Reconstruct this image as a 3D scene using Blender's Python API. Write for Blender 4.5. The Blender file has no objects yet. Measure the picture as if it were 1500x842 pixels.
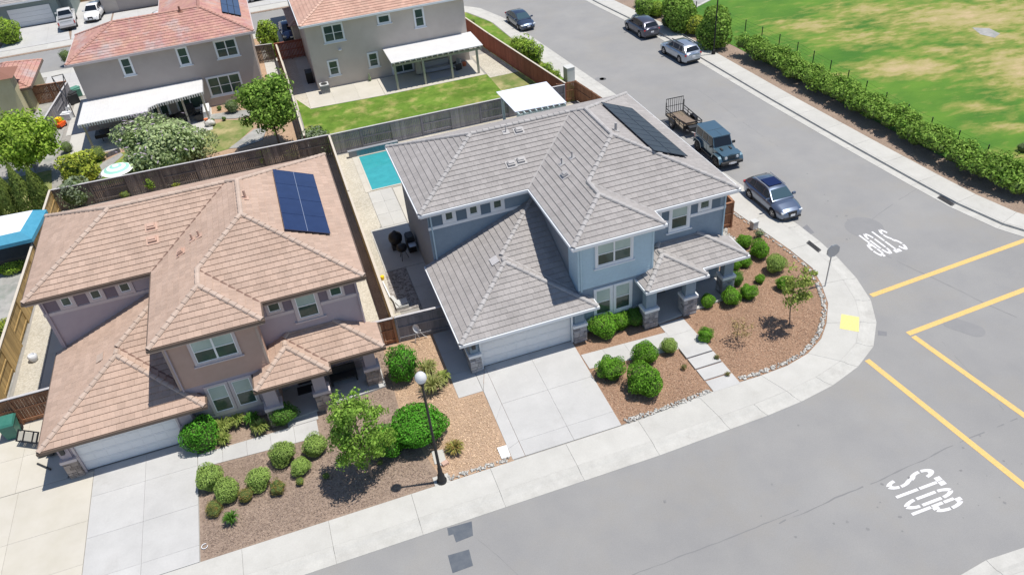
import bpy, math, random
import numpy as np
from mathutils import Matrix, Vector
random.seed(7); RNG = np.random.default_rng(7)
scn = bpy.context.scene
COL = scn.collection
# ------------------------------------------------------------------ camera
YAW, PIT, ROL, FOC, CH = 0.2725, 0.653, -0.0976, 1138.1, 28.0
def _cam():
    a, b, c = YAW, PIT, ROL
    d = np.array([math.sin(a)*math.cos(b), math.cos(a)*math.cos(b), -math.sin(b)])
    r = np.array([math.cos(a), -math.sin(a), 0.0]); u = np.cross(r, d)
    return np.array([r*math.cos(c)+u*math.sin(c), -r*math.sin(c)+u*math.cos(c), d])
CM = _cam(); CP = np.array([0, 0, CH])
cd = bpy.data.cameras.new('camera'); cam = bpy.data.objects.new('camera', cd); COL.objects.link(cam)
cd.sensor_width = 36; cd.lens = FOC/1500*36; cd.clip_end = 2000; cd.clip_start = 0.5
mw = Matrix.Identity(4)
for i in range(3):
    mw[i][0] = CM[0][i]; mw[i][1] = CM[1][i]; mw[i][2] = -CM[2][i]; mw[i][3] = CP[i]
cam.matrix_world = mw; scn.camera = cam
# ------------------------------------------------------------------ sky, sun, exposure
SDIR = Vector((0.312, -0.07, 1.0)).normalized()       # towards the sun
w = bpy.data.worlds.new('World'); scn.world = w; w.use_nodes = True
nt = w.node_tree; bg = nt.nodes['Background']; sk = nt.nodes.new('ShaderNodeTexSky')
sk.sky_type = 'NISHITA'; sk.sun_disc = False; sk.sun_elevation = math.asin(SDIR.z)
sk.sun_rotation = math.atan2(SDIR.x, SDIR.y)
nt.links.new(sk.outputs[0], bg.inputs[0]); sk.ozone_density = 2.5; sk.dust_density = .4; bg.inputs[1].default_value = 0.10
sd = bpy.data.lights.new('sun', 'SUN'); sun = bpy.data.objects.new('sun', sd); COL.objects.link(sun)
sd.energy = 4.3; sd.angle = math.radians(0.5); sd.color = (1.0, 0.94, 0.85)
sun.rotation_euler = SDIR.to_track_quat('Z', 'Y').to_euler(); sun.location = (60, 0, 120)
scn.view_settings.view_transform = 'Standard'; scn.view_settings.look = 'None'
scn.view_settings.exposure = 0.24; scn.view_settings.gamma = 1.0
# ------------------------------------------------------------------ surveying: photo pixel -> place on a known level
def ray(u, v): return np.array([(u-750)/FOC, (421-v)/FOC, 1.0]) @ CM
def g(u, v, z=0.0):
    d = ray(u, v); t = (z-CH)/d[2]; p = CP+t*d; return (float(p[0]), float(p[1]))
def onp(u, v, p0, n):                                   # on a plane
    d = ray(u, v); n = np.array(n); t = np.dot(np.array(p0)-CP, n)/np.dot(d, n); return CP+t*d
def ppm(p): return FOC/float(np.dot(np.array(p)-CP, CM[2]))
# ------------------------------------------------------------------ materials
MATS = {}
def mat(name, c, c2=None, s=8.0, rough=.8, bump=0.0, bs=60.0, big=0.0, bigs=.25, metal=0.0, coat=0.0, tint=None, rnd=0.0,
        trans=0.0, stretch=None, spec=.4, vor=False, island=0.0, detail=6, c3=None, fine=0.0, fs=22.0, c3w=(.5, .66)):
    m = bpy.data.materials.new(name); m.use_nodes = True; n = m.node_tree.nodes; L = m.node_tree.links
    b = n['Principled BSDF']; b.inputs['Roughness'].default_value = rough; b.inputs['Metallic'].default_value = metal
    b.inputs['Specular IOR Level'].default_value = spec; b.inputs['Coat Weight'].default_value = coat
    b.inputs['Coat Roughness'].default_value = .06
    geo = n.new('ShaderNodeNewGeometry'); vec = geo.outputs['Position']
    if stretch:
        mp = n.new('ShaderNodeMapping'); mp.inputs['Scale'].default_value = stretch; L.new(vec, mp.inputs[0]); vec = mp.outputs[0]
    def noise(sc, det=detail):
        t = n.new('ShaderNodeTexNoise'); t.inputs['Scale'].default_value = sc; t.inputs['Detail'].default_value = det
        t.inputs['Roughness'].default_value = .65; L.new(vec, t.inputs['Vector']); return t.outputs['Fac']
    def mix(f, a, bb, kind='MIX'):
        x = n.new('ShaderNodeMix'); x.data_type = 'RGBA'; x.blend_type = kind
        if isinstance(f, float): x.inputs[0].default_value = f
        else: L.new(f, x.inputs[0])
        for k, val in ((6, a), (7, bb)):
            if isinstance(val, tuple): x.inputs[k].default_value = (*val[:3], 1)
            else: L.new(val, x.inputs[k])
        return x.outputs[2]
    def ramp(f, lo, hi):
        r = n.new('ShaderNodeMapRange'); r.inputs[1].default_value = lo; r.inputs[2].default_value = hi; L.new(f, r.inputs[0]); return r.outputs[0]
    cur = tuple(c)
    if c2:
        if vor:
            v = n.new('ShaderNodeTexVoronoi'); v.inputs['Scale'].default_value = s; L.new(vec, v.inputs['Vector'])
            sp = n.new('ShaderNodeSeparateColor'); L.new(v.outputs['Color'], sp.inputs[0]); f = sp.outputs[0]
        else: f = ramp(noise(s), .33, .67)
        cur = mix(f, cur, tuple(c2))
    if c3: cur = mix(ramp(noise(s*.37+.1), *c3w), cur, tuple(c3))
    def scale(cur, f, amt):                             # multiply by 1-amt .. 1+amt
        r = n.new('ShaderNodeMapRange'); r.inputs[3].default_value = 1-amt; r.inputs[4].default_value = 1+amt; L.new(f, r.inputs[0])
        h = n.new('ShaderNodeHueSaturation'); L.new(r.outputs[0], h.inputs['Value'])
        if isinstance(cur, tuple): h.inputs['Color'].default_value = (*cur, 1)
        else: L.new(cur, h.inputs['Color'])
        return h.outputs[0]
    if big: cur = scale(cur, ramp(noise(bigs, 4), .3, .7), big)
    if fine: cur = scale(cur, ramp(noise(fs, 3), .25, .75), fine)
    if tint is not None:
        at = n.new('ShaderNodeAttribute'); at.attribute_name = 'tint'; cur = scale(cur, at.outputs['Fac'], tint)
    if rnd:
        oi = n.new('ShaderNodeObjectInfo'); cur = scale(cur, oi.outputs['Random'], rnd)
    if island: cur = scale(cur, geo.outputs['Random Per Island'], island)
    if isinstance(cur, tuple): b.inputs['Base Color'].default_value = (*cur, 1)
    else: L.new(cur, b.inputs['Base Color'])
    if bump:
        bn = n.new('ShaderNodeBump'); bn.inputs['Strength'].default_value = bump; bn.inputs['Distance'].default_value = .02
        L.new(noise(bs, 4), bn.inputs['Height']); L.new(bn.outputs[0], b.inputs['Normal'])
    if trans:
        tr = n.new('ShaderNodeBsdfTranslucent'); mx = n.new('ShaderNodeMixShader'); mx.inputs[0].default_value = trans
        if isinstance(cur, tuple): tr.inputs[0].default_value = (*cur, 1)
        else: L.new(cur, tr.inputs[0])
        L.new(b.outputs[0], mx.inputs[1]); L.new(tr.outputs[0], mx.inputs[2]); L.new(mx.outputs[0], n['Material Output'].inputs[0])
    MATS[name] = m; return m
M = {}
def defs():
    A = lambda k, *a, **kw: M.__setitem__(k, mat(k, *a, **kw))
    A('soil', (.26, .20, .14), (.36, .29, .21), s=2.5, bump=.5, bs=20, big=.2)
    A('asphalt', (.252, .252, .254), (.272, .27, .266), s=.4, rough=.9, bump=.25, bs=150, big=.06, bigs=.10, c3=(.268, .262, .252), fine=.09, fs=28)
    A('asphalt_dark', (.225, .227, .232), (.24, .24, .245), s=2, rough=.9, bump=.2, bs=120, fine=.06)
    A('patch', (.18, .185, .20), (.21, .21, .22), s=3, rough=.9, bump=.2, bs=120)
    A('patch_blue', (.085, .10, .125), (.12, .135, .155), s=3, rough=.85, bump=.2, bs=120)
    A('seam', (.195, .197, .203), rough=.9)
    A('concrete', (.45, .445, .42), (.49, .485, .46), s=1.2, rough=.85, bump=.12, bs=90, big=.05, bigs=.5, rnd=.03, fine=.05, fs=14, c3=(.40, .39, .36), c3w=(.6, .8))
    A('concrete_kerb', (.44, .435, .41), (.48, .475, .45), s=1.6, rough=.85, bump=.12, bs=90, big=.05, bigs=.8, rnd=.02, fine=.06, fs=14, c3=(.36, .35, .33), c3w=(.58, .78))
    A('concrete_drive', (.44, .44, .435), (.48, .48, .475), s=.9, rough=.8, bump=.1, bs=90, big=.06, bigs=.35, rnd=.03, fine=.04, fs=12, c3=(.40, .395, .385), c3w=(.58, .75))
    A('concrete_warm', (0.48, 0.455, 0.39), (0.52, 0.495, 0.44), s=.8, rough=.85, bump=.1, bs=90, big=.05, rnd=.03)
    A('concrete_pad', (.28, .28, .27), (.38, .375, .36), s=1.8, rough=.9, bump=.3, bs=30, big=.15, c3=(.24, .26, .235))
    A('joint', (.27, .26, .24), (.33, .32, .30), s=3, rough=.95)
    A('mulch', (.21, .12, .075), (.38, .25, .17), s=11, rough=.95, bump=1.0, bs=26, big=.12, bigs=.5, detail=9)
    A('mulch_dark', (.205, .15, .115), (.345, .265, .21), s=10, rough=.95, bump=1.0, bs=26, big=.14, bigs=.6, detail=9)
    A('mulch_tan', (.31, .205, .135), (.47, .34, .24), s=12, rough=.95, bump=1.0, bs=28, big=.12, bigs=.5, detail=9)
    A('gravel', (.40, .37, .30), (.55, .52, .45), s=14, rough=.95, bump=1.0, bs=30, big=.12, vor=True, detail=8)
    A('gravel_dark', (.16, .14, .13), (.40, .38, .36), s=9, rough=.95, bump=1.0, bs=22, vor=True)
    A('stone_white', (.34, .33, .31), (.50, .49, .46), s=6, rough=.85, island=.35)
    A('lawn', (.085, .17, .022), (.15, .23, .04), s=1.2, rough=.95, bump=.9, bs=30, big=.3, bigs=.35, c3=(.30, .29, .10), spec=.1, fine=.12)
    A('lawn_dry', (.11, .18, .035), (.28, .26, .11), s=.9, rough=.95, bump=.9, bs=30, big=.15, c3=(.40, .34, .17), fine=.12)
    A('shrub', (.11, .31, .02), (.24, .46, .06), s=6, rough=.85, spec=.12, trans=.3, island=.5, rnd=.15)
    A('shrub_dark', (0.084, 0.204, 0.036), (0.144, 0.3, 0.048), s=6, rough=.85, spec=.12, trans=.25, island=.4, rnd=.12)
    A('shrub_light', (0.276, 0.414, 0.092), (0.391, 0.529, 0.149), s=6, rough=.85, spec=.12, trans=.3, island=.35, rnd=.1)
    A('leaf_hedge', (.055, .24, .015), (.14, .38, .045), s=5, rough=.85, spec=.12, trans=.25, island=.5)
    A('leaf_tree', (0.168, 0.312, 0.048), (0.3, 0.444, 0.096), s=2, rough=.85, spec=.12, trans=.35, island=.5)
    A('leaf_tree_bright', (0.242, 0.407, 0.044), (0.418, 0.55, 0.099), s=2, rough=.85, spec=.12, trans=.35, island=.4)
    A('leaf_tree_mid', (.17, .33, .05), (.32, .48, .09), s=2, rough=.85, spec=.12, trans=.35, island=.5)
    A('leaf_sage', (.28, .40, .15), (.44, .50, .29), s=3, rough=.85, spec=.12, trans=.25, island=.45)
    A('leaf_young', (0.196, 0.299, 0.0575), (0.38, 0.414, 0.115), s=3, rough=.85, spec=.12, trans=.3, island=.45)
    A('leaf_olive', (.15, .20, .11), (.26, .32, .19), s=3, rough=.7, trans=.15, island=.35)
    A('leaf_yellow', (.28, .38, .05), (.46, .48, .08), s=3, rough=.85, spec=.12, trans=.25, island=.35)
    A('leaf_dry', (.30, .20, .09), (.36, .30, .13), s=3, rough=.8, trans=.1, island=.4)
    A('leaf_red', (.30, .16, .05), (.22, .30, .06), s=6, rough=.7, trans=.15, island=.45)
    A('blade_green', (.20, .30, .06), (.42, .46, .14), s=4, rough=.85, spec=.12, trans=.25, island=.35)
    A('blade_straw', (.42, .40, .16), (.30, .36, .10), s=4, rough=.6, trans=.25, island=.35)
    A('lilac', (.42, .34, .46), (.60, .52, .62), s=5, rough=.8, spec=.1, trans=.3, island=.25)
    A('arbor', (.16, .23, .05), (.26, .33, .08), s=4, rough=.85, spec=.12, trans=.2, island=.45)
    A('bark', (.16, .12, .09), (.24, .19, .15), s=8, rough=.95, bump=.6, bs=30)
    A('twig', (.06, .10, .025), (.09, .13, .035), s=6, rough=.95)  # solid filler core of shrubs and hedges; inner shade put into its dark green
    # houses
    A('roof_grey', (.30, .284, .278), (.335, .317, .31), s=1.1, rough=.9, bump=.3, bs=60, big=.06, bigs=.3, tint=.08, fine=.10, fs=16)
    A('roof_grey_cap', (.36, .348, .345), (.39, .378, .375), s=2, rough=.9, bump=.25, bs=60, rnd=.08, fine=.08)
    A('roof_tan', (.395, .285, .225), (.44, .325, .262), s=1.1, rough=.9, bump=.3, bs=60, big=.06, bigs=.3, tint=.09, fine=.10, fs=16)
    A('roof_tan_cap', (.44, .34, .28), (.48, .385, .325), s=2, rough=.9, bump=.25, bs=60, rnd=.08, fine=.08)
    A('roof_red', (.40, .20, .19), (.48, .29, .22), s=1.0, rough=.9, bump=.25, bs=60, big=.06, bigs=.4, tint=.10, c3=(.42, .34, .33))
    A('roof_red_cap', (.42, .22, .19), (.5, .3, .24), s=2, rough=.9, rnd=.1)
    A('roof_salmon', (.46, .28, .22), (.54, .355, .28), s=1.0, rough=.9, bump=.25, bs=60, big=.06, bigs=.4, tint=.10)
    A('roof_salmon_cap', (.6, .4, .32), (.66, .45, .36), s=2, rough=.9, rnd=.1)
    A('deck_grey', (.13, .12, .12), rough=.95)
    A('deck_tan', (.20, .125, .10), rough=.95)
    A('deck_red', (.24, .12, .09), rough=.95)
    A('stucco_blue', (.235, .30, .365), (.25, .315, .38), s=3, rough=.9, bump=.4, bs=70, big=.09, bigs=.5, fine=.06, fs=9)
    A('stucco_mid', (.245, .26, .285), (.265, .28, .30), s=3, rough=.9, bump=.3, bs=70, big=.05)
    A('siding_blue', (.455, .59, .66), (.48, .615, .685), s=2, rough=.7, bump=.1, bs=60, big=.05, fine=.05, fs=7)
    A('stucco_mauve', (.40, .345, .375), (.42, .365, .395), s=3, rough=.9, bump=.3, bs=70, big=.05)
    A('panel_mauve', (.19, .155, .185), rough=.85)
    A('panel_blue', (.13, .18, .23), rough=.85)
    A('siding_brown', (.46, .315, .25), (.49, .34, .275), s=2, rough=.7, bump=.1, bs=60, big=.04)
    A('stucco_rear', (.54, .48, .42), (.58, .52, .46), s=1, rough=.9, bump=.3, bs=70, big=.06, bigs=.3)
    A('stucco_dusk', (.40, .35, .32), (.43, .38, .35), s=1, rough=.9, bump=.3, bs=70, big=.05, bigs=.3)
    A('stucco_yellow', (.50, .46, .28), (.54, .50, .32), s=1, rough=.9, bump=.3, bs=70, big=.05)
    A('stucco_green', (.20, .25, .25), (.24, .29, .29), s=1, rough=.9)
    A('trim_white', (.74, .76, .78), (.78, .80, .82), s=3, rough=.55)
    A('trim_cream', (.52, .46, .46), (.56, .50, .50), s=3, rough=.6)
    A('frame_white', (.80, .82, .82), rough=.4)
    A('gutter_white', (.74, .77, .80), rough=.4)
    A('gutter_brown', (.13, .095, .075), rough=.5)
    A('soffit', (.42, .42, .42), rough=.8)
    A('door_white', (.74, .75, .76), (.78, .79, .80), s=3, rough=.5)
    A('door_dark', (.05, .04, .04), rough=.5)
    A('stone', (.24, .24, .26), (.40, .39, .39), s=3, rough=.9, bump=.5, bs=40, island=.35)
    A('stone_brown', (.24, .20, .18), (.38, .32, .28), s=3, rough=.9, bump=.5, bs=40, island=.35)
    A('glass', (.035, .065, .055), (.065, .105, .085), s=1.1, rough=.08, spec=.45, coat=.1)
    A('glass_blind', (.34, .44, .40), (.42, .52, .48), s=1.4, rough=.15, spec=.5, coat=.1)
    A('solar', (.012, .022, .075), (.016, .030, .095), s=1.5, rough=.13, spec=.7, coat=.3)
    A('solar_black', (.020, .030, .052), (.026, .038, .062), s=1.5, rough=.35, spec=.35)
    A('solar_frame', (.02, .025, .035), rough=.5)
    A('solar_frame_light', (.28, .32, .42), rough=.4, metal=.3)
    A('vent_metal', (.38, .37, .37), rough=.6)
    A('vent_tan', (.50, .34, .27), rough=.7)
    A('black', (.015, .015, .017), rough=.5)
    A('rubber', (.02, .02, .022), rough=.85)
    A('dark_metal', (.05, .052, .055), rough=.5, metal=.3)
    A('steel', (.5, .5, .52), rough=.35, metal=.8)
    # fences
    A('wood_grey', (.20, .20, .225), (.27, .265, .285), s=3, rough=.95, stretch=(6, 6, .6), island=.2, big=.1)
    A('wood_dark', (.13, .105, .09), (.21, .175, .15), s=3, rough=.95, stretch=(6, 6, .6), island=.3, big=.12)
    A('wood_gold', (.33, .22, .085), (.45, .32, .14), s=3, rough=.95, stretch=(6, 6, .6), island=.22, big=.1)
    A('wood_red', (.27, .085, .055), (.33, .115, .075), s=3, rough=.9, stretch=(6, 6, .6), island=.15)
    A('wood_brown', (.24, .115, .065), (.34, .175, .10), s=3, rough=.95, stretch=(6, 6, .6), island=.2)
    A('wood_pale', (.50, .45, .38), (.58, .53, .46), s=3, rough=.95, stretch=(3, 3, 3))
    A('cap_grey', (.42, .41, .42), (.5, .49, .5), s=3, rough=.9)
    A('white_metal', (.60, .60, .60), (.63, .63, .63), s=1, rough=.5, big=.03)
    A('pergola_white', (.66, .70, .80), rough=.5)
    A('pergola_teal', (.42, .52, .53), rough=.6)
    A('beam_tan', (.42, .40, .34), rough=.7)
    A('water', (.04, .31, .34), (.05, .36, .39), s=2, rough=.05, spec=.6, coat=.3, bump=.15, bs=3, big=.08, bigs=.9)
    A('pool_tile', (.10, .24, .30), (.16, .32, .37), s=8, rough=.4)
    A('paint_white', (.74, .74, .76), (.62, .62, .63), s=30, rough=.7, detail=9, c3=(.42, .42, .42), c3w=(.58, .72))
    A('paint_yellow', (.62, .40, .12), (.70, .48, .19), s=12, rough=.7, detail=9, c3=(.42, .34, .20), c3w=(.56, .72))
    A('pad_yellow', (.70, .60, .20), (.76, .67, .28), s=10, rough=.7, bump=.5, bs=40, fine=.1)
    A('oil', (.17, .17, .175), (.215, .215, .22), s=9, rough=.7)
    A('pad_green', (.20, .35, .30), rough=.7)
    A('iron', (.06, .06, .065), (.1, .1, .1), s=9, rough=.7)
    A('sign_back', (.42, .44, .47), rough=.45, metal=.4)
    A('sign_red', (.55, .03, .03), rough=.5)
    A('lamp_glass', (.78, .79, .80), rough=.25, trans=.3)
    A('utility_green', (.30, .36, .33), rough=.7)
    A('utility_grey', (.52, .53, .52), rough=.8)
    # cars
    for k, c, mt in (('car_silver', (.16, .20, .28), .7), ('car_jeep', (.075, .14, .19), .35), ('car_dusk', (.085, .09, .125), .5), ('car_light', (.44, .49, .56), .7),
                 ('car_navy', (.05, .075, .13), .5), ('car_white', (.80, .80, .80), .0), ('car_blue', (.03, .05, .14), .4)):
        A(k, c, rough=.28, metal=mt, coat=.9)
    A('car_glass', (.012, .016, .022), rough=.05, spec=.5)
    A('car_glass_blue', (.045, .085, .11), rough=.05, spec=.6)
    A('sunroof', (.008, .015, .07), rough=.05, spec=.5)
    A('lens', (.75, .78, .8), rough=.08, coat=1)
    A('tail', (.45, .01, .01), rough=.15, coat=1)
    A('plate', (.8, .8, .82), rough=.5)
    A('plastic_dark', (.035, .036, .038), rough=.6)
    A('bin_green', (.035, .16, .125), (.05, .19, .15), s=3, rough=.45)
    A('canopy_blue', (.05, .26, .40), (.07, .31, .46), s=3, rough=.6)
    A('canopy_white', (.72, .74, .80), (.78, .80, .84), s=2, rough=.7)
    A('umbrella_mint', (.30, .60, .50), rough=.7)
    A('umbrella_white', (.86, .9, .88), rough=.7)
    A('cushion', (.42, .42, .46), rough=.9)
    A('orange', (.85, .12, .02), rough=.4); A('toy_yellow', (.9, .6, .02), rough=.4)
    A('terracotta', (.6, .18, .08), rough=.7)
    A('ply', (.22, .18, .13), (.15, .12, .09), s=5, rough=.9)
    A('tarp_green', (.10, .26, .20), rough=.6)
    A('storage_white', (.7, .72, .75), rough=.5)
    A('yard_sign', (.85, .33, .20), rough=.6)
defs()
# park grass: green with worn sandy patches of fixed shape
def park_material():
    m = bpy.data.materials.new('park_grass'); m.use_nodes = True; n = m.node_tree.nodes; L = m.node_tree.links; b = n['Principled BSDF']
    b.inputs['Roughness'].default_value = .95; geo = n.new('ShaderNodeNewGeometry')
    def noise(sc, d, st=(1, 1, 1)):
        mp = n.new('ShaderNodeMapping'); mp.inputs['Scale'].default_value = st; mp.inputs['Rotation'].default_value = (0, 0, .5); L.new(geo.outputs['Position'], mp.inputs[0])
        t = n.new('ShaderNodeTexNoise'); t.inputs['Scale'].default_value = sc; t.inputs['Detail'].default_value = d; t.inputs['Roughness'].default_value = .6
        L.new(mp.outputs[0], t.inputs['Vector']); return t.outputs['Fac']
    def math_(op, a, bb):
        x = n.new('ShaderNodeMath'); x.operation = op
        for i, q in enumerate((a, bb)):
            if isinstance(q, (int, float)): x.inputs[i].default_value = q
            else: L.new(q, x.inputs[i])
        return x.outputs[0]
    # blobs where the turf is worn through (place, radii, strength)
    tot = None
    for (u, v, rx, ry, s) in ((1330, 100, 5.0, 2.6, 1.0), (1185, 38, 4.5, 2.6, .75), (1420, 25, 10, 5, .9), (1275, 15, 6, 3.5, .65), (1270, 55, 7, 3, .6), (1490, 100, 5, 7, .8),
                             (1430, 157, 2.4, 1.2, .7), (1470, 187, 2.4, 1.0, .7), (1470, 228, 4, .8, .6), (1380, 75, 4, 2, .6), (1235, 110, 4, .8, .45), (1465, 55, 5, 2.5, .7), (1560, 20, 15, 9, .7), (1640, 150, 9, 9, .5)):
        x, y = g(u, v)
        mp = n.new('ShaderNodeMapping'); mp.vector_type = 'TEXTURE'; mp.inputs['Location'].default_value = (x, y, 0); mp.inputs['Scale'].default_value = (rx, ry, 1); mp.inputs['Rotation'].default_value = (0, 0, -.45)
        L.new(geo.outputs['Position'], mp.inputs[0]); gr = n.new('ShaderNodeTexGradient'); gr.gradient_type = 'SPHERICAL'
        v2 = n.new('ShaderNodeVectorMath'); v2.operation = 'MULTIPLY'; v2.inputs[1].default_value = (.75, .75, 0); L.new(mp.outputs[0], v2.inputs[0]); L.new(v2.outputs[0], gr.inputs[0])
        q = math_('MULTIPLY', gr.outputs['Fac'], s*1.15); tot = q if tot is None else math_('MAXIMUM', tot, q)
    f = math_('ADD', tot, math_('MULTIPLY', math_('SUBTRACT', noise(.55, 9, (1, 2.2, 1)), .5), 1.9))
    r = n.new('ShaderNodeMapRange'); r.inputs[1].default_value = .46; r.inputs[2].default_value = 1.15; L.new(f, r.inputs[0])
    def mix(f, a, bb):
        x = n.new('ShaderNodeMix'); x.data_type = 'RGBA'; L.new(f, x.inputs[0])
        for k, val in ((6, a), (7, bb)):
            if isinstance(val, tuple): x.inputs[k].default_value = (*val, 1)
            else: L.new(val, x.inputs[k])
        return x.outputs[2]
    rr = n.new('ShaderNodeMapRange'); rr.inputs[1].default_value = .35; rr.inputs[2].default_value = .65; L.new(noise(.16, 8, (1, 1.8, 1)), rr.inputs[0])
    green = mix(rr.outputs[0], (.042, .14, .008), (.10, .215, .016)); dry = mix(noise(4, 6), (.34, .27, .12), (.52, .40, .24))
    olive = mix(noise(1.7, 6), (.16, .19, .03), (.33, .31, .08)); r2 = n.new('ShaderNodeMapRange'); r2.inputs[1].default_value = .10; r2.inputs[2].default_value = .62; L.new(f, r2.inputs[0])
    L.new(mix(r.outputs[0], mix(r2.outputs[0], green, olive), dry), b.inputs['Base Color'])
    bn = n.new('ShaderNodeBump'); bn.inputs['Strength'].default_value = .8; bn.inputs['Distance'].default_value = .03; L.new(noise(25, 4), bn.inputs['Height']); L.new(bn.outputs[0], b.inputs['Normal'])
    M['park'] = m
park_material()
# ------------------------------------------------------------------ object helpers
def link(o, parent=None, label=None, cat=None, group=None, kind=None):
    COL.objects.link(o)
    if parent is not None: o.parent = parent
    if label: o['label'] = label
    if cat: o['category'] = cat
    if group: o['group'] = group
    if kind: o['kind'] = kind
    return o
def thing(name, label, cat, loc=(0, 0, 0), rz=0.0, group=None, kind=None):
    o = bpy.data.objects.new(name, None); o.empty_display_size = .3
    o.location = loc; o.rotation_euler = (0, 0, rz); return link(o, None, label, cat, group, kind)
def wloc(p):
    v = np.zeros(3)
    while p is not None: v += np.array(p.location); p = p.parent
    return v
class MB:
    def __init__(s): s.v = []; s.f = []; s.m = []; s.t = []
    def add(s, V, F, m=0, t=.5):
        k = len(s.v); s.v.extend([tuple(map(float, p)) for p in V]); s.f.extend([tuple(i+k for i in f) for f in F]); s.m.extend([m]*len(F)); s.t.extend([t]*len(F)); return s
    def box(s, a, b, m=0, t=.5):
        x0, y0, z0 = a; x1, y1, z1 = b
        V = [(x0, y0, z0), (x1, y0, z0), (x1, y1, z0), (x0, y1, z0), (x0, y0, z1), (x1, y0, z1), (x1, y1, z1), (x0, y1, z1)]
        return s.add(V, [(0, 3, 2, 1), (4, 5, 6, 7), (0, 1, 5, 4), (1, 2, 6, 5), (2, 3, 7, 6), (3, 0, 4, 7)], m, t)
    def obox(s, c, sz, rz=0.0, m=0, rx=0.0, ry=0.0, t=.5):
        R = np.array(Matrix.Rotation(rz, 3, 'Z') @ Matrix.Rotation(ry, 3, 'Y') @ Matrix.Rotation(rx, 3, 'X')); h = np.array(sz)/2
        V = [(np.array([sx, sy, q])*h) @ R.T + np.array(c) for q in (-1, 1) for sx, sy in ((-1, -1), (1, -1), (1, 1), (-1, 1))]
        return s.add(V, [(0, 3, 2, 1), (4, 5, 6, 7), (0, 1, 5, 4), (1, 2, 6, 5), (2, 3, 7, 6), (3, 0, 4, 7)], m, t)
    def prism(s, P, z0, z1, m=0, t=.5, bottom=True):
        P = list(P); ar = sum(P[i][0]*P[(i+1) % len(P)][1]-P[(i+1) % len(P)][0]*P[i][1] for i in range(len(P)))
        if ar < 0: P = P[::-1]
        n = len(P); V = [(p[0], p[1], z0) for p in P]+[(p[0], p[1], z1) for p in P]
        F = [tuple(range(n, 2*n))]+([tuple(range(n-1, -1, -1))] if bottom else [])+[(i, (i+1) % n, n+(i+1) % n, n+i) for i in range(n)]
        return s.add(V, F, m, t)
    def poly(s, P, m=0, t=.5): return s.add(P, [tuple(range(len(P)))], m, t)
    def cyl(s, a, b, r0, r1=None, n=10, m=0, cap=True):
        r1 = r0 if r1 is None else r1; a = Vector(a); b = Vector(b); d = (b-a).normalized(); u = d.orthogonal().normalized(); w_ = d.cross(u)
        V = []
        for c, r in ((a, r0), (b, r1)):
            for i in range(n): q = 2*math.pi*i/n; V.append(tuple(c+(u*math.cos(q)+w_*math.sin(q))*r))
        F = [(i, (i+1) % n, n+(i+1) % n, n+i) for i in range(n)]
        if cap: F += [tuple(range(n-1, -1, -1)), tuple(range(n, 2*n))]
        return s.add(V, F, m)
    def lathe(s, c, prof, n=14, m=0):                   # prof: (r,z) list
        V = []; 
        for r, z in prof:
            for i in range(n): q = 2*math.pi*i/n; V.append((c[0]+r*math.cos(q), c[1]+r*math.sin(q), c[2]+z))
        F = [(j*n+i, j*n+(i+1) % n, (j+1)*n+(i+1) % n, (j+1)*n+i) for j in range(len(prof)-1) for i in range(n)]
        F += [tuple(range(n-1, -1, -1)), tuple(range((len(prof)-1)*n, len(prof)*n))]
        return s.add(V, F, m)
    def mesh(s, name, mats, off=None, smooth=None, tint=False):
        me = bpy.data.meshes.new(name); V = np.array(s.v) if s.v else np.zeros((0, 3))
        if off is not None: V = V-off
        me.from_pydata(V.tolist(), [], s.f)
        for k in (mats if isinstance(mats, (list, tuple)) else [mats]): me.materials.append(M[k] if isinstance(k, str) else k)
        if any(s.m): me.polygons.foreach_set('material_index', s.m)
        if tint:
            a = me.attributes.new('tint', 'FLOAT', 'FACE'); a.data.foreach_set('value', s.t)
        if smooth is not None:
            me.polygons.foreach_set('use_smooth', [True]*len(s.f)); me.set_sharp_from_angle(angle=math.radians(smooth))
        me.update(); return me
    def build(s, name, mats, parent=None, local=False, smooth=None, tint=False, **kw):
        off = wloc(parent) if (parent is not None and not local) else None
        me = s.mesh(name, mats, off, smooth, tint); o = bpy.data.objects.new(name, me)
        return link(o, parent, **kw)
    def top(s, name, mats, label, cat, base=None, smooth=None, group=None, kind=None, tint=False):   # a thing that is one mesh, origin at its base
        V = np.array(s.v); b = np.array([V[:, 0].mean(), V[:, 1].mean(), V[:, 2].min()]) if base is None else np.array(base)
        o = bpy.data.objects.new(name, s.mesh(name, mats, b, smooth, tint)); o.location = b
        return link(o, None, label, cat, group, kind)
def sheet(name, P, z, m, parent=None, kind='structure', depth=0.0):
    b = MB()
    if depth: b.prism(P, z-depth, z)
    else: b.poly([(p[0], p[1], z) for p in (P if sum(P[i][0]*P[(i+1) % len(P)][1]-P[(i+1) % len(P)][0]*P[i][1] for i in range(len(P))) > 0 else P[::-1])])
    return b.build(name, m, parent, kind=kind if parent is None else None)
def G(L, z=0.0): return [g(u, v, z) for u, v in L]
def area(P): return sum(P[i][0]*P[(i+1) % len(P)][1]-P[(i+1) % len(P)][0]*P[i][1] for i in range(len(P)))/2
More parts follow.
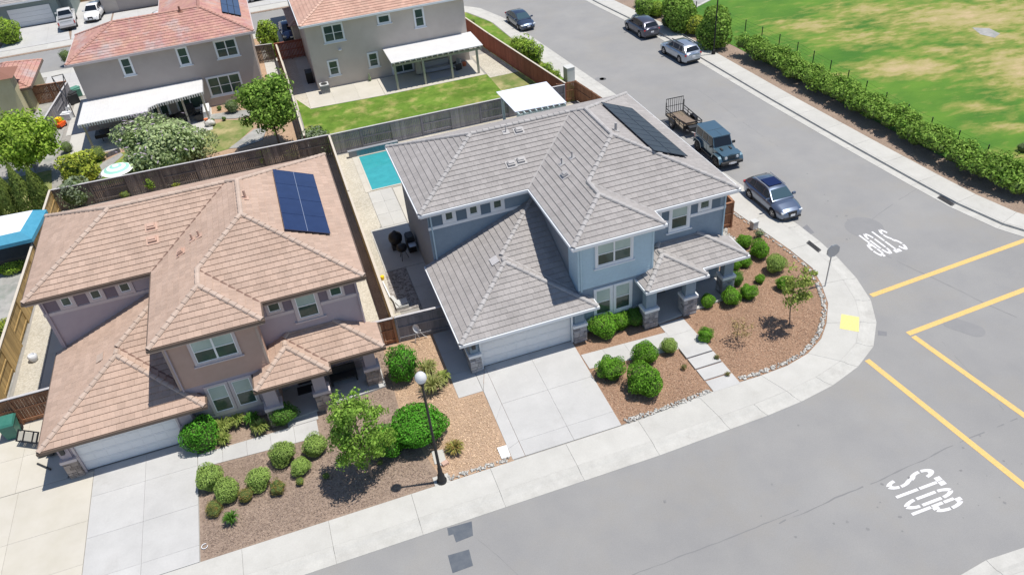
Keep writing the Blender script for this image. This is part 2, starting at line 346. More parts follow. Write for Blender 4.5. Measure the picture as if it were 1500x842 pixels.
# one slab mesh per cell, each an object of its own
def slab_quads(cells, parent, m, z=0.0, th=.10, gap=.007, name='slab'):
    for Q in cells:
        Q = np.array(Q, float); c = Q.mean(0); out = []
        for p in Q:
            d = p-c; L = np.linalg.norm(d); out.append(tuple(p-d/L*min(gap, L*.3)))
        b = MB(); b.prism(out, z-th, z); b.build(name, m, parent)
def grid_cells(a, b, c, d, nu, nv):                     # a-b bottom edge, d-c top edge
    a, b, c, d = map(np.array, (a, b, c, d)); us = np.linspace(0, 1, nu+1) if isinstance(nu, int) else np.array(nu); vs = np.linspace(0, 1, nv+1) if isinstance(nv, int) else np.array(nv)
    P = lambda u, v: tuple((a*(1-u)+b*u)*(1-v)+(d*(1-u)+c*u)*v)
    return [[P(us[i], vs[j]), P(us[i+1], vs[j]), P(us[i+1], vs[j+1]), P(us[i], vs[j+1])] for i in range(len(us)-1) for j in range(len(vs)-1)]
# ================================================================== ROOF AND HOUSE BUILDERS
def clip_poly(P, axis, lim, keep_less):
    out = []
    for i in range(len(P)):
        a, b = P[i], P[(i+1) % len(P)]; ia = (a[axis] <= lim) if keep_less else (a[axis] >= lim); ib = (b[axis] <= lim) if keep_less else (b[axis] >= lim)
        if ia: out.append(a)
        if ia != ib:
            t = (lim-a[axis])/(b[axis]-a[axis]); out.append((a[0]+(b[0]-a[0])*t, a[1]+(b[1]-a[1])*t))
    return out
TW, TL = .34, .345                                      # tile width and course height
_tile_cache = {}
def tile_mesh(matn, k):
    if (matn, k) not in _tile_cache:
        b = MB(); w_, l_ = TW-.006, TL-.004; y0, y1 = .004, l_
        tw = .016*math.sin(k*2.1)
        V = [(.003, y0, .0), (.003+w_, y0, .0), (.003+w_, y1, .0), (.003, y1, .0), (.003, y0, .052), (.003+w_, y0, .051+.003*math.sin(k)), (.003+w_, y1, .014), (.003, y1, .014)]
        b.add(V, [(4, 5, 6, 7), (0, 1, 5, 4), (1, 2, 6, 5), (3, 0, 4, 7)], 0, [.1, .3, .5, .62, .8, .95, .42, .7][k])
        _tile_cache[(matn, k)] = b.mesh('roof_tile', matn, tint=True)
    return _tile_cache[(matn, k)]
def cap_mesh(matn):
    key = (matn, 'cap')
    if key not in _tile_cache:
        b = MB(); L = .40; V = []
        for x, sc, lift in ((0, 1.08, .030), (L, .9, 0.0)):
            for (y, z) in ((-.13, -.025), (-.09, .045), (0, .068), (.09, .045), (.13, -.025)): V.append((x, y*sc, z*sc+lift))
        b.add(V, [(i, i+5, i+6, i+1) for i in range(4)]+[(0, 1, 2, 3, 4), (9, 8, 7, 6, 5)])
        _tile_cache[key] = b.mesh('ridge_tile', matn)
    return _tile_cache[key]
def tile_roof(house, faces, edges, valleys, tm, capm, deckm, nsingle, close):
    """faces: lists of 3-D points, first edge = eave (for course direction). Tiles nearest the street are objects."""
    hl = wloc(house); db = MB()
    for F in faces: db.poly([tuple(np.array(p)-[0, 0, .0]) for p in F])
    roof = db.build('roof', deckm, house)
    single = []; rest = MB(); rr = random.Random(3)
    for F in faces:
        P = [Vector(p) for p in F]; u = (P[1]-P[0]).normalized(); nrm = Vector((0, 0, 0))
        for i in range(len(P)): nrm += P[i].cross(P[(i+1) % len(P)])
        nrm.normalize()
        if nrm.z < 0: nrm = -nrm
        vv = nrm.cross(u)
        if vv.z < 0: vv = -vv; u = -u
        o = P[0]; Q = [((p-o).dot(u), (p-o).dot(vv)) for p in P]
        umin, umax = min(q[0] for q in Q), max(q[0] for q in Q); vmax = max(q[1] for q in Q)
        R = Matrix((u, vv, nrm)).transposed()
        j = 0
        while j*TL < vmax-.02:
            row = clip_poly(clip_poly(Q, 1, j*TL, False), 1, min((j+1)*TL, vmax), True)
            if len(row) >= 3:
                off = umin-(.5*TW if j % 2 else 0)-rr.random()*.05; i = 0
                ra, rb = min(q[0] for q in row), max(q[0] for q in row)
                i = max(0, int((ra-off)/TW)-1)
                while off+i*TW < rb:
                    x0 = off+i*TW; c = clip_poly(clip_poly(row, 0, x0+.003, False), 0, x0+TW-.003, True)
                    i += 1
                    if len(c) < 3: continue
                    ar = abs(area(c))
                    if ar < .004: continue
                    k = rr.randrange(8)
                    if ar > .98*(TW-.006)*TL*.985 and len(c) >= 4:
                        w0 = o+u*x0+vv*(j*TL); single.append((-ppm(w0), w0, R, k)); continue
                    V = []; n = len(c)
                    for q in c:
                        t = (q[1]-j*TL)/TL; V.append(o+u*q[0]+vv*(q[1]+(.004 if t < .02 else 0))+nrm*(.052-.038*t))
                    V += [o+u*q[0]+vv*q[1] for q in c]
                    if area(c) < 0: fs = [tuple(range(n-1, -1, -1))]+[((a+1) % n, a, n+a, n+(a+1) % n) for a in range(n)]
                    else: fs = [tuple(range(n))]+[(a, n+a, n+(a+1) % n, (a+1) % n) for a in range(n)]
                    rest.add(V, fs, 0, [.1, .3, .5, .62, .8, .95, .42, .7][k])
            j += 1
    single.sort(key=lambda s: s[0])
    for n_, (d, w0, R, k) in enumerate(single):
        if n_ < nsingle:
            o = bpy.data.objects.new('roof_tile', tile_mesh(tm, k)); mtx = R.to_4x4(); mtx.translation = w0-Vector(hl); o.matrix_basis = mtx; link(o, roof)
        else:
            me = tile_mesh(tm, k); vs = np.array([v.co for v in me.vertices])@np.array(R).T+np.array(w0)
            rest.add(vs, [tuple(p.vertices) for p in me.polygons], 0, [.1, .3, .5, .62, .8, .95, .42, .7][k])
    me = rest.mesh('roof_tiles', tm, hl, None, True); o = bpy.data.objects.new('roof_tiles', me); link(o, roof, kind='stuff')
    for (a, b) in edges:                                # ridge and hip caps
        a = Vector(a); b = Vector(b)
        if a.z > b.z: a, b = b, a
        d = b-a; L = d.length; d.normalize(); side = Vector((0, 0, 1)).cross(d).normalized(); up = d.cross(side); n = max(1, int(L/.36))
        for i in range(n):
            mtx = Matrix((d, side, up)).transposed().to_4x4(); mtx.translation = a+d*(i*L/n)+Vector((0, 0, .035))-Vector(hl)
            if nsingle: o = bpy.data.objects.new('ridge_tile', cap_mesh(capm)); o.matrix_basis = mtx; link(o, roof)
        if not nsingle:
            me = cap_mesh(capm); cb = MB()
            for i in range(n):
                mtx = Matrix((d, side, up)).transposed(); base = a+d*(i*L/n)+Vector((0, 0, .035))
                cb.add([tuple(mtx@v.co+base) for v in me.vertices], [tuple(p.vertices) for p in me.polygons])
            link(bpy.data.objects.new('ridge_tiles', cb.mesh('ridge_tiles', capm, hl)), roof, kind='stuff')
    if valleys:
        vb = MB()
        for (a, b) in valleys:
            a = Vector(a)+Vector((0, 0, .055)); b = Vector(b)+Vector((0, 0, .055)); d = (b-a).normalized(); s_ = Vector((0, 0, 1)).cross(d).normalized()*.045
            vb.poly([tuple(a-s_), tuple(b-s_), tuple(b+s_), tuple(a+s_)])
        link(bpy.data.objects.new('valley_flashing', vb.mesh('valley_flashing', 'roof_flash' if 'roof_flash' in M else deckm, hl)), roof)
    return roof
def offset_line(P, d, closed):
    n = len(P); out = []
    for i in range(n):
        p = np.array(P[i][:2]); a = np.array(P[i-1][:2]) if (closed or i > 0) else None; b = np.array(P[(i+1) % n][:2]) if (closed or i < n-1) else None
        def nr(q, r): t = (r-q)/np.linalg.norm(r-q); return np.array([t[1], -t[0]])
        if a is None: m_ = nr(p, b)
        elif b is None: m_ = nr(a, p)
        else:
            n1, n2 = nr(a, p), nr(p, b); m_ = (n1+n2)/(1+np.dot(n1, n2))
        out.append(p+m_*d)
    return out
def ring(b, P, closed, d0, d1, z0, z1, m=0):            # a moulding that follows the outline (counter-clockwise = outward is +)
    A = offset_line(P, d0, closed); B = offset_line(P, d1, closed); n = len(P)
    V = [(*p, z) for z in (z0, z1) for Q in (A, B) for p in Q]
    F = []
    for i in range(n if closed else n-1):
        j = (i+1) % n
        F += [(i, j, n+j, n+i), (2*n+i, 3*n+i, 3*n+j, 2*n+j), (n+i, n+j, 3*n+j, 3*n+i), (j, i, 2*n+i, 2*n+j)]
    if not closed: F += [(0, n, 3*n, 2*n), (2*n-1, n-1, 3*n-1, 4*n-1)]
    b.add(V, F, m)
def window(house, x0, x1, z0, z1, y, cols=1, split=.5, trim=.11, sill=True, axis='y', fm='frame_white', tmn='trim_white', blind=(True, False), vis_sill=.10, proud=.055):
    """window on a wall whose outside faces -y (axis 'y'); window > frame pieces, sill, panes"""
    hl = wloc(house)
    b = MB()
    X0, X1, Z0, Z1 = x0-trim, x1+trim, z0-trim, z1+trim
    for (a, c, e, f_) in ((X0, x0, Z0, Z1), (x1, X1, Z0, Z1), (x0, x1, Z0, z0), (x0, x1, z1, Z1)): b.box((a, y-proud, e), (c, y+.02, f_))
    win = b.build('window', tmn, house)
    if sill:
        s_ = MB(); s_.box((X0-vis_sill, y-proud-.05, Z0-.07), (X1+vis_sill, y-.001, Z0-.003)); s_.build('sill', tmn, win)
    fr = MB(); t = .045; cw = (x1-x0)/cols; mid = z0+(z1-z0)*split
    for c in range(cols):
        a = x0+c*cw; e = a+cw
        for bb in (((a, a+t, z0, z1)), ((e-t, e, z0, z1)), ((a+t, e-t, z0, z0+t)), ((a+t, e-t, z1-t, z1))): fr.box((bb[0], y-.035, bb[2]), (bb[1], y+.02, bb[3]))
        if split: fr.box((a+t, y-.032, mid-t*.5), (e-t, y+.02, mid+t*.5))
    fr.build('frame', fm, win)
    for c in range(cols):
        a = x0+c*cw+t; e = x0+(c+1)*cw-t
        spans = ((z0+t, mid-t*.5, blind[1]), (mid+t*.5, z1-t, blind[0])) if split else ((z0+t, z1-t, blind[0]),)
        for (q0, q1, bl) in spans:
            p = MB(); p.box((a, y-.012, q0), (e, y+.015, q1)); p.build('pane', 'glass_blind' if bl else 'glass', win)
    return win
def stone_pillar(house, x0, x1, y0, y1, zs, zt, sm, wm, trimm, name='pillar'):
    c = MB(); c.box((x0+.09, y0+.09, zs), (x1-.09, y1-.09, zt)); col = c.build(name, wm, house)
    s = MB(); rr = random.Random(int(x0*100)); z = 0
    core = .05
    s.box((x0+core, y0+core, 0), (x1-core, y1-core, zs))
    while z < zs-.02:
        hh = min(rr.choice((.12, .16, .2)), zs-z)
        for side in range(4):
            L = (x1-x0) if side % 2 == 0 else (y1-y0); q = 0
            while q < L-.01:
                ww = min(rr.uniform(.2, .42), L-q); pr = rr.uniform(0, .03)
                if L-q-ww < .08: ww = L-q
                e = .008
                if side == 0: s.box((x0+q+e, y0-pr, z+e), (x0+q+ww-e, y0+core+.002, z+hh-e))
                elif side == 2: s.box((x0+q+e, y1-core-.002, z+e), (x0+q+ww-e, y1+pr, z+hh-e))
                elif side == 3: s.box((x0-pr, y0+q+e, z+e+.003), (x0+core+.002, y0+q+ww-e, z+hh-e+.003))
                else: s.box((x1-core-.002, y0+q+e, z+e+.003), (x1+pr, y0+q+ww-e, z+hh-e+.003))
                q += ww
        z += hh
    s.build('stone_veneer', sm, col, kind='stuff')
    t = MB(); t.box((x0-.05, y0-.05, zs), (x1+.05, y1+.05, zs+.17)); t.build('cap_moulding', trimm, col)
    return col
def siding(house, name, x0, x1, z0, z1, y, m, course=.18):   # lap boards on a wall facing -y
    b = MB(); z = z0; i = 0
    while z < z1-.01:
        t = min(z+course, z1)
        b.add([(x0, y-.045, z), (x1, y-.045, z), (x1, y-.018, t), (x0, y-.018, t), (x0, y, z), (x1, y, z)], [(0, 1, 2, 3), (1, 0, 4, 5)]); z = t
    b.box((x0, y-.017, z0), (x1, y, z1))
    return b.build(name, m, house, kind='stuff')
mm = .413
def plan_house(ox, oy, pal, label, S):
    """two-storey house of the street's repeated plan; all numbers in metres from the left upper eave"""
    ze, zg, zp = 6.07, 2.42, 2.75
    a, b, c, gg, l, r = S['a'], S['b'], S['c'], 1.365, 6.38, 15.2
    H = thing('house', label, 'house', (ox+8, oy+7, 0)); X = lambda x: ox+x; Y = lambda y: oy+y
    P3 = lambda x, y, z: (ox+x, oy+y, z)
    h = (r-l)/2; w = (c-a)/2; v = (b-a)/2
    Z = lambda d: ze+mm*d
    p1 = P3(h, l+h, Z(h)); p2 = P3(a+h, r-h, Z(h)); pf = P3(a+w, r-w, Z(w)); p3 = P3(a+w, gg+w, Z(w)); p4 = P3(a+v, gg+v, Z(v)); p5 = P3(a+v, v, Z(v))
    e = lambda x, y: P3(x, y, ze)
    faces = [[e(0, r), e(0, l), p1], [e(0, l), e(a, l), p2, p1], [e(a, l), e(a, 0), p5, p4, p3, pf, p2], [e(c, r), e(0, r), p1, p2, pf], [e(c, gg), e(c, r), pf, p3],
             [e(b, gg), e(c, gg), p3, p4], [e(a, 0), e(b, 0), p5], [e(b, 0), e(b, gg), p4, p5]]
    edges = [(e(0, r), p1), (e(0, l), p1), (p1, p2), (p2, pf), (pf, e(c, r)), (pf, p3), (p3, e(c, gg)), (p3, p4), (p4, p5), (p5, e(a, 0)), (p5, e(b, 0))]
    val = [(e(a, l), p2), (e(b, gg), p4)]
    # garage roof
    gx0, gx1, gy, gs = S['gx0'], S['gx1'], -.49, .63; wg = (gx1-gx0)/2; wx = a+.43
    q = lambda x, y, d: P3(x, y, zg+mm*d)
    g1 = q(gx0+wg, gy+wg, wg); g2 = q(gx0+wg, gy+gs+wg, wg); g3 = q(wx, gy+gs+wx-gx0, wx-gx0); wl = l+.45; ga = q(gx0, wl, 0); gb = q(wx, wl, wx-gx0)
    gA, gD, gE = q(gx0, gy, 0), q(gx1, gy, 0), q(gx1, gy+gs, 0)
    tv = gx1-wx; g4 = q(wx, gy+gs+tv, tv)
    faces += [[ga, gA, g1, g2, g3, gb], [gA, gD, g1], [gD, gE, g2, g1]]
    faces += [[g2, g4, g3]]
    edges += [(gA, g1), (gD, g1), (g1, g2), (g2, g3)]; val += [(gE, g2)]
    # porch roof
    x0, x1, x2, py, pg, yw = S['px0'], S['px1'], S['px2'], -.86, -.22, gg+.43; wp = (x1-x0)/2; dd = yw-pg
    q = lambda x, y, d: P3(x, y, zp+mm*d)
    r1 = q(x0+wp, py+wp, wp); r2 = q(x0+wp, pg+wp, wp); r3 = q(x0+dd, yw, dd); r4 = q(x2-dd, yw, dd)
    pA, pB, pC, pD, pE = q(x0, yw, 0), q(x0, py, 0), q(x1, py, 0), q(x1, pg, 0), q(x2, pg, 0)
    faces += [[pA, pB, r1, r2, r3], [pB, pC, r1], [pC, pD, r2, r1], [pD, pE, r4, r3, r2], [pE, q(x2, yw, 0), r4]]
    edges += [(pB, r1), (pC, r1), (r1, r2), (r2, r3), (pE, r4)]; val += [(pD, r2)]
    M['roof_flash'] = M[pal['flash']]
    tile_roof_dir(H, faces, edges, val, pal['roof'], pal['cap'], pal['deck'], 300, close=True)
    # gutters and soffits
    up = [(X(0), Y(l)), (X(a), Y(l)), (X(a), Y(0)), (X(b), Y(0)), (X(b), Y(gg)), (X(c), Y(gg)), (X(c), Y(r)), (X(0), Y(r))]
    gt = MB(); ring(gt, up, True, -.01, .085, ze-.15, ze+.005)
    ring(gt, [(X(gx0), Y(wl)), (X(gx0), Y(gy)), (X(gx1), Y(gy)), (X(gx1), Y(gy+gs)), (X(wx), Y(gy+gs))], False, -.01, .085, zg-.15, zg+.005)
    ring(gt, [(X(x0), Y(.44)), (X(x0), Y(py)), (X(x1), Y(py)), (X(x1), Y(pg)), (X(x2), Y(pg)), (X(x2), Y(yw))], False, -.01, .085, zp-.15, zp+.005)
    gt.build('gutter', pal['gutter'], H)
    fb = MB(); ring(fb, up, True, -.06, -.012, ze-.27, ze-.03); fb.build('fascia', pal['fascia'], H)
    sf = MB(); sf.prism(up, ze-.22, ze-.16); sf.prism([(X(gx0+.02), Y(wl)), (X(gx0+.02), Y(gy+.02)), (X(gx1-.02), Y(gy+.02)), (X(gx1-.02), Y(.44)), (X(wx), Y(.44)), (X(wx), Y(wl))], zg-.13, zg-.07)
    sf.prism([(X(x0+.02), Y(.44)), (X(x0+.02), Y(py+.02)), (X(x1-.02), Y(py+.02)), (X(x1-.02), Y(pg+.02)), (X(x2-.02), Y(pg+.02)), (X(x2-.02), Y(yw)), (X(b-.42), Y(yw)), (X(b-.42), Y(.44))], zp-.13, zp-.07)
    sf.build('soffit', pal['soffit'], H)
    # walls
    o = .45; zt = ze-.19
    w1 = MB(); w1.prism([(X(o), Y(r-o)), (X(o), Y(l+o)), (X(a+o), Y(l+o)), (X(a+o), Y(gg+o)), (X(c-o), Y(gg+o)), (X(c-o), Y(r-o))], -.1, zt); w1.build('wall', pal['side'], H)
    fw = MB(); fw.box((X(o-.004), Y(l+o)-.02, zg), (X(a+o), Y(l+o)+.01, zt)); fw.box((X(b-o), Y(gg+o)-.02, 0), (X(c-o)+.004, Y(gg+o)+.01, zt)); fw.build('front_wall', pal['stucco'], H)
    # projecting wing
    w2 = MB(); w2.prism([(X(a+o), Y(gg+o)), (X(a+o), Y(o)), (X(b-o), Y(o)), (X(b-o), Y(gg+o))], -.1, zt); w2.build('wing_wall', pal['wing_side'], H)
    siding(H, 'siding', X(a+o), X(b-o), 2.98, zt, Y(o), pal['siding'])
    lw = MB(); lw.box((X(a+o)-.004, Y(o)-.025, 0), (X(b-o)+.004, Y(o), 2.98)); lw.build('lower_wall', pal['stucco'], H)
    cb = MB()
    for xx in (X(a+o), X(b-o)):
        cb.box((xx-.055, Y(o)-.06, 2.98), (xx+.055, Y(o)+.05, zt-.002))
    cb.build('corner_board', pal['corner'], H)
    # garage walls: left side, front with the door opening
    dx0, dx1 = S['dx0'], S['dx1']
    gw = MB(); gw.box((X(gx0+.45), Y(.0), -.1), (X(gx0+.6), Y(l+o-.03), zg-.1)); gw.build('garage_side_wall', pal['side'], H)
    gf = MB(); gf.box((X(gx0+.605), Y(.02), -.1), (X(dx0), Y(.17), zg-.1)); gf.box((X(dx1), Y(.02), -.1), (X(a+o-.005), Y(.17), zg-.1)); gf.box((X(dx0), Y(.02), 2.15), (X(dx1), Y(.17), zg-.1)); gf.build('garage_front_wall', pal['stucco'], H)
    dr = MB(); nrow = 4
    for i in range(nrow):
        z0, z1 = 0.02+i*.53, 0.02+(i+1)*.53-.012
        dr.box((X(dx0), Y(.13), z0), (X(dx1), Y(.165), z1))
        for k in range(8):
            xa = dx0+.08+k*(dx1-dx0-.16)/8; dr.box((X(xa+.04), Y(.118), z0+.07), (X(xa+(dx1-dx0-.16)/8-.04), Y(.13), z1-.07))
    dr.build('garage_door', 'door_white', H)
    tr = MB(); tr.box((X(dx0)-.09, Y(-.03), 0), (X(dx0), Y(.019), 2.24)); tr.box((X(dx1), Y(-.03), 0), (X(dx1)+.09, Y(.019), 2.24)); tr.box((X(dx0), Y(-.03), 2.15), (X(dx1), Y(.019), 2.24)); tr.build('door_trim', pal['trim'], H)
    stone_pillar(H, X(gx0+.42), X(dx0-.1), Y(-.16), Y(.62), 1.05, zg-.13, pal['stone'], pal['stucco'], pal['trim'])
    stone_pillar(H, X(dx1+.1), X(a+o+.12), Y(-.16), Y(.42), 1.05, zg-.13, pal['stone'], pal['stucco'], pal['trim'])
    gl = MB(); gl.box((X(gx0+.62), Y(-.20), 1.62), (X(gx0+.80), Y(-.075), 1.95)); gl.build('wall_lamp', 'dark_metal', H)
    # porch columns, beam, floor, door, window
    for (xa, xb, ya) in S['cols']:
        stone_pillar(H, X(xa), X(xb), Y(ya), Y(ya+.62), 1.1, zp-.13, pal['stone'], pal['stucco'], pal['trim'], 'porch_column')
    fl = MB(); fl.prism([(X(b-o), Y(-.55)), (X(x2-.35), Y(-.1)), (X(x2-.35), Y(gg+o)), (X(b-o), Y(gg+o))], -.1, .09); fl.build('porch_floor', 'concrete_drive', H)
    bm = MB(); bm.box((X(b-o+.02), Y(py+.42), zp-.36), (X(x1-.4), Y(py+.62), zp-.14)); bm.box((X(x1-.4), Y(pg+.42), zp-.36), (X(x2-.5), Y(pg+.62), zp-.14)); bm.build('porch_beam', pal['trim'], H)
    dk = MB(); dk.box((X(11.55), Y(gg+o)-.06, .1), (X(12.5), Y(gg+o)-.021, 2.2)); d_ = dk.build('front_door', 'door_dark', H)
    window(H, X(13.6), X(15.0), .9, 2.2, Y(gg+o)-.02, 2, .5, tmn=pal['trim'])
    # windows: three clerestory squares with recessed-look panels between them, under a band
    yb = Y(l+o)-.02; T = pal['trim']
    for (xa, xb) in ((1.45, 1.90), (2.85, 3.32), (4.25, 4.74)): window(H, X(xa), X(xb), 5.09, 5.60, yb, 1, 0, trim=.17, sill=False, tmn=T, blind=(False, False))
    bd = MB(); bd.box((X(.42), yb-.045, 4.72), (X(a+o-.002), yb+.001, 4.90)); bd.box((X(.50), yb-.04, 5.79), (X(a+o-.002), yb+.001, zt-.003))
    pn = MB()
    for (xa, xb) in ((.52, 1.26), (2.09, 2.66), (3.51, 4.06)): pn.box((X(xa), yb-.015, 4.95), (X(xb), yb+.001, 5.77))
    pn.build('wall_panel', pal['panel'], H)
    yr = Y(gg+o)-.02
    window(H, X(12.66), X(13.62), 4.27, 5.60, yr, 1, .52, trim=.16, tmn=T, vis_sill=.14)
    window(H, X(11.36), X(11.92), 5.09, 5.60, yr, 1, 0, trim=.13, sill=False, tmn=T, blind=(False,)); window(H, X(14.36), X(14.92), 5.09, 5.60, yr, 1, 0, trim=.13, sill=False, tmn=T, blind=(False,))
    bd.box((X(b-o+.02), yr-.045, 4.74), (X(12.48), yr+.001, 4.92)); bd.box((X(13.80), yr-.045, 4.74), (X(c-o+.02), yr+.001, 4.92)); bd.build('trim_band', T, H)
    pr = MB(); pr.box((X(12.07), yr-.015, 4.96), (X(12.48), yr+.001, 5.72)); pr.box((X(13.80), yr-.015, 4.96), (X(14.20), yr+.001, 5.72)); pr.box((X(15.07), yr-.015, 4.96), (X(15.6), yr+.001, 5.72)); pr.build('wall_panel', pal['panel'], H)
    window(H, X(7.72), X(9.60), 4.30, 5.58, Y(o)-.052, 2, .52, trim=.13, tmn=T, vis_sill=.08)
    window(H, X(7.62), X(8.46), 1.05, 2.68, Y(o)-.026, 1, .5, trim=.13, tmn=T, sill=False); window(H, X(8.75), X(9.60), 1.05, 2.68, Y(o)-.026, 1, .5, trim=.13, tmn=T, sill=False)
    lb = MB(); lb.box((X(a+o+.4), Y(o)-.07, .80), (X(b-o), Y(o)-.026, .915)); lb.build('belt_moulding', T, H)
    ds = MB(); ds.cyl((X(.62), yb-.06, zg+.2), (X(.62), yb-.06, ze-.16), .045, n=6); ds.cyl((X(c-.52), yr-.06, 0), (X(c-.52), yr-.06, ze-.16), .045, n=6); ds.cyl((X(b-.52), yr-.30, zp+.2), (X(b-.52), yr-.30, ze-.2), .04, n=6)
    ds.cyl((X(a+.55), Y(.35), zg+.5), (X(a+.55), Y(.35), ze-.2), .045, n=6); ds.build('downspout', pal['spout'], H)
    # rear windows and slider, so that the back reads as a house too
    for (xa, xb, z0) in ((2, 3.6, 4.2), (7, 8.6, 4.2), (12, 13.6, 4.2), (3, 4.6, 1.0)):
        bk = MB(); bk.box((X(xa), Y(r-o)-.01, z0), (X(xb), Y(r-o)+.03, z0+1.3)); bk.build('window', 'glass', H)
    return H, dict(left=(p1, (-mm, 0, 1)), e=e, ze=ze)
def tile_roof_dir(H, faces, edges, val, tm, cm, dm, n, close):
    # face 11 of the plan has no eave of its own: start it from a horizontal edge direction
    out = []
    for F in faces:
        if abs(F[0][2]-F[1][2]) > .02:                  # make a horizontal first edge by rotating / splitting the polygon
            P = [np.array(p) for p in F]; n_ = np.cross(P[1]-P[0], P[2]-P[0]); hdir = np.array([-n_[1], n_[0], 0]); hdir /= np.linalg.norm(hdir)
            lo = min(range(len(P)), key=lambda i: P[i][2]); P = P[lo:]+P[:lo]; P.insert(1, P[0]+hdir*1e-3); out.append([tuple(p) for p in P])
        else: out.append(F)
    tile_roof(H, out, edges, val, tm, cm, dm, n, close)
def vent_box(house, u, v, plane, matn, size=.42):
    p = onp(u, v, *plane); b = MB(); n = Vector(plane[1]).normalized(); rz = math.atan2(-n.x, n.y) if abs(n.x)+abs(n.y) > 0 else 0
    sl = math.atan(mm); b.obox(p+np.array([0, 0, .10]), (size, size*.75, .16), rz, 0, -sl); b.obox(p+np.array([0, 0, .19]), (size*.8, size*.5, .10), rz, 0, -sl)
    k = b.build('roof_vent', matn, house); f_ = MB(); f_.obox(p+np.array([0, 0, .062]), (size*1.5, size*1.3, .012), rz, 0, -sl); f_.build('flashing', matn, k)
def vent_pipe(house, u, v, plane, matn, hh=.45, r_=.05):
    p = onp(u, v, *plane); b = MB(); b.cyl(p, p+np.array([0, 0, hh]), r_, n=8); k = b.build('vent_pipe', matn, house)
    n = Vector(plane[1]).normalized(); rz = math.atan2(-n.x, n.y); f_ = MB(); f_.obox(p+np.array([0, 0, .062]), (.4, .34, .012), rz, 0, -math.atan(mm)); f_.build('flashing', matn, k)
def solar(corners, plane, ncol, nrow, pm, fm, label, lift=.16, seam=False):
    """rectangular array on a roof plane; corners are the four photo corners, squared up on the plane"""
    n = Vector(plane[1]).normalized(); P = [Vector(onp(u, v, np.array(plane[0])+np.array(n)*lift, n)) for u, v in corners]
    c = sum(P, Vector())/4; vv = Vector((0, 0, 1))-n*n.z; vv.normalize(); uu = vv.cross(n)
    U = (abs((P[1]-P[0]).dot(uu))+abs((P[2]-P[3]).dot(uu))+abs((P[3]-P[0]).dot(uu))+abs((P[2]-P[1]).dot(uu)))/2; Vv = (abs((P[1]-P[0]).dot(vv))+abs((P[2]-P[3]).dot(vv))+abs((P[3]-P[0]).dot(vv))+abs((P[2]-P[1]).dot(vv)))/2
    T_ = thing('solar_array', label, 'solar panels', tuple(c-n*lift)); loc = wloc(T_)
    R = Matrix((uu, vv, n)).transposed()
    for i in range(ncol):
        for j in range(nrow):
            a0, a1 = -U/2+i*U/ncol+.004, -U/2+(i+1)*U/ncol-.004; b0, b1 = -Vv/2+j*Vv/nrow+.008, -Vv/2+(j+1)*Vv/nrow-.008
            def put(bb, x0, x1, y0, y1, z0, z1):
                k = MB(); k.box((x0, y0, z0), (x1, y1, z1)); bb.add([tuple(R@Vector(q)+c) for q in k.v], k.f)
            f_ = MB()
            for (q0, q1, s0, s1) in ((a0, a1, b0, b0+.02), (a0, a1, b1-.02, b1), (a0, a0+.012, b0+.02, b1-.02), (a1-.012, a1, b0+.02, b1-.02)): put(f_, q0, q1, s0, s1, -.02, .022)
            fo = f_.build('panel_frame', fm, T_)
            k = MB(); put(k, a0+.012, a1-.012, b0+.02, b1-.02, -.005, .015); k.build('panel', pm, fo)
    sm_ = MB(); k = MB(); k.box((-U/2+.02, -.012, .016), (U/2-.02, .012, .024)); sm_.add([tuple(R@Vector(q)+c) for q in k.v], k.f)
    if seam: sm_.build('seam_strip', 'solar_frame_light', T_)
    rl = MB()
    for j in range(nrow):
        for q in (.25, .75):
            y = -Vv/2+(j+q)*Vv/nrow; k = MB(); k.box((-U/2, y-.02, -lift+.02), (U/2, y+.02, -.03)); rl.add([tuple(R@Vector(p)+c) for p in k.v], k.f)
    rl.build('mounting_rail', 'solar_frame', T_)
    return T_, (U, Vv)
def hip_faces(x0, x1, y0, y1, z, m=mm):                 # rectangular hip roof: faces, cap edges
    w, d = x1-x0, y1-y0; h = min(w, d)/2
    A, B, C_, D = (x0, y0, z), (x1, y0, z), (x1, y1, z), (x0, y1, z)
    if w >= d: p, q = (x0+h, y0+h, z+m*h), (x1-h, y0+h, z+m*h); F = [[A, B, q, p], [B, C_, q], [C_, D, p, q], [D, A, p]]; E = [(A, p), (D, p), (B, q), (C_, q), (p, q)]
    else: p, q = (x0+h, y0+h, z+m*h), (x0+h, y1-h, z+m*h); F = [[A, B, p], [B, C_, q, p], [C_, D, q], [D, A, p, q]]; E = [(A, p), (B, p), (C_, q), (D, q), (p, q)]
    return F, E
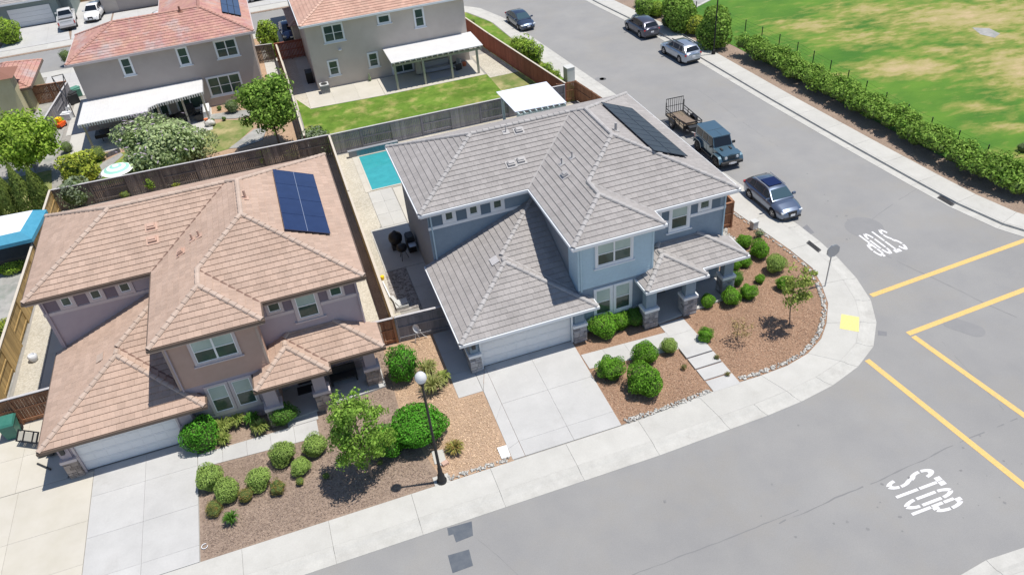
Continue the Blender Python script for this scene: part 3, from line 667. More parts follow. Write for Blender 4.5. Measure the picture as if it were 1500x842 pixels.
# ================================================================== FOLIAGE
def quads_mesh(name, C, N, size, mats, core=None, aspect=1.6, up=0.0, mi=None):
    """one small leaf (a bent kite) at each point C facing roughly N"""
    n = len(C); r = RNG.normal(size=(n, 3)); N = N/np.linalg.norm(N, axis=1, keepdims=True)
    T = r-(r*N).sum(1, keepdims=True)*N; T[:, 2] += up; T = T-(T*N).sum(1, keepdims=True)*N; T /= np.linalg.norm(T, axis=1, keepdims=True)+1e-9; B = np.cross(N, T)
    s = (size*(RNG.uniform(.65, 1.3, n)))[:, None]
    V = np.stack([C-T*s*aspect/2, C+B*s*.45+N*s*.10, C+T*s*aspect/2, C-B*s*.45+N*s*.10], 1).reshape(-1, 3)
    F = np.arange(4*n).reshape(n, 4); fl = F.reshape(-1).tolist(); starts = np.arange(n)*4; tot = np.full(n, 4); mid = np.zeros(n, int) if mi is None else mi
    if core is not None:
        cv, cf = core; k = len(V); V = np.vstack([V, np.array(cv)]); base = len(fl); st = []
        for f in cf: st.append(len(fl)); fl += [i+k for i in f]
        starts = np.concatenate([starts, st]); tot = np.concatenate([tot, [len(f) for f in cf]]); mid = np.concatenate([mid, np.full(len(cf), len(mats)-1)])
    me = bpy.data.meshes.new(name); me.vertices.add(len(V)); me.vertices.foreach_set('co', V.astype(np.float32).ravel())
    me.loops.add(len(fl)); me.loops.foreach_set('vertex_index', np.array(fl, dtype=np.int32)); me.polygons.add(len(starts))
    me.polygons.foreach_set('loop_start', starts.astype(np.int32)); me.polygons.foreach_set('loop_total', tot.astype(np.int32)); me.polygons.foreach_set('material_index', mid.astype(np.int32))
    for k in mats: me.materials.append(M[k])
    me.update(calc_edges=True); return me
def ico(rad, seed, sub=2, flat=.0, lump=.18):
    import bmesh
    bm = bmesh.new(); bmesh.ops.create_icosphere(bm, subdivisions=sub, radius=1); rs = np.random.default_rng(seed); k = rs.normal(size=(5, 3))*2.2; ph = rs.uniform(0, 6, 5)
    V = []
    for v in bm.verts:
        c = np.array(v.co); f = 1+lump*sum(math.sin(float(np.dot(k[i], c)+ph[i])) for i in range(5))/2.2; V.append(c*f*rad)
    F = [tuple(v.index for v in f.verts) for f in bm.faces]; bm.free(); return np.array(V), F
def lump_waves(seed, kf=3.0): r_ = np.random.default_rng(seed+900); return r_.normal(size=(7, 3))*kf, r_.uniform(0, 6, 7)
def shell(n, rx, ry, rz, seed, lump=.16, fill=.35, kf=3.0):
    rs = np.random.default_rng(seed); d = rs.normal(size=(n, 3)); d /= np.linalg.norm(d, axis=1, keepdims=True); k, ph = lump_waves(seed, kf)
    f = 1+lump*np.sin(d@k.T+ph).sum(1)/2.4; depth = 1-fill*rs.uniform(0, 1, n)**2.2
    C = d*(f*depth)[:, None]*np.array([rx, ry, rz]); N = d/np.array([rx, ry, rz])+rs.normal(size=(n, 3))*.55/max(rx, rz); return C, N
_sm = {}
def bush_mesh(kind, var, n, size, flat=.8, lump=.13, fill=.22):
    key = (kind, var, n, size, flat)
    if key not in _sm:
        C, N = shell(n, 1, 1, flat, 11+var*7+len(kind), lump, fill); C[:, 2] += flat*.92+.05; keep = C[:, 2] > .04; C, N = C[keep], N[keep]
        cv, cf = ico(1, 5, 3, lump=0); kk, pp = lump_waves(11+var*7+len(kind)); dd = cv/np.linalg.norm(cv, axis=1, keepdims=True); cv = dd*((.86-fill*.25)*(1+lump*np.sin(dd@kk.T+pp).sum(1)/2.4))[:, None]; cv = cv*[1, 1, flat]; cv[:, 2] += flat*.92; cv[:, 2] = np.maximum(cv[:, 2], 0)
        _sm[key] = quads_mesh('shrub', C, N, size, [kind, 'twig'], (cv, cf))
    return _sm[key]
def bush(u, v, rpx, label, kind='shrub', var=0, zf=.92, group=None, name='shrub', cat='shrub', n=4600, size=.07, flat=.92, lump=.16, xy=None, wide=1.0, fill=.22):
    """u,v = middle of the shrub in the photo, rpx its radius there"""
    z = .3
    for _ in range(4):
        p = g(u, v, z); r = rpx/ppm((*p, z)); z = r*flat*zf
    me = bush_mesh(kind, var % 3, n, size, flat, lump, fill); o = bpy.data.objects.new(name, me); o.location = (p[0], p[1], 0.0); o.scale = (r*wide, r, r); o.rotation_euler = (0, 0, random.uniform(0, 6.28)); return link(o, None, label, cat, group)
def limb(b, p, q, r0, r1, n=6, bend=.08, seg=3):
    p, q = Vector(p), Vector(q); off = Vector((random.uniform(-1, 1), random.uniform(-1, 1), random.uniform(-.3, .3)))*(q-p).length*bend; prev = p
    for i in range(1, seg+1):
        t = i/seg; c = p.lerp(q, t)+off*math.sin(math.pi*t); b.cyl(prev, c, r0+(r1-r0)*(i-1)/seg, r0+(r1-r0)*t, n, cap=(i == seg)); prev = c
def tree(base, height, crown_r, label, leaf='leaf_tree', cz=.6, crown_h=None, nclump=46, per=95, lsize=.13, trunk_r=.09, group=None, lean=(0, 0), name='tree', cat='tree', core=True, clump=.42, seed=1, low=.25, thin=1.0):
    rs = np.random.default_rng(seed); random.seed(seed)
    T = thing(name, label, cat, (base[0], base[1], 0), 0, group); ch = crown_h or crown_r
    c0 = np.array([lean[0], lean[1], height*cz]); tb = MB(); topz = height*.86
    limb(tb, (0, 0, -.05), (lean[0]*.9, lean[1]*.9, topz), trunk_r, trunk_r*.25, 8, .04, 5)
    CC, NN = [], []
    d = rs.normal(size=(nclump, 3)); d /= np.linalg.norm(d, axis=1, keepdims=True); rad = rs.uniform(.35, 1, nclump)**.6; k = rs.normal(size=(4, 3))*2
    cen = c0+d*rad[:, None]*(1+.16*np.sin(d@k.T).sum(1))[:, None]*np.array([crown_r, crown_r, ch])*.86
    for i, c in enumerate(cen):
        c[2] = max(c[2], height*low)
        if i % 3 == 0:
            t = min(.9, max(.2, (c[2]-ch*.55)/topz)); s = (lean[0]*.9*t, lean[1]*.9*t, topz*t); limb(tb, s, c, trunk_r*.42*(1.1-t), trunk_r*.10, 5, .07, 2)
        cr = clump*crown_r*rs.uniform(.7, 1.2); C, N = shell(int(per*rs.uniform(.7, 1.3)), cr, cr, cr*.78, seed*100+i, .2, .8); N = N+(c-c0)*.8/crown_r/max(cr, .2)*.5; CC.append(C+c); NN.append(N)
    tb.build('trunk', 'bark', T, local=True)
    me = quads_mesh('crown', np.vstack(CC), np.vstack(NN), lsize, [leaf]); link(bpy.data.objects.new('crown', me), T); return T
def blades(base, n, h, spread, label, matn='blade_green', seed=1, name='ornamental_grass', wdt=.03, cat='ornamental grass', group=None, droop=.5):
    rs = np.random.default_rng(seed); b = MB()
    for i in range(n):
        a = rs.uniform(0, 6.28); r0 = rs.uniform(0, .12)*spread; p = np.array([math.cos(a)*r0, math.sin(a)*r0, 0]); d = np.array([math.cos(a), math.sin(a), 0]); H = h*rs.uniform(.6, 1.1); s = spread*rs.uniform(.3, 1); w_ = np.array([-d[1], d[0], 0])*wdt
        m1 = p+d*s*.35+[0, 0, H*.75]; m2 = p+d*s*.75+[0, 0, H]; m3 = p+d*s*1.05+[0, 0, H*(1-droop*rs.uniform(.2, .9))]
        b.add([p-w_, p+w_, m1+w_, m1-w_, m2+w_*.8, m2-w_*.8, m3], [(0, 1, 2, 3), (3, 2, 4, 5), (5, 4, 6)])
    b2 = MB(); b2.v = [(q[0]+base[0], q[1]+base[1], q[2]) for q in b.v]; b2.f = b.f; b2.m = b.m; b2.t = b.t
    return b2.top(name, matn, label, cat, (base[0], base[1], 0), group=group)
# ================================================================== VEHICLES
def panel(b, P, off):                                   # quad patch pushed out along its normal, with returned edges
    P = [Vector(p) for p in P]; n = (P[2]-P[0]).cross(P[3]-P[1]).normalized(); Q = [p+n*off for p in P]; R = [p-n*.02 for p in P]
    b.add([tuple(q) for q in Q+R], [(0, 1, 2, 3)]+[((i+1) % 4, i, 4+i, 4+(i+1) % 4) for i in range(4)])
def wheel(T, x, y, r, wd, rimm='steel'):
    s = 1 if y > 0 else -1; b = MB(); n = 22
    prof = [(r*.60, 0), (r*.93, 0), (r, .04), (r, wd-.04), (r*.93, wd), (r*.60, wd)]; V = []
    for pr, pz in prof:
        for i in range(n): q = 2*math.pi*i/n; V.append((x+pr*math.cos(q), y-s*pz, r+pr*math.sin(q)))
    F = [(j*n+i, j*n+(i+1) % n, (j+1)*n+(i+1) % n, (j+1)*n+i) for j in range(5) for i in range(n)]+[tuple(range(5*n, 6*n))]; b.add(V, F)
    w_ = b.build('wheel', 'rubber', T, local=True, smooth=40)
    k = MB(); k.cyl((x, y-s*.05, r), (x, y-s*.035, r), r*.60, n=20, m=1); k.cyl((x, y-s*.03, r), (x, y+s*.004, r), r*.14, n=8)
    for i in range(5):
        q = 2*math.pi*i/5+.3; c = (x+math.cos(q)*r*.34, y-s*.016, r+math.sin(q)*r*.34); k.obox(c, (r*.56, .03, r*.16), 0, 0, 0, -q)
    V = []; k2 = [(r*.55, .004), (r*.61, .004), (r*.61, .05), (r*.55, .05)]
    for pr, pz in k2:
        for i in range(n): qq = 2*math.pi*i/n; V.append((x+pr*math.cos(qq), y-s*pz, r+pr*math.sin(qq)))
    k.add(V, [(j*n+i, j*n+(i+1) % n, ((j+1) % 4)*n+(i+1) % n, ((j+1) % 4)*n+i) for j in range(4) for i in range(n)])
    k.build('rim', [rimm, 'plastic_dark'], w_, local=True)
def car(label, loc, head, S, paint, group=None, cat='car', name='parked_car', glassm='car_glass'):
    """S: hood/deck profile 'top', cabin profile, widths. x forward, z up, origin on the road under the middle"""
    T = thing(name, label, cat, loc, head, group); L2 = S['L']/2; W2 = S['W']/2; R = S.get('R', .35); ax = S['axles']; bel = S['belt']
    tx, tz = zip(*S['top']); pw = S.get('plan', [(-L2, .80), (-L2+.12, .93), (-L2+.5, 1), (L2-.75, 1), (L2-.22, .90), (L2-.05, .74), (L2, .60)]); px, pq = zip(*pw)
    xs = sorted(set(np.round(np.concatenate([np.linspace(-L2, L2, 40), [a+q for a in ax for q in (-R*1.14, -R*1.05, -R*.8, -R*.5, -R*.2, R*.2, R*.5, R*.8, R*1.05, R*1.14)], [p[0] for p in S['top']]]), 4)))
    sill = S.get('sill', .24); b = MB(); rows = []
    for x in xs:
        w_ = W2*np.interp(x, px, pq); zt = np.interp(x, tx, tz); zb = sill+.05*max(0, abs(x)-L2+.5)/.5; arch = 0
        for a in ax:
            if abs(x-a) < R*1.12: arch = max(arch, R+math.sqrt(max(0, (R*1.13)**2-(x-a)**2)))
        zb2 = max(zb, arch); sh = min(np.interp(x, *zip(*bel)), zt-.04); flare = .012 if arch else 0
        md = min((sill+sh)*.52, sh-.06); md = max(md, zb2+.02)
        rows.append([(x, w_*.95+flare, zb2), (x, w_+flare, max(md, zb2+.03)), (x, w_*.995, (md+sh)/2+.03 if md < sh-.1 else md+.03), (x, w_*.955, sh-.015), (x, w_*.86, sh+(zt-sh)*.55), (x, w_*.55, zt-.012), (x, 0, zt)])
    n = len(xs); m_ = 7; V = []
    for r_ in rows:
        zs = [q[2] for q in r_]
        for i in range(1, 7): zs[i] = max(zs[i], zs[i-1]+.002)
        V += [(q[0], q[1], z) for q, z in zip(r_, zs)]+[(q[0], -q[1], z) for q, z in zip(r_[-2::-1], zs[-2::-1])]
    k = 13; F = [(i*k+j, i*k+j+1, (i+1)*k+j+1, (i+1)*k+j) for i in range(n-1) for j in range(k-1)]
    F += [tuple(range(k-1, -1, -1)), tuple(range((n-1)*k, n*k))]
    b.add(V, F)
    # cabin: loft over roof stations
    cab = S['cabin']                                    # (x, z) outline front base, roof front, ..., roof rear, rear base
    hb, ht = S.get('hb', .87)*W2, S.get('ht', .68)*W2; zmax = max(z for _, z in cab)
    def base(x): return np.interp(x, tx, tz)-.03
    CX = []
    for (x, z) in cab:
        zb = base(x); f = max(0, min(1, (z-zb)/(zmax-zb+1e-6))); wt = hb+(ht-hb)*f; CX.append([(x, hb, zb), (x, wt, z-.03*f), (x, wt*.86, z+.01*f), (x, 0, z+.035*f)])
    V = []
    for r_ in CX: V += r_+[(q[0], -q[1], q[2]) for q in r_[-2::-1]]
    F = [(i*7+j, i*7+j+1, (i+1)*7+j+1, (i+1)*7+j) for i in range(len(CX)-1) for j in range(6)]+[(6, 5, 4, 3, 2, 1, 0), tuple(range((len(CX)-1)*7, len(CX)*7))]
    b.add(V, F); body = b.build('body', paint, T, local=True, smooth=38)
    cx, czz = [c[0] for c in cab][::-1], [c[1] for c in cab][::-1]
    def side(x, t, s):
        z = np.interp(x, cx, czz); zb = base(x); f = max(0, min(1, (z-zb)/(zmax-zb))); wt = hb+(ht-hb)*f; zz = z-.03*f; return (x, s*(hb+(wt-hb)*t), zb+(zz-zb)*t)
    for s in (1, -1):
        for (xa, xb, xc, xd) in S['sidewin']:           # bottom front, bottom rear, top rear, top front
            gB = MB(); a0, a1, a2, a3 = side(xa, .10, s), side(xb, .10, s), side(xc, .88, s), side(xd, .88, s); P = [a0, a3, a2, a1] if s > 0 else [a0, a1, a2, a3]
            n_ = (Vector(P[2])-Vector(P[0])).cross(Vector(P[3])-Vector(P[1]))
            if n_.y*s < 0: P = P[::-1]
            panel(gB, P, .012); gB.build('side_window', glassm, T, local=True)
        mr = MB(); fx = cab[0][0]-.28; q = side(fx, .08, s); mr.obox((fx, s*(hb+.16), q[2]+.10), (.12, .22, .14)); mr.obox((fx, s*(hb+.02), q[2]+.06), (.06, .14, .05)); mr.build('mirror', S.get('mirror', paint), T, local=True)
        for (a_, c_, nm, mt, sz) in S['lights']:
            lb = MB(); lb.obox((a_[0], s*a_[1], a_[2]), sz, 0); lb.build(nm, mt, T, local=True)
        for a in ax: wheel(T, a, s*(W2+.005), R, .23, S.get('rim', 'steel'))
        hd = MB()
        for xh in S.get('handles', (.05, -.95)): hd.obox((xh, s*W2*.985, bel[0][1]-.13), (.16, .03, .03))
        hd.build('door_handle', S.get('mirror', paint), T, local=True)
    def slope(i, j, wa, wb, t0, t1, nm):
        p, q = cab[i], cab[j]; zb_ = base(p[0]) if i == 0 or i == len(cab)-1 else p[1]; A = Vector((p[0], 0, p[1])); B = Vector((q[0], 0, q[1]+.03)); a = A.lerp(B, t0); c = A.lerp(B, t1)
        gB = MB(); P = [(a.x, -wa, a.z), (a.x, wa, a.z), (c.x, wb, c.z), (c.x, -wb, c.z)]; n_ = (Vector(P[2])-Vector(P[0])).cross(Vector(P[3])-Vector(P[1]))
        if n_.z < 0: P = P[::-1]
        panel(gB, P, .02); gB.build(nm, glassm if nm == 'windscreen' else 'car_glass', T, local=True)
    slope(0, 1, hb*.93, ht*.90, .10, .93, 'windscreen'); slope(len(cab)-1, len(cab)-2, hb*.88, ht*.86, S.get('rw0', .15), .88, 'rear_window')
    gr = MB(); gr.obox((L2-.015, 0, S.get('grz', .62)), (.06, W2*S.get('grw', .75), S.get('grh', .2))); gr.build('grille', 'plastic_dark', T, local=True)
    for s in (1, -1):
        pl = MB(); pl.obox((s*(L2+.02), 0, S.get('plz', (.50, .72))[0 if s > 0 else 1]), (.02, .32, .16)); pl.build('licence_plate', 'plate', T, local=True)
    tr = MB()
    tr.obox((L2-.03, 0, .33), (.10, W2*1.35, .12)); tr.obox((-L2+.03, 0, .36), (.10, W2*1.5, .14)); 
    for s in (1, -1): tr.obox((0, s*W2*.965, sill+.05), ((ax[0]-ax[1])-R*2.3, .05, .09))
    tr.build('lower_trim', 'plastic_dark', T, local=True)
    ub = MB(); ub.obox((0, 0, .34), (S['L']-.3, W2*1.55, .3)); ub.build('underbody', 'black', T, local=True)
    return T
SUV = dict(L=4.42, W=1.83, R=.35, axles=(1.32, -1.30), sill=.27, top=[(-2.21, .92), (-2.12, 1.06), (-1.9, 1.08), (1.0, 1.03), (1.4, .99), (1.9, .86), (2.12, .74), (2.21, .58)], belt=[(-2.2, .93), (0, .90), (1.2, .86), (2.2, .66)],
    cabin=[(1.08, 1.04), (.38, 1.50), (-.3, 1.575), (-1.2, 1.53), (-1.62, 1.44), (-2.06, 1.08)], sidewin=[(.82, .02, .02, .28), (-.06, -.92, -.96, -.06), (-1.02, -1.55, -1.42, -1.04)],
    lights=[((2.06, .62, .685), 0, 'headlight', 'lens', (.16, .26, .10)), ((-2.14, .70, .90), 0, 'tail_light', 'tail', (.14, .30, .15))], grz=.60, grw=.62, grh=.30)
SUV2 = dict(SUV, L=4.5, top=[(-2.25, .95), (-2.15, 1.08), (-1.9, 1.10), (1.0, 1.06), (1.5, 1.01), (2.0, .88), (2.18, .74), (2.25, .58)], cabin=[(1.02, 1.06), (.30, 1.58), (-.3, 1.65), (-1.35, 1.60), (-1.72, 1.50), (-2.12, 1.10)])
SEDAN = dict(L=4.5, W=1.78, R=.32, axles=(1.36, -1.32), sill=.20, top=[(-2.25, .80), (-2.15, .98), (-1.55, 1.02), (1.0, .95), (1.5, .90), (2.0, .74), (2.18, .62), (2.25, .5)], belt=[(-2.2, .84), (0, .84), (1.2, .80), (2.2, .56)],
    cabin=[(1.22, .95), (.30, 1.37), (-.3, 1.44), (-.9, 1.40), (-1.95, 1.03)], sidewin=[(.86, .0, .0, .24), (-.08, -1.0, -.9, -.08)], lights=[((2.08, .66, .62), 0, 'headlight', 'lens', (.22, .28, .12)), ((-2.18, .66, .86), 0, 'tail_light', 'tail', (.12, .34, .12))], grz=.50, grw=.7, grh=.12)
def jeep(label, loc, head):
    T = thing('off_road_vehicle', label, 'off-roader', loc, head); P = 'car_jeep'; L = dict(local=True)
    b = MB(); b.prism([(0, 0)]*0 or [(-2.05, -.74), (1.95, -.66), (1.95, .66), (-2.05, .74)], .62, 1.10); b.box((-1.95, -.79, .58), (.75, .79, 1.16))
    # bonnet, slightly narrowed and domed
    b.add([(.72, -.78, 1.16), (.72, .78, 1.16), (1.98, .60, 1.08), (1.98, -.60, 1.08), (.72, 0, 1.22), (1.98, 0, 1.13)], [(0, 3, 5, 4), (4, 5, 2, 1)]); b.add([(.72, -.78, .9), (.72, -.78, 1.16), (1.98, -.60, 1.08), (1.98, -.60, .8)], [(0, 3, 2, 1)]); b.add([(.72, .78, .9), (.72, .78, 1.16), (1.98, .60, 1.08), (1.98, .60, .8)], [(0, 1, 2, 3)])
    b.box((1.95, -.62, .66), (2.03, .62, 1.10)); b.build('body', P, T, smooth=30, **L)
    c = MB(); c.add([(.78, -.74, 1.16), (.78, .74, 1.16), (.42, .66, 1.80), (.42, -.66, 1.80), (-1.98, -.76, 1.16), (-1.98, .76, 1.16), (-1.92, .68, 1.80), (-1.92, -.68, 1.80)], [(0, 1, 2, 3), (0, 3, 7, 4), (1, 5, 6, 2), (4, 7, 6, 5)]); c.build('cab', P, T, **L)
    r = MB(); r.prism([(.48, -.66), (.44, -.70), (-1.9, -.72), (-1.97, -.66), (-1.97, .66), (-1.9, .72), (.44, .70), (.48, .66)], 1.80, 1.875); ro = r.build('roof', P, T, **L)
    k = MB(); k.box((-.62, -.66, 1.876), (-.60, .66, 1.882)); k.box((-.6, -.004, 1.876), (.42, .004, 1.882)); k.build('panel_seam', 'plastic_dark', ro, **L)
    w_ = MB(); panel(w_, [(.765, -.66, 1.22), (.765, .66, 1.22), (.445, .60, 1.765), (.445, -.60, 1.765)], .02); w_.build('windscreen', 'car_glass', T, **L)
    for s in (1, -1):
        for (xa, xb, tp) in ((.60, -.12, .10), (-.24, -.92, 0), (-1.04, -1.85, 0)):
            q = MB(); Pn = [(xa, s*.745, 1.24), (xb, s*.745, 1.24), (xb, s*.685, 1.72), (xa-tp*1.6, s*.685, 1.72)]
            if (Vector(Pn[2])-Vector(Pn[0])).cross(Vector(Pn[3])-Vector(Pn[1])).y*s < 0: Pn = Pn[::-1]
            panel(q, Pn, .015); q.build('side_window', 'car_glass', T, **L)
        for ax_ in (1.42, -1.38):                       # flat-topped flares
            f = MB()
            V = []; pts = [(-.62, .58), (-.46, .92), (-.30, .97), (.30, .97), (.50, .88), (.64, .56)]
            for y in (s*.58, s*.93):
                V += [(ax_+p[0], y, p[1]) for p in pts]+[(ax_+p[0]*.9, y, p[1]-.06) for p in pts]
            for i in range(5): f.add(V, [(i, i+1, 13+i, 12+i), (6+i, 18+i, 19+i, 7+i), (12+i, 13+i, 19+i, 18+i)])
            f.build('wing_flare', P, T, **L)
        for ax_ in (1.42, -1.38): wheel(T, ax_, s*.92, .41, .26, 'dark_metal')
        h = MB(); h.cyl((2.02, s*.44, .93), (2.07, s*.44, .93), .105, n=14); h.build('headlight', 'lens', T, **L)
        t = MB(); t.obox((-2.03, s*.72, .98), (.10, .12, .22)); t.build('tail_light', 'tail', T, **L)
        m_ = MB(); m_.obox((.62, s*.90, 1.30), (.10, .20, .16)); m_.obox((.66, s*.79, 1.24), (.05, .12, .05)); m_.build('mirror', 'plastic_dark', T, **L)
        d_ = MB(); d_.box((-.16, s*.79-.004, .62), (-.14, s*.79+.004, 1.16)); d_.box((-.98, s*.79-.004, .62), (-.96, s*.79+.004, 1.16)); d_.box((.64, s*.79-.004, .62), (.66, s*.79+.004, 1.16)); d_.build('door_seam', 'plastic_dark', T, **L)
        st = MB(); st.obox((-.02, s*.84, .50), (1.5, .14, .07)); st.build('side_step', 'plastic_dark', T, **L)
        v_ = MB(); v_.obox((1.15, s*.34, 1.195), (.34, .12, .05), 0); v_.build('bonnet_vent', 'plastic_dark', T, **L)
    gr = MB()
    for i in range(7): gr.obox((2.035, (i-3)*.085, .92), (.02, .042, .30))
    gr.build('grille_slot', 'black', T, **L)
    fb = MB(); fb.box((2.02, -.80, .50), (2.25, .80, .66)); fb.build('front_bumper', 'plastic_dark', T, smooth=30, **L)
    fb = MB(); fb.box((-2.25, -.78, .50), (-2.03, .78, .66)); fb.build('rear_bumper', 'plastic_dark', T, **L)
    fb = MB(); fb.box((2.252, -.30, .53), (2.258, .30, .63)); fb.obox((2.265, -.02, .58), (.02, .32, .15)); fb.build('licence_plate', 'plate', T, **L)
    u = MB(); u.box((-2.0, -.55, .38), (2.0, .55, .64)); u.build('underbody', 'black', T, **L)
    sp = MB(); sp.cyl((-2.05, 0, 1.02), (-2.30, 0, 1.02), .39, n=20); s_ = sp.build('spare_wheel', 'rubber', T, smooth=40, **L); q = MB(); q.cyl((-2.302, 0, 1.02), (-2.315, 0, 1.02), .22, n=14); q.build('rim', 'dark_metal', s_, **L)
    return T
def pickup(label, loc, head):
    S = dict(L=5.7, W=1.96, R=.40, axles=(1.85, -1.55), sill=.42, top=[(-2.85, .99), (-.62, .99), (-.60, 1.20), (1.15, 1.20), (1.6, 1.20), (2.5, 1.10), (2.72, .98), (2.85, .70)], belt=[(-2.85, .95), (-.6, 1.02), (1.2, 1.05), (2.85, .85)], plan=[(-2.85, .96), (2.0, 1), (2.6, .93), (2.85, .78)],
        cabin=[(1.28, 1.20), (.72, 1.80), (.1, 1.88), (-.40, 1.84), (-.60, 1.22)], sidewin=[(1.0, .32, .32, .62), (.24, -.42, -.36, .24)], lights=[((2.76, .74, .92), 0, 'headlight', 'lens', (.16, .34, .2)), ((-2.84, .88, .95), 0, 'tail_light', 'tail', (.08, .14, .36))], grz=.85, grw=.6, grh=.35, plz=(.6, .62), handles=(.5, -.2), hb=.88, ht=.72)
    T = car(label, loc, head, S, 'car_white', cat='pickup truck', name='pickup_truck'); L = dict(local=True)
    b = MB(); z0, z1 = .99, 1.32; 
    for s in (1, -1): b.box((-2.85, min(s*.95, s*.84), z0-.04), (-.62, max(s*.95, s*.84), z1))
    b.box((-2.85, -.84, .95), (-2.76, .84, z1)); b.build('bed_side', 'car_white', T, **L)
    f = MB(); f.box((-2.755, -.835, .99), (-.65, .835, 1.005)); f.build('bed_floor', 'plastic_dark', T, **L)
    t = MB(); t.box((-2.862, -.62, 1.08), (-2.852, .62, 1.22)); t.build('tailgate_panel', 'utility_grey', T, **L)
    k = MB(); k.box((-2.98, -.9, .56), (-2.84, .9, .74)); k.build('rear_bumper', 'steel', T, **L); return T
def trailer(label, loc, head):
    T = thing('utility_trailer', label, 'trailer', loc, head); L = dict(local=True)
    d = MB()
    for i in range(7): d.box((-1.55, -.72+i*.206, .50), (1.45, -.72+(i+1)*.206-.012, .54))
    d.build('deck_board', 'ply', T, **L)
    f = MB(); 
    for s in (1, -1):
        f.box((-1.6, s*.76-.03, .42), (1.5, s*.76+.03, .56)); f.box((-1.6, s*.76-.025, 1.0), (1.5, s*.76+.025, 1.05)); f.box((-1.6, s*.76-.02, .78), (1.5, s*.76+.02, .81))
        for x in (-1.57, -.8, 0, .75, 1.47): f.box((x-.025, s*.76-.025, .5), (x+.025, s*.76+.025, 1.02))
        f.box((-1.60, s*.76-.03, 1.0), (-1.54, s*.76+.03, 1.5)); 
    f.box((1.45, -.76, .42), (1.52, .76, .56)); f.box((1.45, -.76, 1.0), (1.5, .76, 1.05)); f.box((1.46, -.76, .56), (1.49, .76, .86)); f.build('side_rail', 'black', T, **L)
    r = MB(); r.box((-1.66, -.74, .5), (-1.62, .74, .55)); r.box((-1.66, -.74, 1.72), (-1.62, .74, 1.77)); r.box((-1.66, -.74, 1.1), (-1.62, .74, 1.13))
    for i in range(9): r.box((-1.655, -.74+i*.18, .5), (-1.625, -.71+i*.18, 1.75))
    r.build('loading_ramp', 'black', T, **L)
    t = MB(); t.cyl((1.5, .5, .48), (2.5, 0, .46), .04, n=6); t.cyl((1.5, -.5, .48), (2.5, 0, .46), .04, n=6); t.cyl((2.4, 0, .46), (2.75, 0, .5), .05, n=6); t.cyl((2.3, .12, .1), (2.3, .12, .8), .035, n=6); t.build('drawbar', 'white_metal', T, **L)
    bx = MB(); bx.box((1.55, -.45, .5), (1.95, .45, .82)); bx.build('tool_box', 'dark_metal', T, **L)
    for s in (1, -1):
        wheel(T, -.1, s*1.02, .33, .19, 'steel'); m_ = MB(); V = []
        for y in (s*.80, s*1.04): V += [(-.1+a, y, z) for a, z in ((-.46, .5), (-.38, .74), (.38, .74), (.46, .5))]
        m_.add(V, [(i, i+1, 5+i, 4+i) for i in range(3)]+[(0, 1, 2, 3), (7, 6, 5, 4)]); m_.build('mudguard', 'black', T, **L)
    j = MB(); j.obox((.2, .1, .62), (1.3, .8, .12), .2); j.obox((-.7, -.2, .60), (.7, .5, .10), .5, ry=.15); j.build('load_of_boards', 'bark', T, **L)
    return T
# ================================================================== GROUND, ROADS, KERBS
sheet('ground', [(-400, -200), (500, -200), (500, 600), (-400, 600)], -.30, 'soil')
road = sheet('road', [(-120, -60), (170, -60), (170, 170), (-120, 170)], -.10, 'asphalt')
RZ = -.10
def resample(A, B, step):                               # matched polylines cut into cells about `step` long on the outer side
    A = [np.array(p, float) for p in A]; B = [np.array(p, float) for p in B]; outA, outB = [A[0]], [B[0]]; acc = 0
    pts = [(A[0], B[0])]
    for i in range(1, len(A)):
        L = np.linalg.norm(A[i]-A[i-1]); n = max(1, int(L/.2))
        for k in range(1, n+1):
            a = A[i-1]+(A[i]-A[i-1])*k/n; b = B[i-1]+(B[i]-B[i-1])*k/n; acc += L/n
            if acc >= step-1e-6: pts.append((a, b)); acc = 0
            elif k == n and L > .3 and np.linalg.norm(A[i]-A[i-1]) > 0 and 0: pts.append((a, b))
    if acc > .4: pts.append((A[-1], B[-1]))
    return pts
ST = [((-60, 20.62), (-60, 22.86)), ((-7.0, 20.62), (-7.0, 22.86)), ((11.1, 20.68), (11.1, 22.9)), ((17.74, 20.85), (17.0, 23.22)), ((19.68, 21.0), (18.9, 23.2)), ((21.89, 21.35), (20.6, 23.3)), ((23.2, 21.75), (21.6, 23.5)),
      ((24.25, 22.17), (22.4, 23.83)), ((25.27, 22.83), (23.2, 24.3)), ((26.42, 23.95), (23.95, 24.95)), ((27.3, 25.3), (25.0, 26.05)), ((27.81, 26.36), (25.5, 26.9)), ((28.25, 28.1), (26.1, 28.3)), ((28.5, 29.9), (26.5, 29.6)),
      ((28.65, 32.4), (26.4, 32.4)), ((28.5, 34.6), (26.1, 34.2)), ((28.2, 38), (25.7, 37.6)), ((27.6, 46), (25.1, 46)), ((26.9, 57), (24.55, 57)), ((25.4, 74), (23.4, 74)), ((24.9, 80.5), (23.1, 80.5)), ((23.3, 86.1), (21.6, 85.0)), ((19.5, 90.2), (18.2, 88.5)), ((13, 91.2), (13, 89.3)), ((-60, 91.4), (-60, 89.5))]
kerb = thing('kerb', None, None, (0, 20.6, 0), kind='structure'); walk = thing('pavement', None, None, (0, 22, 0), kind='structure')
def mid(a, b, w_): d = b-a; return a+d/np.linalg.norm(d)*w_
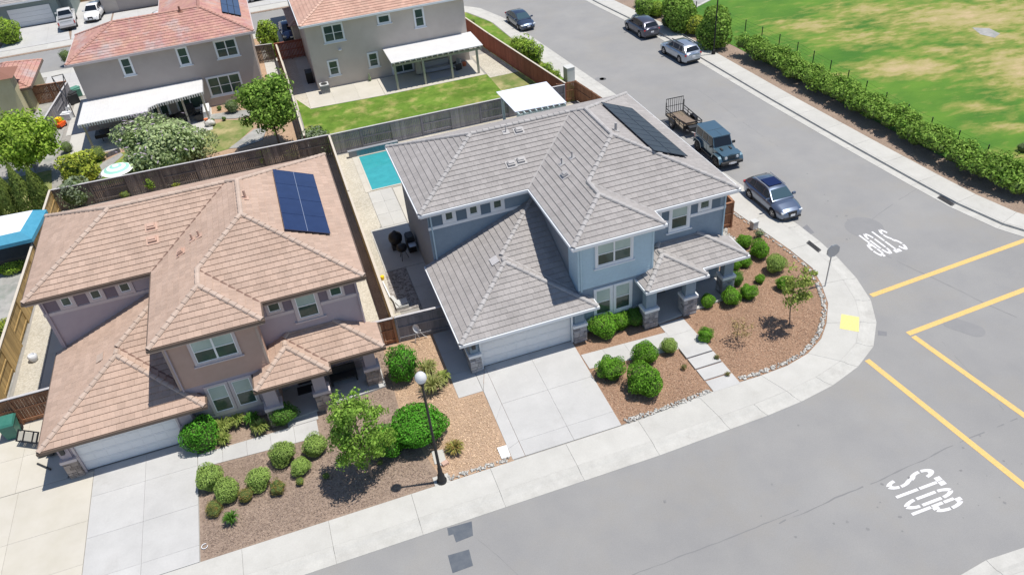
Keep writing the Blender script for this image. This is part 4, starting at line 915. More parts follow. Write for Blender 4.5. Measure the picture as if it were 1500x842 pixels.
def kerb_piece(a0, b0, a1, b1, parent, rolled=True, gutter=.30, wk=.85):
    prof = [(0, -.085), (gutter, -.093), (gutter+.18, -.075), (wk-.2, -.012), (wk, 0.0)] if rolled else [(0, -.085), (gutter, -.095), (gutter+.015, .03), (wk, .035)]
    d = a1-a0; L = np.linalg.norm(d); gp = .008/L; A0, A1, B0, B1 = a0+d*gp, a1-d*gp, b0+(b1-b0)*gp, b1-(b1-b0)*gp
    V = []; n = len(prof)
    for (A, B) in ((A0, B0), (A1, B1)):
        for (t, z) in prof: q = mid(A, B, t) if t else A; V.append((q[0], q[1], z))
    for (A, B) in ((A0, B0), (A1, B1)):
        for t in (0, wk): q = mid(A, B, t) if t else A; V.append((q[0], q[1], -.2))
    F = [(i, n+i, n+i+1, i+1) for i in range(n-1)]+[(0, 2*n, 2*n+2, n), tuple(range(n))+(2*n+1, 2*n), tuple(range(2*n-1, n-1, -1))+(2*n+2, 2*n+3), (n-1, 2*n-1, 2*n+3, 2*n+1)]
    if d[0]*(b0-a0)[1]-d[1]*(b0-a0)[0] < 0: F = [f[::-1] for f in F]
    b = MB(); b.add(V, F); b.build('kerb_stone', 'concrete_kerb', parent)
def arc_cells(ST, step, start=None):
    return resample([s[0] for s in ST], [s[1] for s in ST], step)
# straight front run: joints where the photo shows them (every 3.72 m, one at x=8.25)
front = [(np.array((8.25+3.72*k, 20.66)), np.array((8.25+3.72*k, 22.88))) for k in range(-8, 3)]
front[-1] = (np.array((15.69, 20.79)), np.array((15.35, 23.12)))
rest_ = resample([(15.69, 20.79)]+[s[0] for s in ST[3:]], [(15.35, 23.12)]+[s[1] for s in ST[3:]], 1.86)
cells = front+rest_[1:]
for i in range(len(cells)-1):
    (a0, b0), (a1, b1) = cells[i], cells[i+1]
    if a1[0] < -55: break
    kerb_piece(a0, b0, a1, b1, kerb)
    if i % 2 == 0 and i >= len(front)-1 and i+2 < len(cells):
        a2, b2 = cells[i+2]; P = [mid(a0, b0, .85), mid(a1, b1, .85), mid(a2, b2, .855), b2, b1, b0]; slab_quads([P], walk, 'concrete')
    elif i < len(front)-1: slab_quads([[mid(a0, b0, .85), mid(a1, b1, .85), b1, b0]], walk, 'concrete')
# soil of our block
blk = [s[0] for s in ST]; inner = [tuple(mid(np.array(s[0], float), np.array(s[1], float), .84)) for s in ST]
sheet('plot_soil', inner, -.035, 'joint', depth=.2)
back = [s[1] for s in ST]
# --- east kerb, gutter, footway, bed, park
K = [(33.6, 110), (35.2, 81.2), (36.72, 68.6), (37.4, 50.6), (37.95, 41), (38.5, 33.3), (38.8, 30.4), (39.65, 27.5), (41.2, 25.2), (43.6, 23.6), (47, 22.9), (60, 22.8), (120, 22.8)]
Ko = offset_line(K, .62, False); Ki = offset_line(K, -1.72, False)
if Ko[3][0] > K[3][0]: Ko, Ki = offset_line(K, -.62, False), offset_line(K, 1.72, False)
ek = thing('kerb', None, None, (37, 50, 0), kind='structure'); ew = thing('pavement', None, None, (38.5, 50, 0), kind='structure')
ce = resample(Ko, Ki, 3.0)
for i in range(len(ce)-1):
    (a0, b0), (a1, b1) = ce[i], ce[i+1]; kerb_piece(a0, b0, a1, b1, ek, rolled=False, gutter=.61, wk=.78); slab_quads([[mid(a0, b0, .785), mid(a1, b1, .785), b1, b0]], ew, 'concrete', z=.035)
Kb = offset_line(K, (1.70 if Ki[3][0] > K[3][0] else -1.7) * (1 if offset_line(K, 1, False)[3][0] > K[3][0] else -1), False)
sheet('park_soil', Kb+[(160, 24.6), (160, 110)], -.01, 'mulch_dark', depth=.25)
hedge_line = [(37.6, 100), (38.6, 72), (40.5, 61.5), (41.3, 50), (41.9, 41), (42.2, 36), (42.6, 32.2), (44.2, 29.5), (46.5, 28), (50, 27.4), (60, 27.4)]
park = sheet('park_lawn', [(39.0, 110), (39.4, 76), (41.0, 61.5), (41.6, 50), (41.9, 41), (42.2, 36), (42.6, 32.6), (44, 30.4), (47.3, 28.7), (60, 28.2), (160, 28.2), (160, 110)], .012, 'park')
sheet('concrete_plate', G([(1424, 41), (1449, 42), (1465, 50), (1457, 56), (1436, 51)]), .02, 'concrete_pad')
sheet('path', G([(1000, -12), (1055, -20), (1035, 3), (985, 28), (975, 22)]), .03, 'concrete_pad')
pk = thing('kerb', None, None, (*g(1010, 14), 0), kind='structure'); P0, P1 = g(983, 29, .03), g(1040, 0, .03); d = np.array(P1)-P0; nn = np.array((-d[1], d[0]))/np.linalg.norm(d)*.15
slab_quads(grid_cells(tuple(np.array(P0)-nn), tuple(np.array(P1)-nn), tuple(np.array(P1)+nn), tuple(np.array(P0)+nn), 4, 1), pk, 'concrete', z=.07, name='kerb_stone')
# --- south-east corner of the crossing
SK = [(60, 11.9), (24.2, 11.9), (23.4, 11.75), (22.5, 11.35), (21.3, 10.6), (20.2, 9.4), (19.5, 8.0), (19.1, 6.2), (19.0, -20)]
SK = [(70, 11.0), g(1560, 793, RZ), g(1500, 800, RZ), g(1450, 817, RZ), g(1405, 842, RZ), g(1350, 880, RZ), g(1290, 935, RZ), g(1230, 1010, RZ)]; SK += [(SK[-1][0]-.4, SK[-1][1]-2), (SK[-1][0]-.5, -40)]
SKi = offset_line(SK, -2.2, False)
if np.linalg.norm(np.array(SKi[3])-np.array(g(1500, 880))) > np.linalg.norm(np.array(offset_line(SK, 2.2, False)[3])-np.array(g(1500, 880))): SKi = offset_line(SK, 2.2, False)
sheet('plot_soil', offset_line(SK, 2.15 if SKi[2] is None else (2.15 if np.linalg.norm(np.array(offset_line(SK, 2.2, False)[3])-np.array(SKi[3])) < .01 else -2.15), False)+[(70, -40)], -.02, 'mulch_tan', depth=.2)
sk = thing('kerb', None, None, (*SK[2], 0), kind='structure'); sw = thing('pavement', None, None, (*SKi[2], 0), kind='structure'); cs = resample(SK, SKi, 1.8)
for i in range(len(cs)-1):
    (a0, b0), (a1, b1) = cs[i], cs[i+1]; kerb_piece(a0, b0, a1, b1, sk); slab_quads([[mid(a0, b0, .85), mid(a1, b1, .85), b1, b0]], sw, 'concrete')
# --- north side of the rear street
rk = thing('kerb', None, None, (-5, 98.6, 0), kind='structure'); rw = thing('pavement', None, None, (-5, 100, 0), kind='structure')
for k in range(-12, 10):
    x = k*4.0; a0, b0, a1, b1 = map(np.array, ((x, 98.7), (x, 101.2), (x+4, 98.7), (x+4, 101.2))); kerb_piece(a0, b0, a1, b1, rk); slab_quads([[mid(a0, b0, .85), mid(a1, b1, .85), b1, b0]], rw, 'concrete')
sheet('plot_soil', [(-60, 98.8), (30, 98.8), (30, 140), (-60, 140)], -.03, 'mulch_dark', depth=.2)
# --- painted markings on the road
def stripe(p, q, w_, nm='crosswalk_line', m='paint_yellow', z=RZ+.005, parent=None, ext=(0, 0)):
    p, q = np.array(p), np.array(q); d = (q-p)/np.linalg.norm(q-p); n = np.array((-d[1], d[0]))*w_/2; p = p-d*ext[0]; q = q+d*ext[1]
    b = MB(); b.prism([tuple(p+n), tuple(p-n), tuple(q-n), tuple(q+n)], z-.003, z+.003); return b.build(nm, m, parent or road)
A0, A1 = g(1276, 433, RZ), g(1500, 352.5, RZ); B0, B1 = g(1331, 488.5, RZ), g(1500, 424.5, RZ); C1 = g(1500, 608, RZ); D0, D1 = g(1270, 527, RZ), g(1500, 711, RZ)
stripe(A0, A1, .30, ext=(0, .9)); B0n = np.array(B0); stripe(B0, B1, .30, ext=(.05, 2.6)); dC = np.array(C1)-B0n; dC /= np.linalg.norm(dC); stripe(tuple(B0n+dC*.16+np.array((.05, -.10))), C1, .30, ext=(0, 6)); stripe(D0, D1, .30, ext=(0, 3.5))
def stroke(path, wx, wy, closed=False):                 # ribbon with wider horizontal than vertical strokes
    P = [np.array(p, float) for p in path]; L, R_ = [], []
    for i in range(len(P)):
        a = P[i-1] if i > 0 else P[i]; b = P[i+1] if i < len(P)-1 else P[i]; t = b-a; t /= np.linalg.norm(t)+1e-9; n = np.array((-t[1], t[0])); n = n*np.array([wx, wy]); L.append(P[i]+n); R_.append(P[i]-n)
    return L, R_
def el(cx, cy, rx, ry, a0, a1, n=10): return [(cx+rx*math.cos(math.radians(a0+(a1-a0)*i/n)), cy+ry*math.sin(math.radians(a0+(a1-a0)*i/n))) for i in range(n+1)]
LET = {'S': [el(.25, 1.80, .17, .46, 15, 90, 6)+el(.25, 1.80, .17, .46, 98, 170, 6)[1:], [], el(.25, 1.80, .17, .46, 182, 262, 6)+[(.30, 1.20)], [(.27, 1.16)]+el(.25, .60, .17, .46, 62, -2, 6), el(.25, .60, .17, .46, -12, -85, 6), el(.25, .60, .17, .46, -95, -168, 6)],
       'T': [[(.03, 2.26), (.235, 2.26)], [(.265, 2.26), (.47, 2.26)], [(.25, 2.08), (.25, 1.20)], [(.25, 1.12), (.25, .02)]],
       'O': [el(.25, 1.70, .17, .56, 86, 8, 8), el(.25, 1.70, .17, .56, 94, 172, 8), [(.42, 1.68), (.42, .72)], [(.08, 1.68), (.08, .72)], el(.25, .68, .17, .56, -8, -86, 8), el(.25, .68, .17, .56, -172, -94, 8)],
       'P': [[(.08, 2.12), (.08, 1.62)], [(.08, 1.56), (.08, 1.02)], [(.08, .96), (.08, .02)], [(.10, 2.26), (.26, 2.26)], el(.26, 1.68, .16, .58, 80, 4, 7), el(.26, 1.68, .16, .58, -4, -80, 7), [(.14, 1.12), (.26, 1.12)]]}
def stop_word(x, y, updir, label_side):
    up = np.array(updir, float); rt = np.array((up[1], -up[0])); T_ = thing('road_lettering', None, None, (x, y, RZ), kind='structure')
    for i, ch_ in enumerate('STOP'):
        b = MB(); rr = random.Random(i+int(x))
        for pth in LET[ch_]:
            if len(pth) < 2: continue
            L_, R_ = stroke(pth, .064, .15)
            for k in range(len(L_)-1):
                Q = [L_[k], L_[k+1], R_[k+1], R_[k]]; V = [np.array((x, y))+rt*(q[0]+i*.545-1.07)+up*(q[1]-1.2) for q in Q]
                b.add([(*v, RZ+.007) for v in V], [(0, 1, 2, 3)])
        b.build('letter', 'paint_white', T_)
stop_word(21.15, 14.58, (1, 0), 'front'); stop_word(31.75, 30.15, (0, -1), 'side')
# patches, seams and covers in the road surface
def patch(P, m='patch', nm='road_patch', z=RZ+.003): b = MB(); P = P if area(P) > 0 else P[::-1]; b.prism(P, z-.002, z+.001); return b.build(nm, m, road)
patch(G([(655, 773), (691, 763), (693, 784), (668, 794), (664, 782), (657, 784)], RZ), 'patch_blue'); patch(G([(656, 813), (687, 804), (693, 828), (663, 839)], RZ), 'patch_blue')
patch(G([(1170, 337), (1182, 329), (1193, 341), (1185, 344)], RZ)); patch(G([(1286, 484), (1299, 486), (1299, 492), (1286, 491)], RZ))
c = g(1266, 333, RZ); patch([(c[0]+1.15*math.cos(t*math.pi/12), c[1]+1.15*math.sin(t*math.pi/12)) for t in range(24)], 'asphalt_dark')
p, q = np.array(g(1395, 473, RZ)), np.array(g(1428, 484, RZ)); d = (q-p)/np.linalg.norm(q-p); n_ = np.array((-d[1], d[0])); a_ = math.atan2(d[1], d[0])
patch([tuple(p+.5*np.array((math.cos(a_+math.pi/2+t*math.pi/8), math.sin(a_+math.pi/2+t*math.pi/8)))) for t in range(9)]+[tuple(q+.5*np.array((math.cos(a_-math.pi/2+t*math.pi/8), math.sin(a_-math.pi/2+t*math.pi/8)))) for t in range(9)], 'asphalt_dark')
def crack(p, q, w_, seed, m='seam'):                     # a sealed crack: a ribbon that wanders and varies in width
    rs = np.random.default_rng(seed); p, q = np.array(p), np.array(q); L = np.linalg.norm(q-p); n = max(3, int(L/.35)); d = (q-p)/L; nn = np.array((-d[1], d[0])); off = np.cumsum(rs.normal(0, .018, n+1)); off -= np.linspace(0, off[-1], n+1); b = MB(); A = []
    for i in range(n+1): c = p+(q-p)*i/n+nn*off[i]; h = w_*rs.uniform(.15, .6); A.append((c+nn*h, c-nn*h))
    for i in range(n):
        if rs.uniform() < .12: continue
        b.add([(*A[i][0], RZ+.003), (*A[i][1], RZ+.003), (*A[i+1][1], RZ+.003), (*A[i+1][0], RZ+.003)], [(0, 1, 2, 3)])
    b.build('tar_seam', m, road, kind='stuff')
for (a, b) in (((960, 180), (1090, 330)), ((820, 90), (960, 200)), ((1020, 130), (1140, 215)), ((1380, 500), (1470, 600)), ((760, 842), (700, 790))): crack(g(*a, RZ), g(*b, RZ), .022, int(a[0])+7)
rs_ = np.random.default_rng(77); b = MB()
for _ in range(55):                                    # oil drips and small stains, denser where cars stop
    if rs_.uniform() < .5: x, y = rs_.normal(22, 3.0), rs_.normal(14.6, 1.0)
    elif rs_.uniform() < .5: x, y = rs_.normal(31.6, .9), rs_.normal(33, 5)
    else: x, y = rs_.uniform(-5, 20), rs_.uniform(12, 20)
    r_ = rs_.uniform(.02, .09); b.add([(x+r_*rs_.uniform(.6, 1.2)*math.cos(k*.785), y+r_*rs_.uniform(.6, 1.2)*math.sin(k*.785), RZ+.0035) for k in range(8)], [tuple(range(8))])
b.build('oil_stain', 'oil', road, kind='stuff')
for (a, b, w_) in (((925, 842), (1180, 742), .05), ((1130, 770), (1460, 625), .06), ((1290, 370), (1500, 470), .05), ((1255, 335), (1345, 275), .04), ((1460, 625), (1500, 608), .05)): crack(g(*a, RZ), g(*b, RZ), w_, int(a[0]))
for (u, v, r_) in ((878, 116, .42), (883, 116, .3)):
    c = g(u, v, RZ); b = MB(); b.cyl((c[0], c[1], RZ-.01), (c[0], c[1], RZ+.006), r_, n=20); b.top('manhole_cover', 'iron' if r_ < .4 else 'asphalt_dark', {.42: 'round dark manhole cover in the road near the small white-roofed shelter', .3: 'smaller round cover touching the manhole cover in the road'}[r_], 'manhole cover', (c[0], c[1], RZ))
def grate(P, label, z):
    P = [np.array(p) for p in P]; c = sum(P)/4; T_ = thing('storm_drain', label, 'drain', (c[0], c[1], z)); b = MB(); b.prism([tuple(p) for p in P], z-.05, z+.012); b.build('frame', 'iron', T_)
    k = MB()
    for i in range(7):
        t0, t1 = (i+.25)/7, (i+.75)/7; q = [P[0]*(1-t0)+P[1]*t0, P[0]*(1-t1)+P[1]*t1, P[3]*(1-t1)+P[2]*t1, P[3]*(1-t0)+P[2]*t0]; cc = sum(q)/4; k.prism([tuple(cc+(x-cc)*.85) for x in q], z+.012, z+.02)
    k.build('grating', 'black', T_)
grate(G([(1181, 356), (1185, 352), (1203, 366), (1199, 370)]), 'dark storm drain grate in the pavement beside the stop sign', .0)
grate(G([(1372, 290), (1377, 286), (1399, 299), (1394, 303)], RZ), 'dark storm drain grate in the gutter across the road below the hedge', RZ)
P = G([(1232.5, 460), (1258.5, 464.5), (1258, 486), (1230, 481)]); b = MB(); b.prism(P, -.02, .008); base = b.build('tactile_pad', 'pad_yellow', walk); b = MB(); A_, B_, C_, D_ = map(np.array, P)
for i in range(11):
    for j in range(11):
        u, v = (i+.5)/11, (j+.5)/11; q = (A_*(1-u)+B_*u)*(1-v)+(D_*(1-u)+C_*u)*v; b.cyl((q[0], q[1], .007), (q[0], q[1], .014), .02, .014, 6)
o = b.build('dome', 'pad_yellow', base, kind='stuff')
# ================================================================== PLOTS: PAVING AND BEDS
sheet('mulch_bed', [(5.9, 22.95), (11.1, 22.95), (17.0, 23.25), (18.9, 23.22), (20.6, 23.32), (21.6, 23.52), (22.4, 23.85), (23.2, 24.32), (23.95, 24.97), (25.0, 26.07), (25.5, 26.92), (26.1, 28.32), (26.48, 29.6), (26.38, 32.4), (26.05, 34.2), (25.75, 37.2), (24.6, 38.4), (21.0, 38.4), (21.0, 31), (5.9, 31)], -.02, 'mulch')
sheet('mulch_bed', [(2.35, 22.9), (5.7, 22.9), (5.7, 33.2), (1.6, 33.2), (1.4, 27.5)], -.022, 'mulch_tan')
sheet('mulch_bed', [(-8.34, 22.9), (2.35, 22.9), (1.4, 27.5), (1.6, 33.2), (1.0, 33.2), (-8.34, 33.2)], -.024, 'mulch_dark')
def paving(name, m, cells, z=.0, loc=None):
    c = np.mean([np.mean(np.array(q), 0) for q in cells], 0); T_ = thing(name, None, None, (c[0], c[1], z), kind='structure'); slab_quads(cells, T_, m, z=z); return T_
ys = [0, .145, .55, 1]
paving('driveway', 'concrete_drive', grid_cells((6.27, 22.95), (11.13, 22.93), (11.25, 29.42), (6.32, 29.42), [0, .5, 1], ys)+grid_cells((5.65, 22.95), (6.26, 22.95), (6.31, 29.42), (5.72, 27.72), 1, ys[:]), .004)
paving('side_path', 'concrete_drive', grid_cells((4.41, 27.74), (5.70, 27.74), (5.70, 33.1), (4.41, 33.1), 1, 3)+[[(5.715, 27.76), (6.3, 29.45), (6.3, 29.6), (5.715, 29.6)]], .002)
# path from the driveway to the porch, and the stepped slabs down to the pavement
w0, w1 = g(864.5, 540), g(855, 519); w2, w3 = g(995, 510), g(971, 481)
paving('garden_path', 'concrete_drive', grid_cells((11.27, w0[1]), (16.15, 26.55), (16.15, 28.0), (11.27, w1[1]+.02), 4, 1)+grid_cells((16.17, 26.55), (17.62, 26.55), (17.55, 28.7), (16.1, 28.7), 1, 2), .012)
st = thing('garden_step', None, None, (17, 24.5, 0), kind='structure')
SL = [[(995, 509), (1028, 502), (1035, 513), (1003, 522)], [(1003, 526), (1038, 518), (1045, 531), (1013, 540)], [(1014, 546), (1049, 535), (1057, 547), (1027, 558)], [(1029, 563), (1060, 553), (1067, 562), (1040, 572)]]
y = 26.50
for i in range(4):
    x0 = 16.12+.02*i; z = .10-.03*i; slab_quads([[(x0, y-.80), (x0+1.5, y-.80), (x0+1.5, y), (x0, y)]], st, 'concrete_drive', z=z, th=.16); y -= .86
# tan house: driveway, pale pad to its left, garden path
paving('driveway', 'concrete_drive', grid_cells((-13.15, 22.9), (-8.37, 22.9), (-8.37, 30.2), (-13.15, 30.2), [0, .5, 1], [0, .12, .43, .76, 1]), .004)
paving('concrete_pad', 'concrete_warm', grid_cells((-22, 22.9), (-13.17, 22.9), (-13.17, 30.1), (-22, 30.1), [0, .30, .62, 1], [0, .25, .58, 1])+grid_cells((-19, 30.12), (-14.35, 30.12), (-14.35, 34.9), (-19, 34.9), 2, 2), .003)
paving('garden_path', 'concrete_drive', grid_cells((-8.35, 28.25), (-2.6, 27.95), (-2.6, 29.15), (-8.35, 29.15), 5, 1)+grid_cells((-4.0, 29.17), (-2.5, 29.17), (-2.5, 31.0), (-4.0, 31.0), 1, 1), .006)
paving('side_path', 'concrete_warm', grid_cells((-16.55, 35.0), (-14.35, 35.0), (-14.35, 46), (-16.55, 46), 1, 4), .002)
sheet('gravel_strip', [(-17.9, 35), (-16.6, 35), (-16.6, 58), (-17.9, 58)], -.01, 'gravel')
sheet('rear_bed', [(-16.55, 46.02), (1.3, 46.02), (1.3, 57.6), (-16.55, 57.6)], -.012, 'mulch_dark')
sheet('gravel_strip', [(1.0, 33.3), (1.9, 33.3), (1.9, 57.6), (1.0, 57.6)], -.006, 'gravel'); sheet('shadow_strip', [(1.9, 33.3), (2.45, 33.3), (2.5, 57.6), (1.9, 57.6)], -.004, 'mulch_dark')  # dark strip along the fence: the fence's shadow put into the ground colour
# grey house: side yard and pool surround
sheet('gravel_strip', [(2.56, 33.3), (3.15, 33.3), (3.15, 44.0), (3.95, 45.5), (3.95, 50.3), (3.78, 57.2), (2.56, 57.2)], -.006, 'gravel')
sheet('gravel_bed', [(2.85, 35.8), (4.42, 35.8), (4.42, 40.0), (3.12, 40.0)], .004, 'gravel_dark')
paving('side_path', 'concrete', grid_cells((3.17, 40.05), (5.70, 40.05), (5.70, 45.2), (3.17, 45.2), 1, 2)+grid_cells((4.45, 33.3), (5.70, 33.3), (5.70, 40.02), (4.45, 40.02), 1, 3)+grid_cells((3.97, 45.22), (5.70, 45.22), (5.70, 50.3), (3.97, 50.3), 2, 3), .0)
sheet('gravel_yard', [(3.78, 50.3), (24.3, 50.3), (23.2, 57.2), (3.78, 57.2)], -.014, 'gravel'); paving('pool_surround', 'concrete_warm', grid_cells((3.8, 56.30), (21.5, 56.30), (21.5, 56.62), (3.8, 56.62), 8, 1)+grid_cells((3.8, 50.32), (4.2, 50.32), (4.2, 56.28), (3.8, 56.28), 1, 4)+grid_cells((7.6, 50.32), (16, 50.32), (16, 56.28), (7.6, 56.28), 4, 3), .02)
paving('terrace', 'concrete_warm', grid_cells((5.75, 44.6), (22, 44.6), (22, 50.2), (5.75, 50.2), 6, 2), .0)
pool = thing('swimming_pool', 'rectangular swimming pool with turquoise water beside the grey house', 'swimming pool', (5.8, 53.3, 0)); pb = MB()
x0, x1, y0, y1 = 4.22, 7.58, 50.42, 56.26
for (a, c) in (((x0-.02, y0-.02), (x1+.02, y0+.12)), ((x0-.02, y1-.12), (x1+.02, y1+.02)), ((x0-.02, y0+.12), (x0+.10, y1-.12)), ((x1-.10, y0+.12), (x1+.02, y1-.12))): pb.box((a[0], a[1], -.2), (c[0], c[1], .035))
pb.build('coping', 'concrete_warm', pool); pw = MB(); pw.box((x0+.10, y0+.12, -.2), (x1-.10, y1-.12, -.008)); pw.build('water', 'water', pool)
rb = MB(); rb.box((x0-.6, y1+.02, 0), (x1, y1+.24, .50)); rb.box((x0-.65, y1-.02, .50), (x1, y1+.28, .56)); rb.build('raised_wall', 'stucco_mid', pool); tl = MB(); 
for i in range(11): tl.box((x0+.02+i*.30, y1+.005, .04), (x0+.30+i*.30, y1+.018, .49))
tl.build('wall_tile', 'pool_tile', pool)
# --- yards behind
yA = sheet('lawn', [(.95, 58.2), (22.0, 58.2), (20.6, 66.9), (2.0, 67.3), (1.0, 70.2)], -.012, 'lawn')
sheet('side_yard', [(.9, 67.4), (3.2, 67.4), (3.2, 88), (.9, 88)], -.016, 'gravel'); sheet('verge', [(18.3, 66), (21.2, 66), (20.5, 72), (18.3, 72)], -.008, 'gravel'); sheet('verge', [(18.3, 58.2), (22.0, 58.2), (21.2, 65.98), (18.3, 65.98)], -.008, 'lawn_dry')
sheet('verge', [(22.3, 57.6), (24.5, 57.6), (23.35, 74), (23.0, 80.4), (21.5, 85), (19.3, 87.5), (18.6, 86), (20.3, 72)], -.006, 'lawn')
paving('patio', 'concrete_warm', grid_cells((1.98, 67.35), (8.66, 66.96), (8.66, 71.0), (2.0, 71.2), 3, 1)+grid_cells((8.68, 66.96), (18.1, 66.92), (18.1, 71.0), (8.68, 71.0), 4, 1)+grid_cells((2.0, 71.3), (3.25, 71.3), (3.25, 80.7), (2.0, 80.7), 1, 3), .02)
sheet('rear_bed', [(-17.9, 58.4), (.6, 58.4), (.6, 90), (-17.9, 90)], -.026, 'mulch_tan')
sheet('lawn', G([(150, 263), (176, 225), (200, 235), (290, 222), (292, 190), (330, 176), (366, 176), (372, 186), (350, 206), (335, 218), (260, 240)]), -.008, 'lawn_dry')
sheet('lawn', G([(105, 250), (128, 228), (150, 236), (148, 262), (120, 285), (100, 280)]), -.0072, 'lawn')
sheet('lawn', G([(130, 268), (175, 224), (290, 205), (290, 228), (200, 262), (150, 272)]), -.0075, 'lawn')
paving('garden_path', 'concrete_pad', [G([(151, 238), (177, 224), (181, 227), (160, 246), (148, 262), (140, 262), (143, 246)]), G([(335, 218), (372, 190), (392, 185), (385, 205), (352, 217)]), G([(308, 168), (345, 163), (372, 160), (374, 168), (345, 174), (308, 175)])], .02)
paving('patio', 'concrete', grid_cells((-18.5, 67.3), (-6.5, 67.3), (-6.5, 72.4), (-18.5, 72.4), 4, 1), .01)
paving('side_path', 'concrete', grid_cells((-1.0, 74), (.35, 74), (.35, 89), (-1.0, 89), 1, 5)+grid_cells((-19.0, 72.5), (-17.2, 72.5), (-17.2, 81), (-19.0, 81), 1, 3), .0)
# driveways on the rear street
paving('driveway', 'concrete_drive', grid_cells((-29.4, 101.3), (-21.6, 101.3), (-22.9, 109.6), (-28.9, 109.6), 3, 3)+grid_cells((-21.5, 101.3), (-17.5, 101.3), (-17.5, 117), (-22.8, 117), 2, 4)+grid_cells((-17.3, 101.3), (-4, 101.3), (-6, 108.6), (-17.3, 109.2), 4, 2)+grid_cells((-22.6, 81.9), (-17.5, 81.9), (-18, 89.4), (-22.6, 89.4), 2, 2)+grid_cells((1.0, 81), (4.5, 81), (4.5, 89.4), (1.0, 89.4), 1, 2)+grid_cells((-3, 101.3), (10, 101.3), (10, 110), (-3, 110), 3, 2), .002)
# left neighbour
sheet('concrete_yard', [(-30, 35.2), (-18.1, 35.2), (-18.1, 51), (-30, 51)], -.012, 'concrete_pad'); sheet('lawn', [(-30, 35.2), (-18.2, 35.2), (-18.2, 36.6), (-30, 36.6)], -.005, 'lawn_dry'); sheet('lawn', [(-34, 58.4), (-18.4, 58.4), (-19.4, 66), (-34, 66)], -.014, 'lawn_dry')
sheet('side_yard', [(-22.6, 66), (-19.4, 66), (-19.2, 81.7), (-22.5, 81.7)], -.012, 'concrete_pad')
# cobble edging and gravel heaps: river stones nobody could count
def stones(path, n, wd, name='river_stones', m='stone_white', s=(.04, .09), seed=2):
    rs = np.random.default_rng(seed); P = [np.array(p, float) for p in path]; L = [np.linalg.norm(P[i+1]-P[i]) for i in range(len(P)-1)]; tot = sum(L); b = MB(); iv, if_ = ico(1, seed, 1, lump=.1)
    for _ in range(n):
        q = rs.uniform(0, tot); i = 0
        while q > L[i]: q -= L[i]; i += 1
        d = (P[i+1]-P[i])/L[i]; nn = np.array((-d[1], d[0])); c = P[i]+d*q+nn*rs.uniform(-wd, wd); r_ = rs.uniform(*s); a = rs.uniform(0, 6.28); R_ = np.array([[math.cos(a), -math.sin(a)], [math.sin(a), math.cos(a)]])
        V = iv*np.array([r_, r_*rs.uniform(.6, .9), r_*.55]); V[:, :2] = V[:, :2]@R_.T; b.add(V+[c[0], c[1], r_*.2], if_)
    return b.build(name, m, None, smooth=60, kind='stuff')
sh_ = lambda L, d: [tuple(np.array(p)+np.array(d)) for p in L]
stones([(11.35, 23.08), (14.0, 23.1), (16.05, 23.28)], 170, .12); stones([(17.8, 23.42), (18.9, 23.38), (20.55, 23.5), (21.5, 23.7), (22.3, 24.03), (23.05, 24.48), (23.8, 25.1), (24.8, 26.2), (25.3, 27.0), (25.9, 28.4)], 420, .11, seed=3)
stones([(25.95, 28.6), (26.28, 29.7), (26.2, 32.3), (25.9, 34.2), (25.55, 37.2), (24.8, 38.2)], 130, .08, seed=4); stones([(2.6, 23.05), (5.5, 23.05)], 90, .11, seed=5); stones([(2.45, 23.2), (2.4, 24.6)], 12, .08, seed=6)
stones([(24.4, 36.1), (23.6, 34.9), (23.9, 33.6), (23.4, 32.6), (22.9, 31.6)], 420, .42, s=(.05, .11), seed=7)
# ================================================================== THE TWO HOUSES
SG = dict(a=6.25, b=11.33, c=16.4, gx0=-.1, gx1=7.33, px0=9.95, px1=13.5, px2=16.35, dx0=1.02, dx1=6.0, cols=[(10.02, 10.80, -.62), (12.42, 13.20, -.52), (15.2, 15.95, .18)])
ST_ = dict(a=6.1, b=11.15, c=16.15, gx0=.1, gx1=7.45, px0=9.85, px1=13.4, px2=16.2, dx0=1.25, dx1=5.85, cols=[(9.95, 10.75, -.62), (12.32, 13.10, -.52), (15.0, 15.75, .18)])
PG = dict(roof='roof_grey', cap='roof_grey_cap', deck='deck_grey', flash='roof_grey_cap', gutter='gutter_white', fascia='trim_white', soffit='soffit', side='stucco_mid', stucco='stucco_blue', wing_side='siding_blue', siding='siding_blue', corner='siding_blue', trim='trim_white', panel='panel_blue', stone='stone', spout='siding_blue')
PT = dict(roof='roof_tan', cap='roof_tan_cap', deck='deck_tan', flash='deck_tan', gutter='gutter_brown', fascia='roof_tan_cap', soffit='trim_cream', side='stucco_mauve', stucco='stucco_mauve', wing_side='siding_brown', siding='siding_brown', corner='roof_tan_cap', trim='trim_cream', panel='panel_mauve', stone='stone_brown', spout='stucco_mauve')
GOX, GOY, TOX, TOY = 5.22, 29.31, -14.70, 30.14
HG, _ = plan_house(GOX, GOY, PG, 'two-storey house with pale grey tiled roof and blue-grey walls on the corner', SG)
HT, _ = plan_house(TOX, TOY, PT, 'two-storey house with tan tiled roof, mauve walls and brown boarded wing', ST_)
nF = (0, -mm, 1); nL = (-mm, 0, 1); nR = (mm, 0, 1)
def planes(ox, oy, S): return dict(F=((ox, oy+6.38, 6.07), nF), FR=((ox+S['c'], oy+1.365, 6.07), nF), L=((ox, oy+8, 6.07), nL), WL=((ox+S['a'], oy, 6.07), nL), R=((ox+S['c'], oy+5, 6.07), nR), GL=((ox+S['gx0'], oy, 2.42), nL))
pg_, pt_ = planes(GOX, GOY, SG), planes(TOX, TOY, ST_)
for (u, v) in ((749, 242), (763, 237), (760, 193)): vent_box(HG, u, v, pg_['F'], 'vent_metal')
vent_box(HG, 827, 258, pg_['WL'], 'vent_metal')
for (u, v) in ((823, 241), (838, 232)): vent_pipe(HG, u, v, pg_['WL'], 'vent_metal', .42, .04)
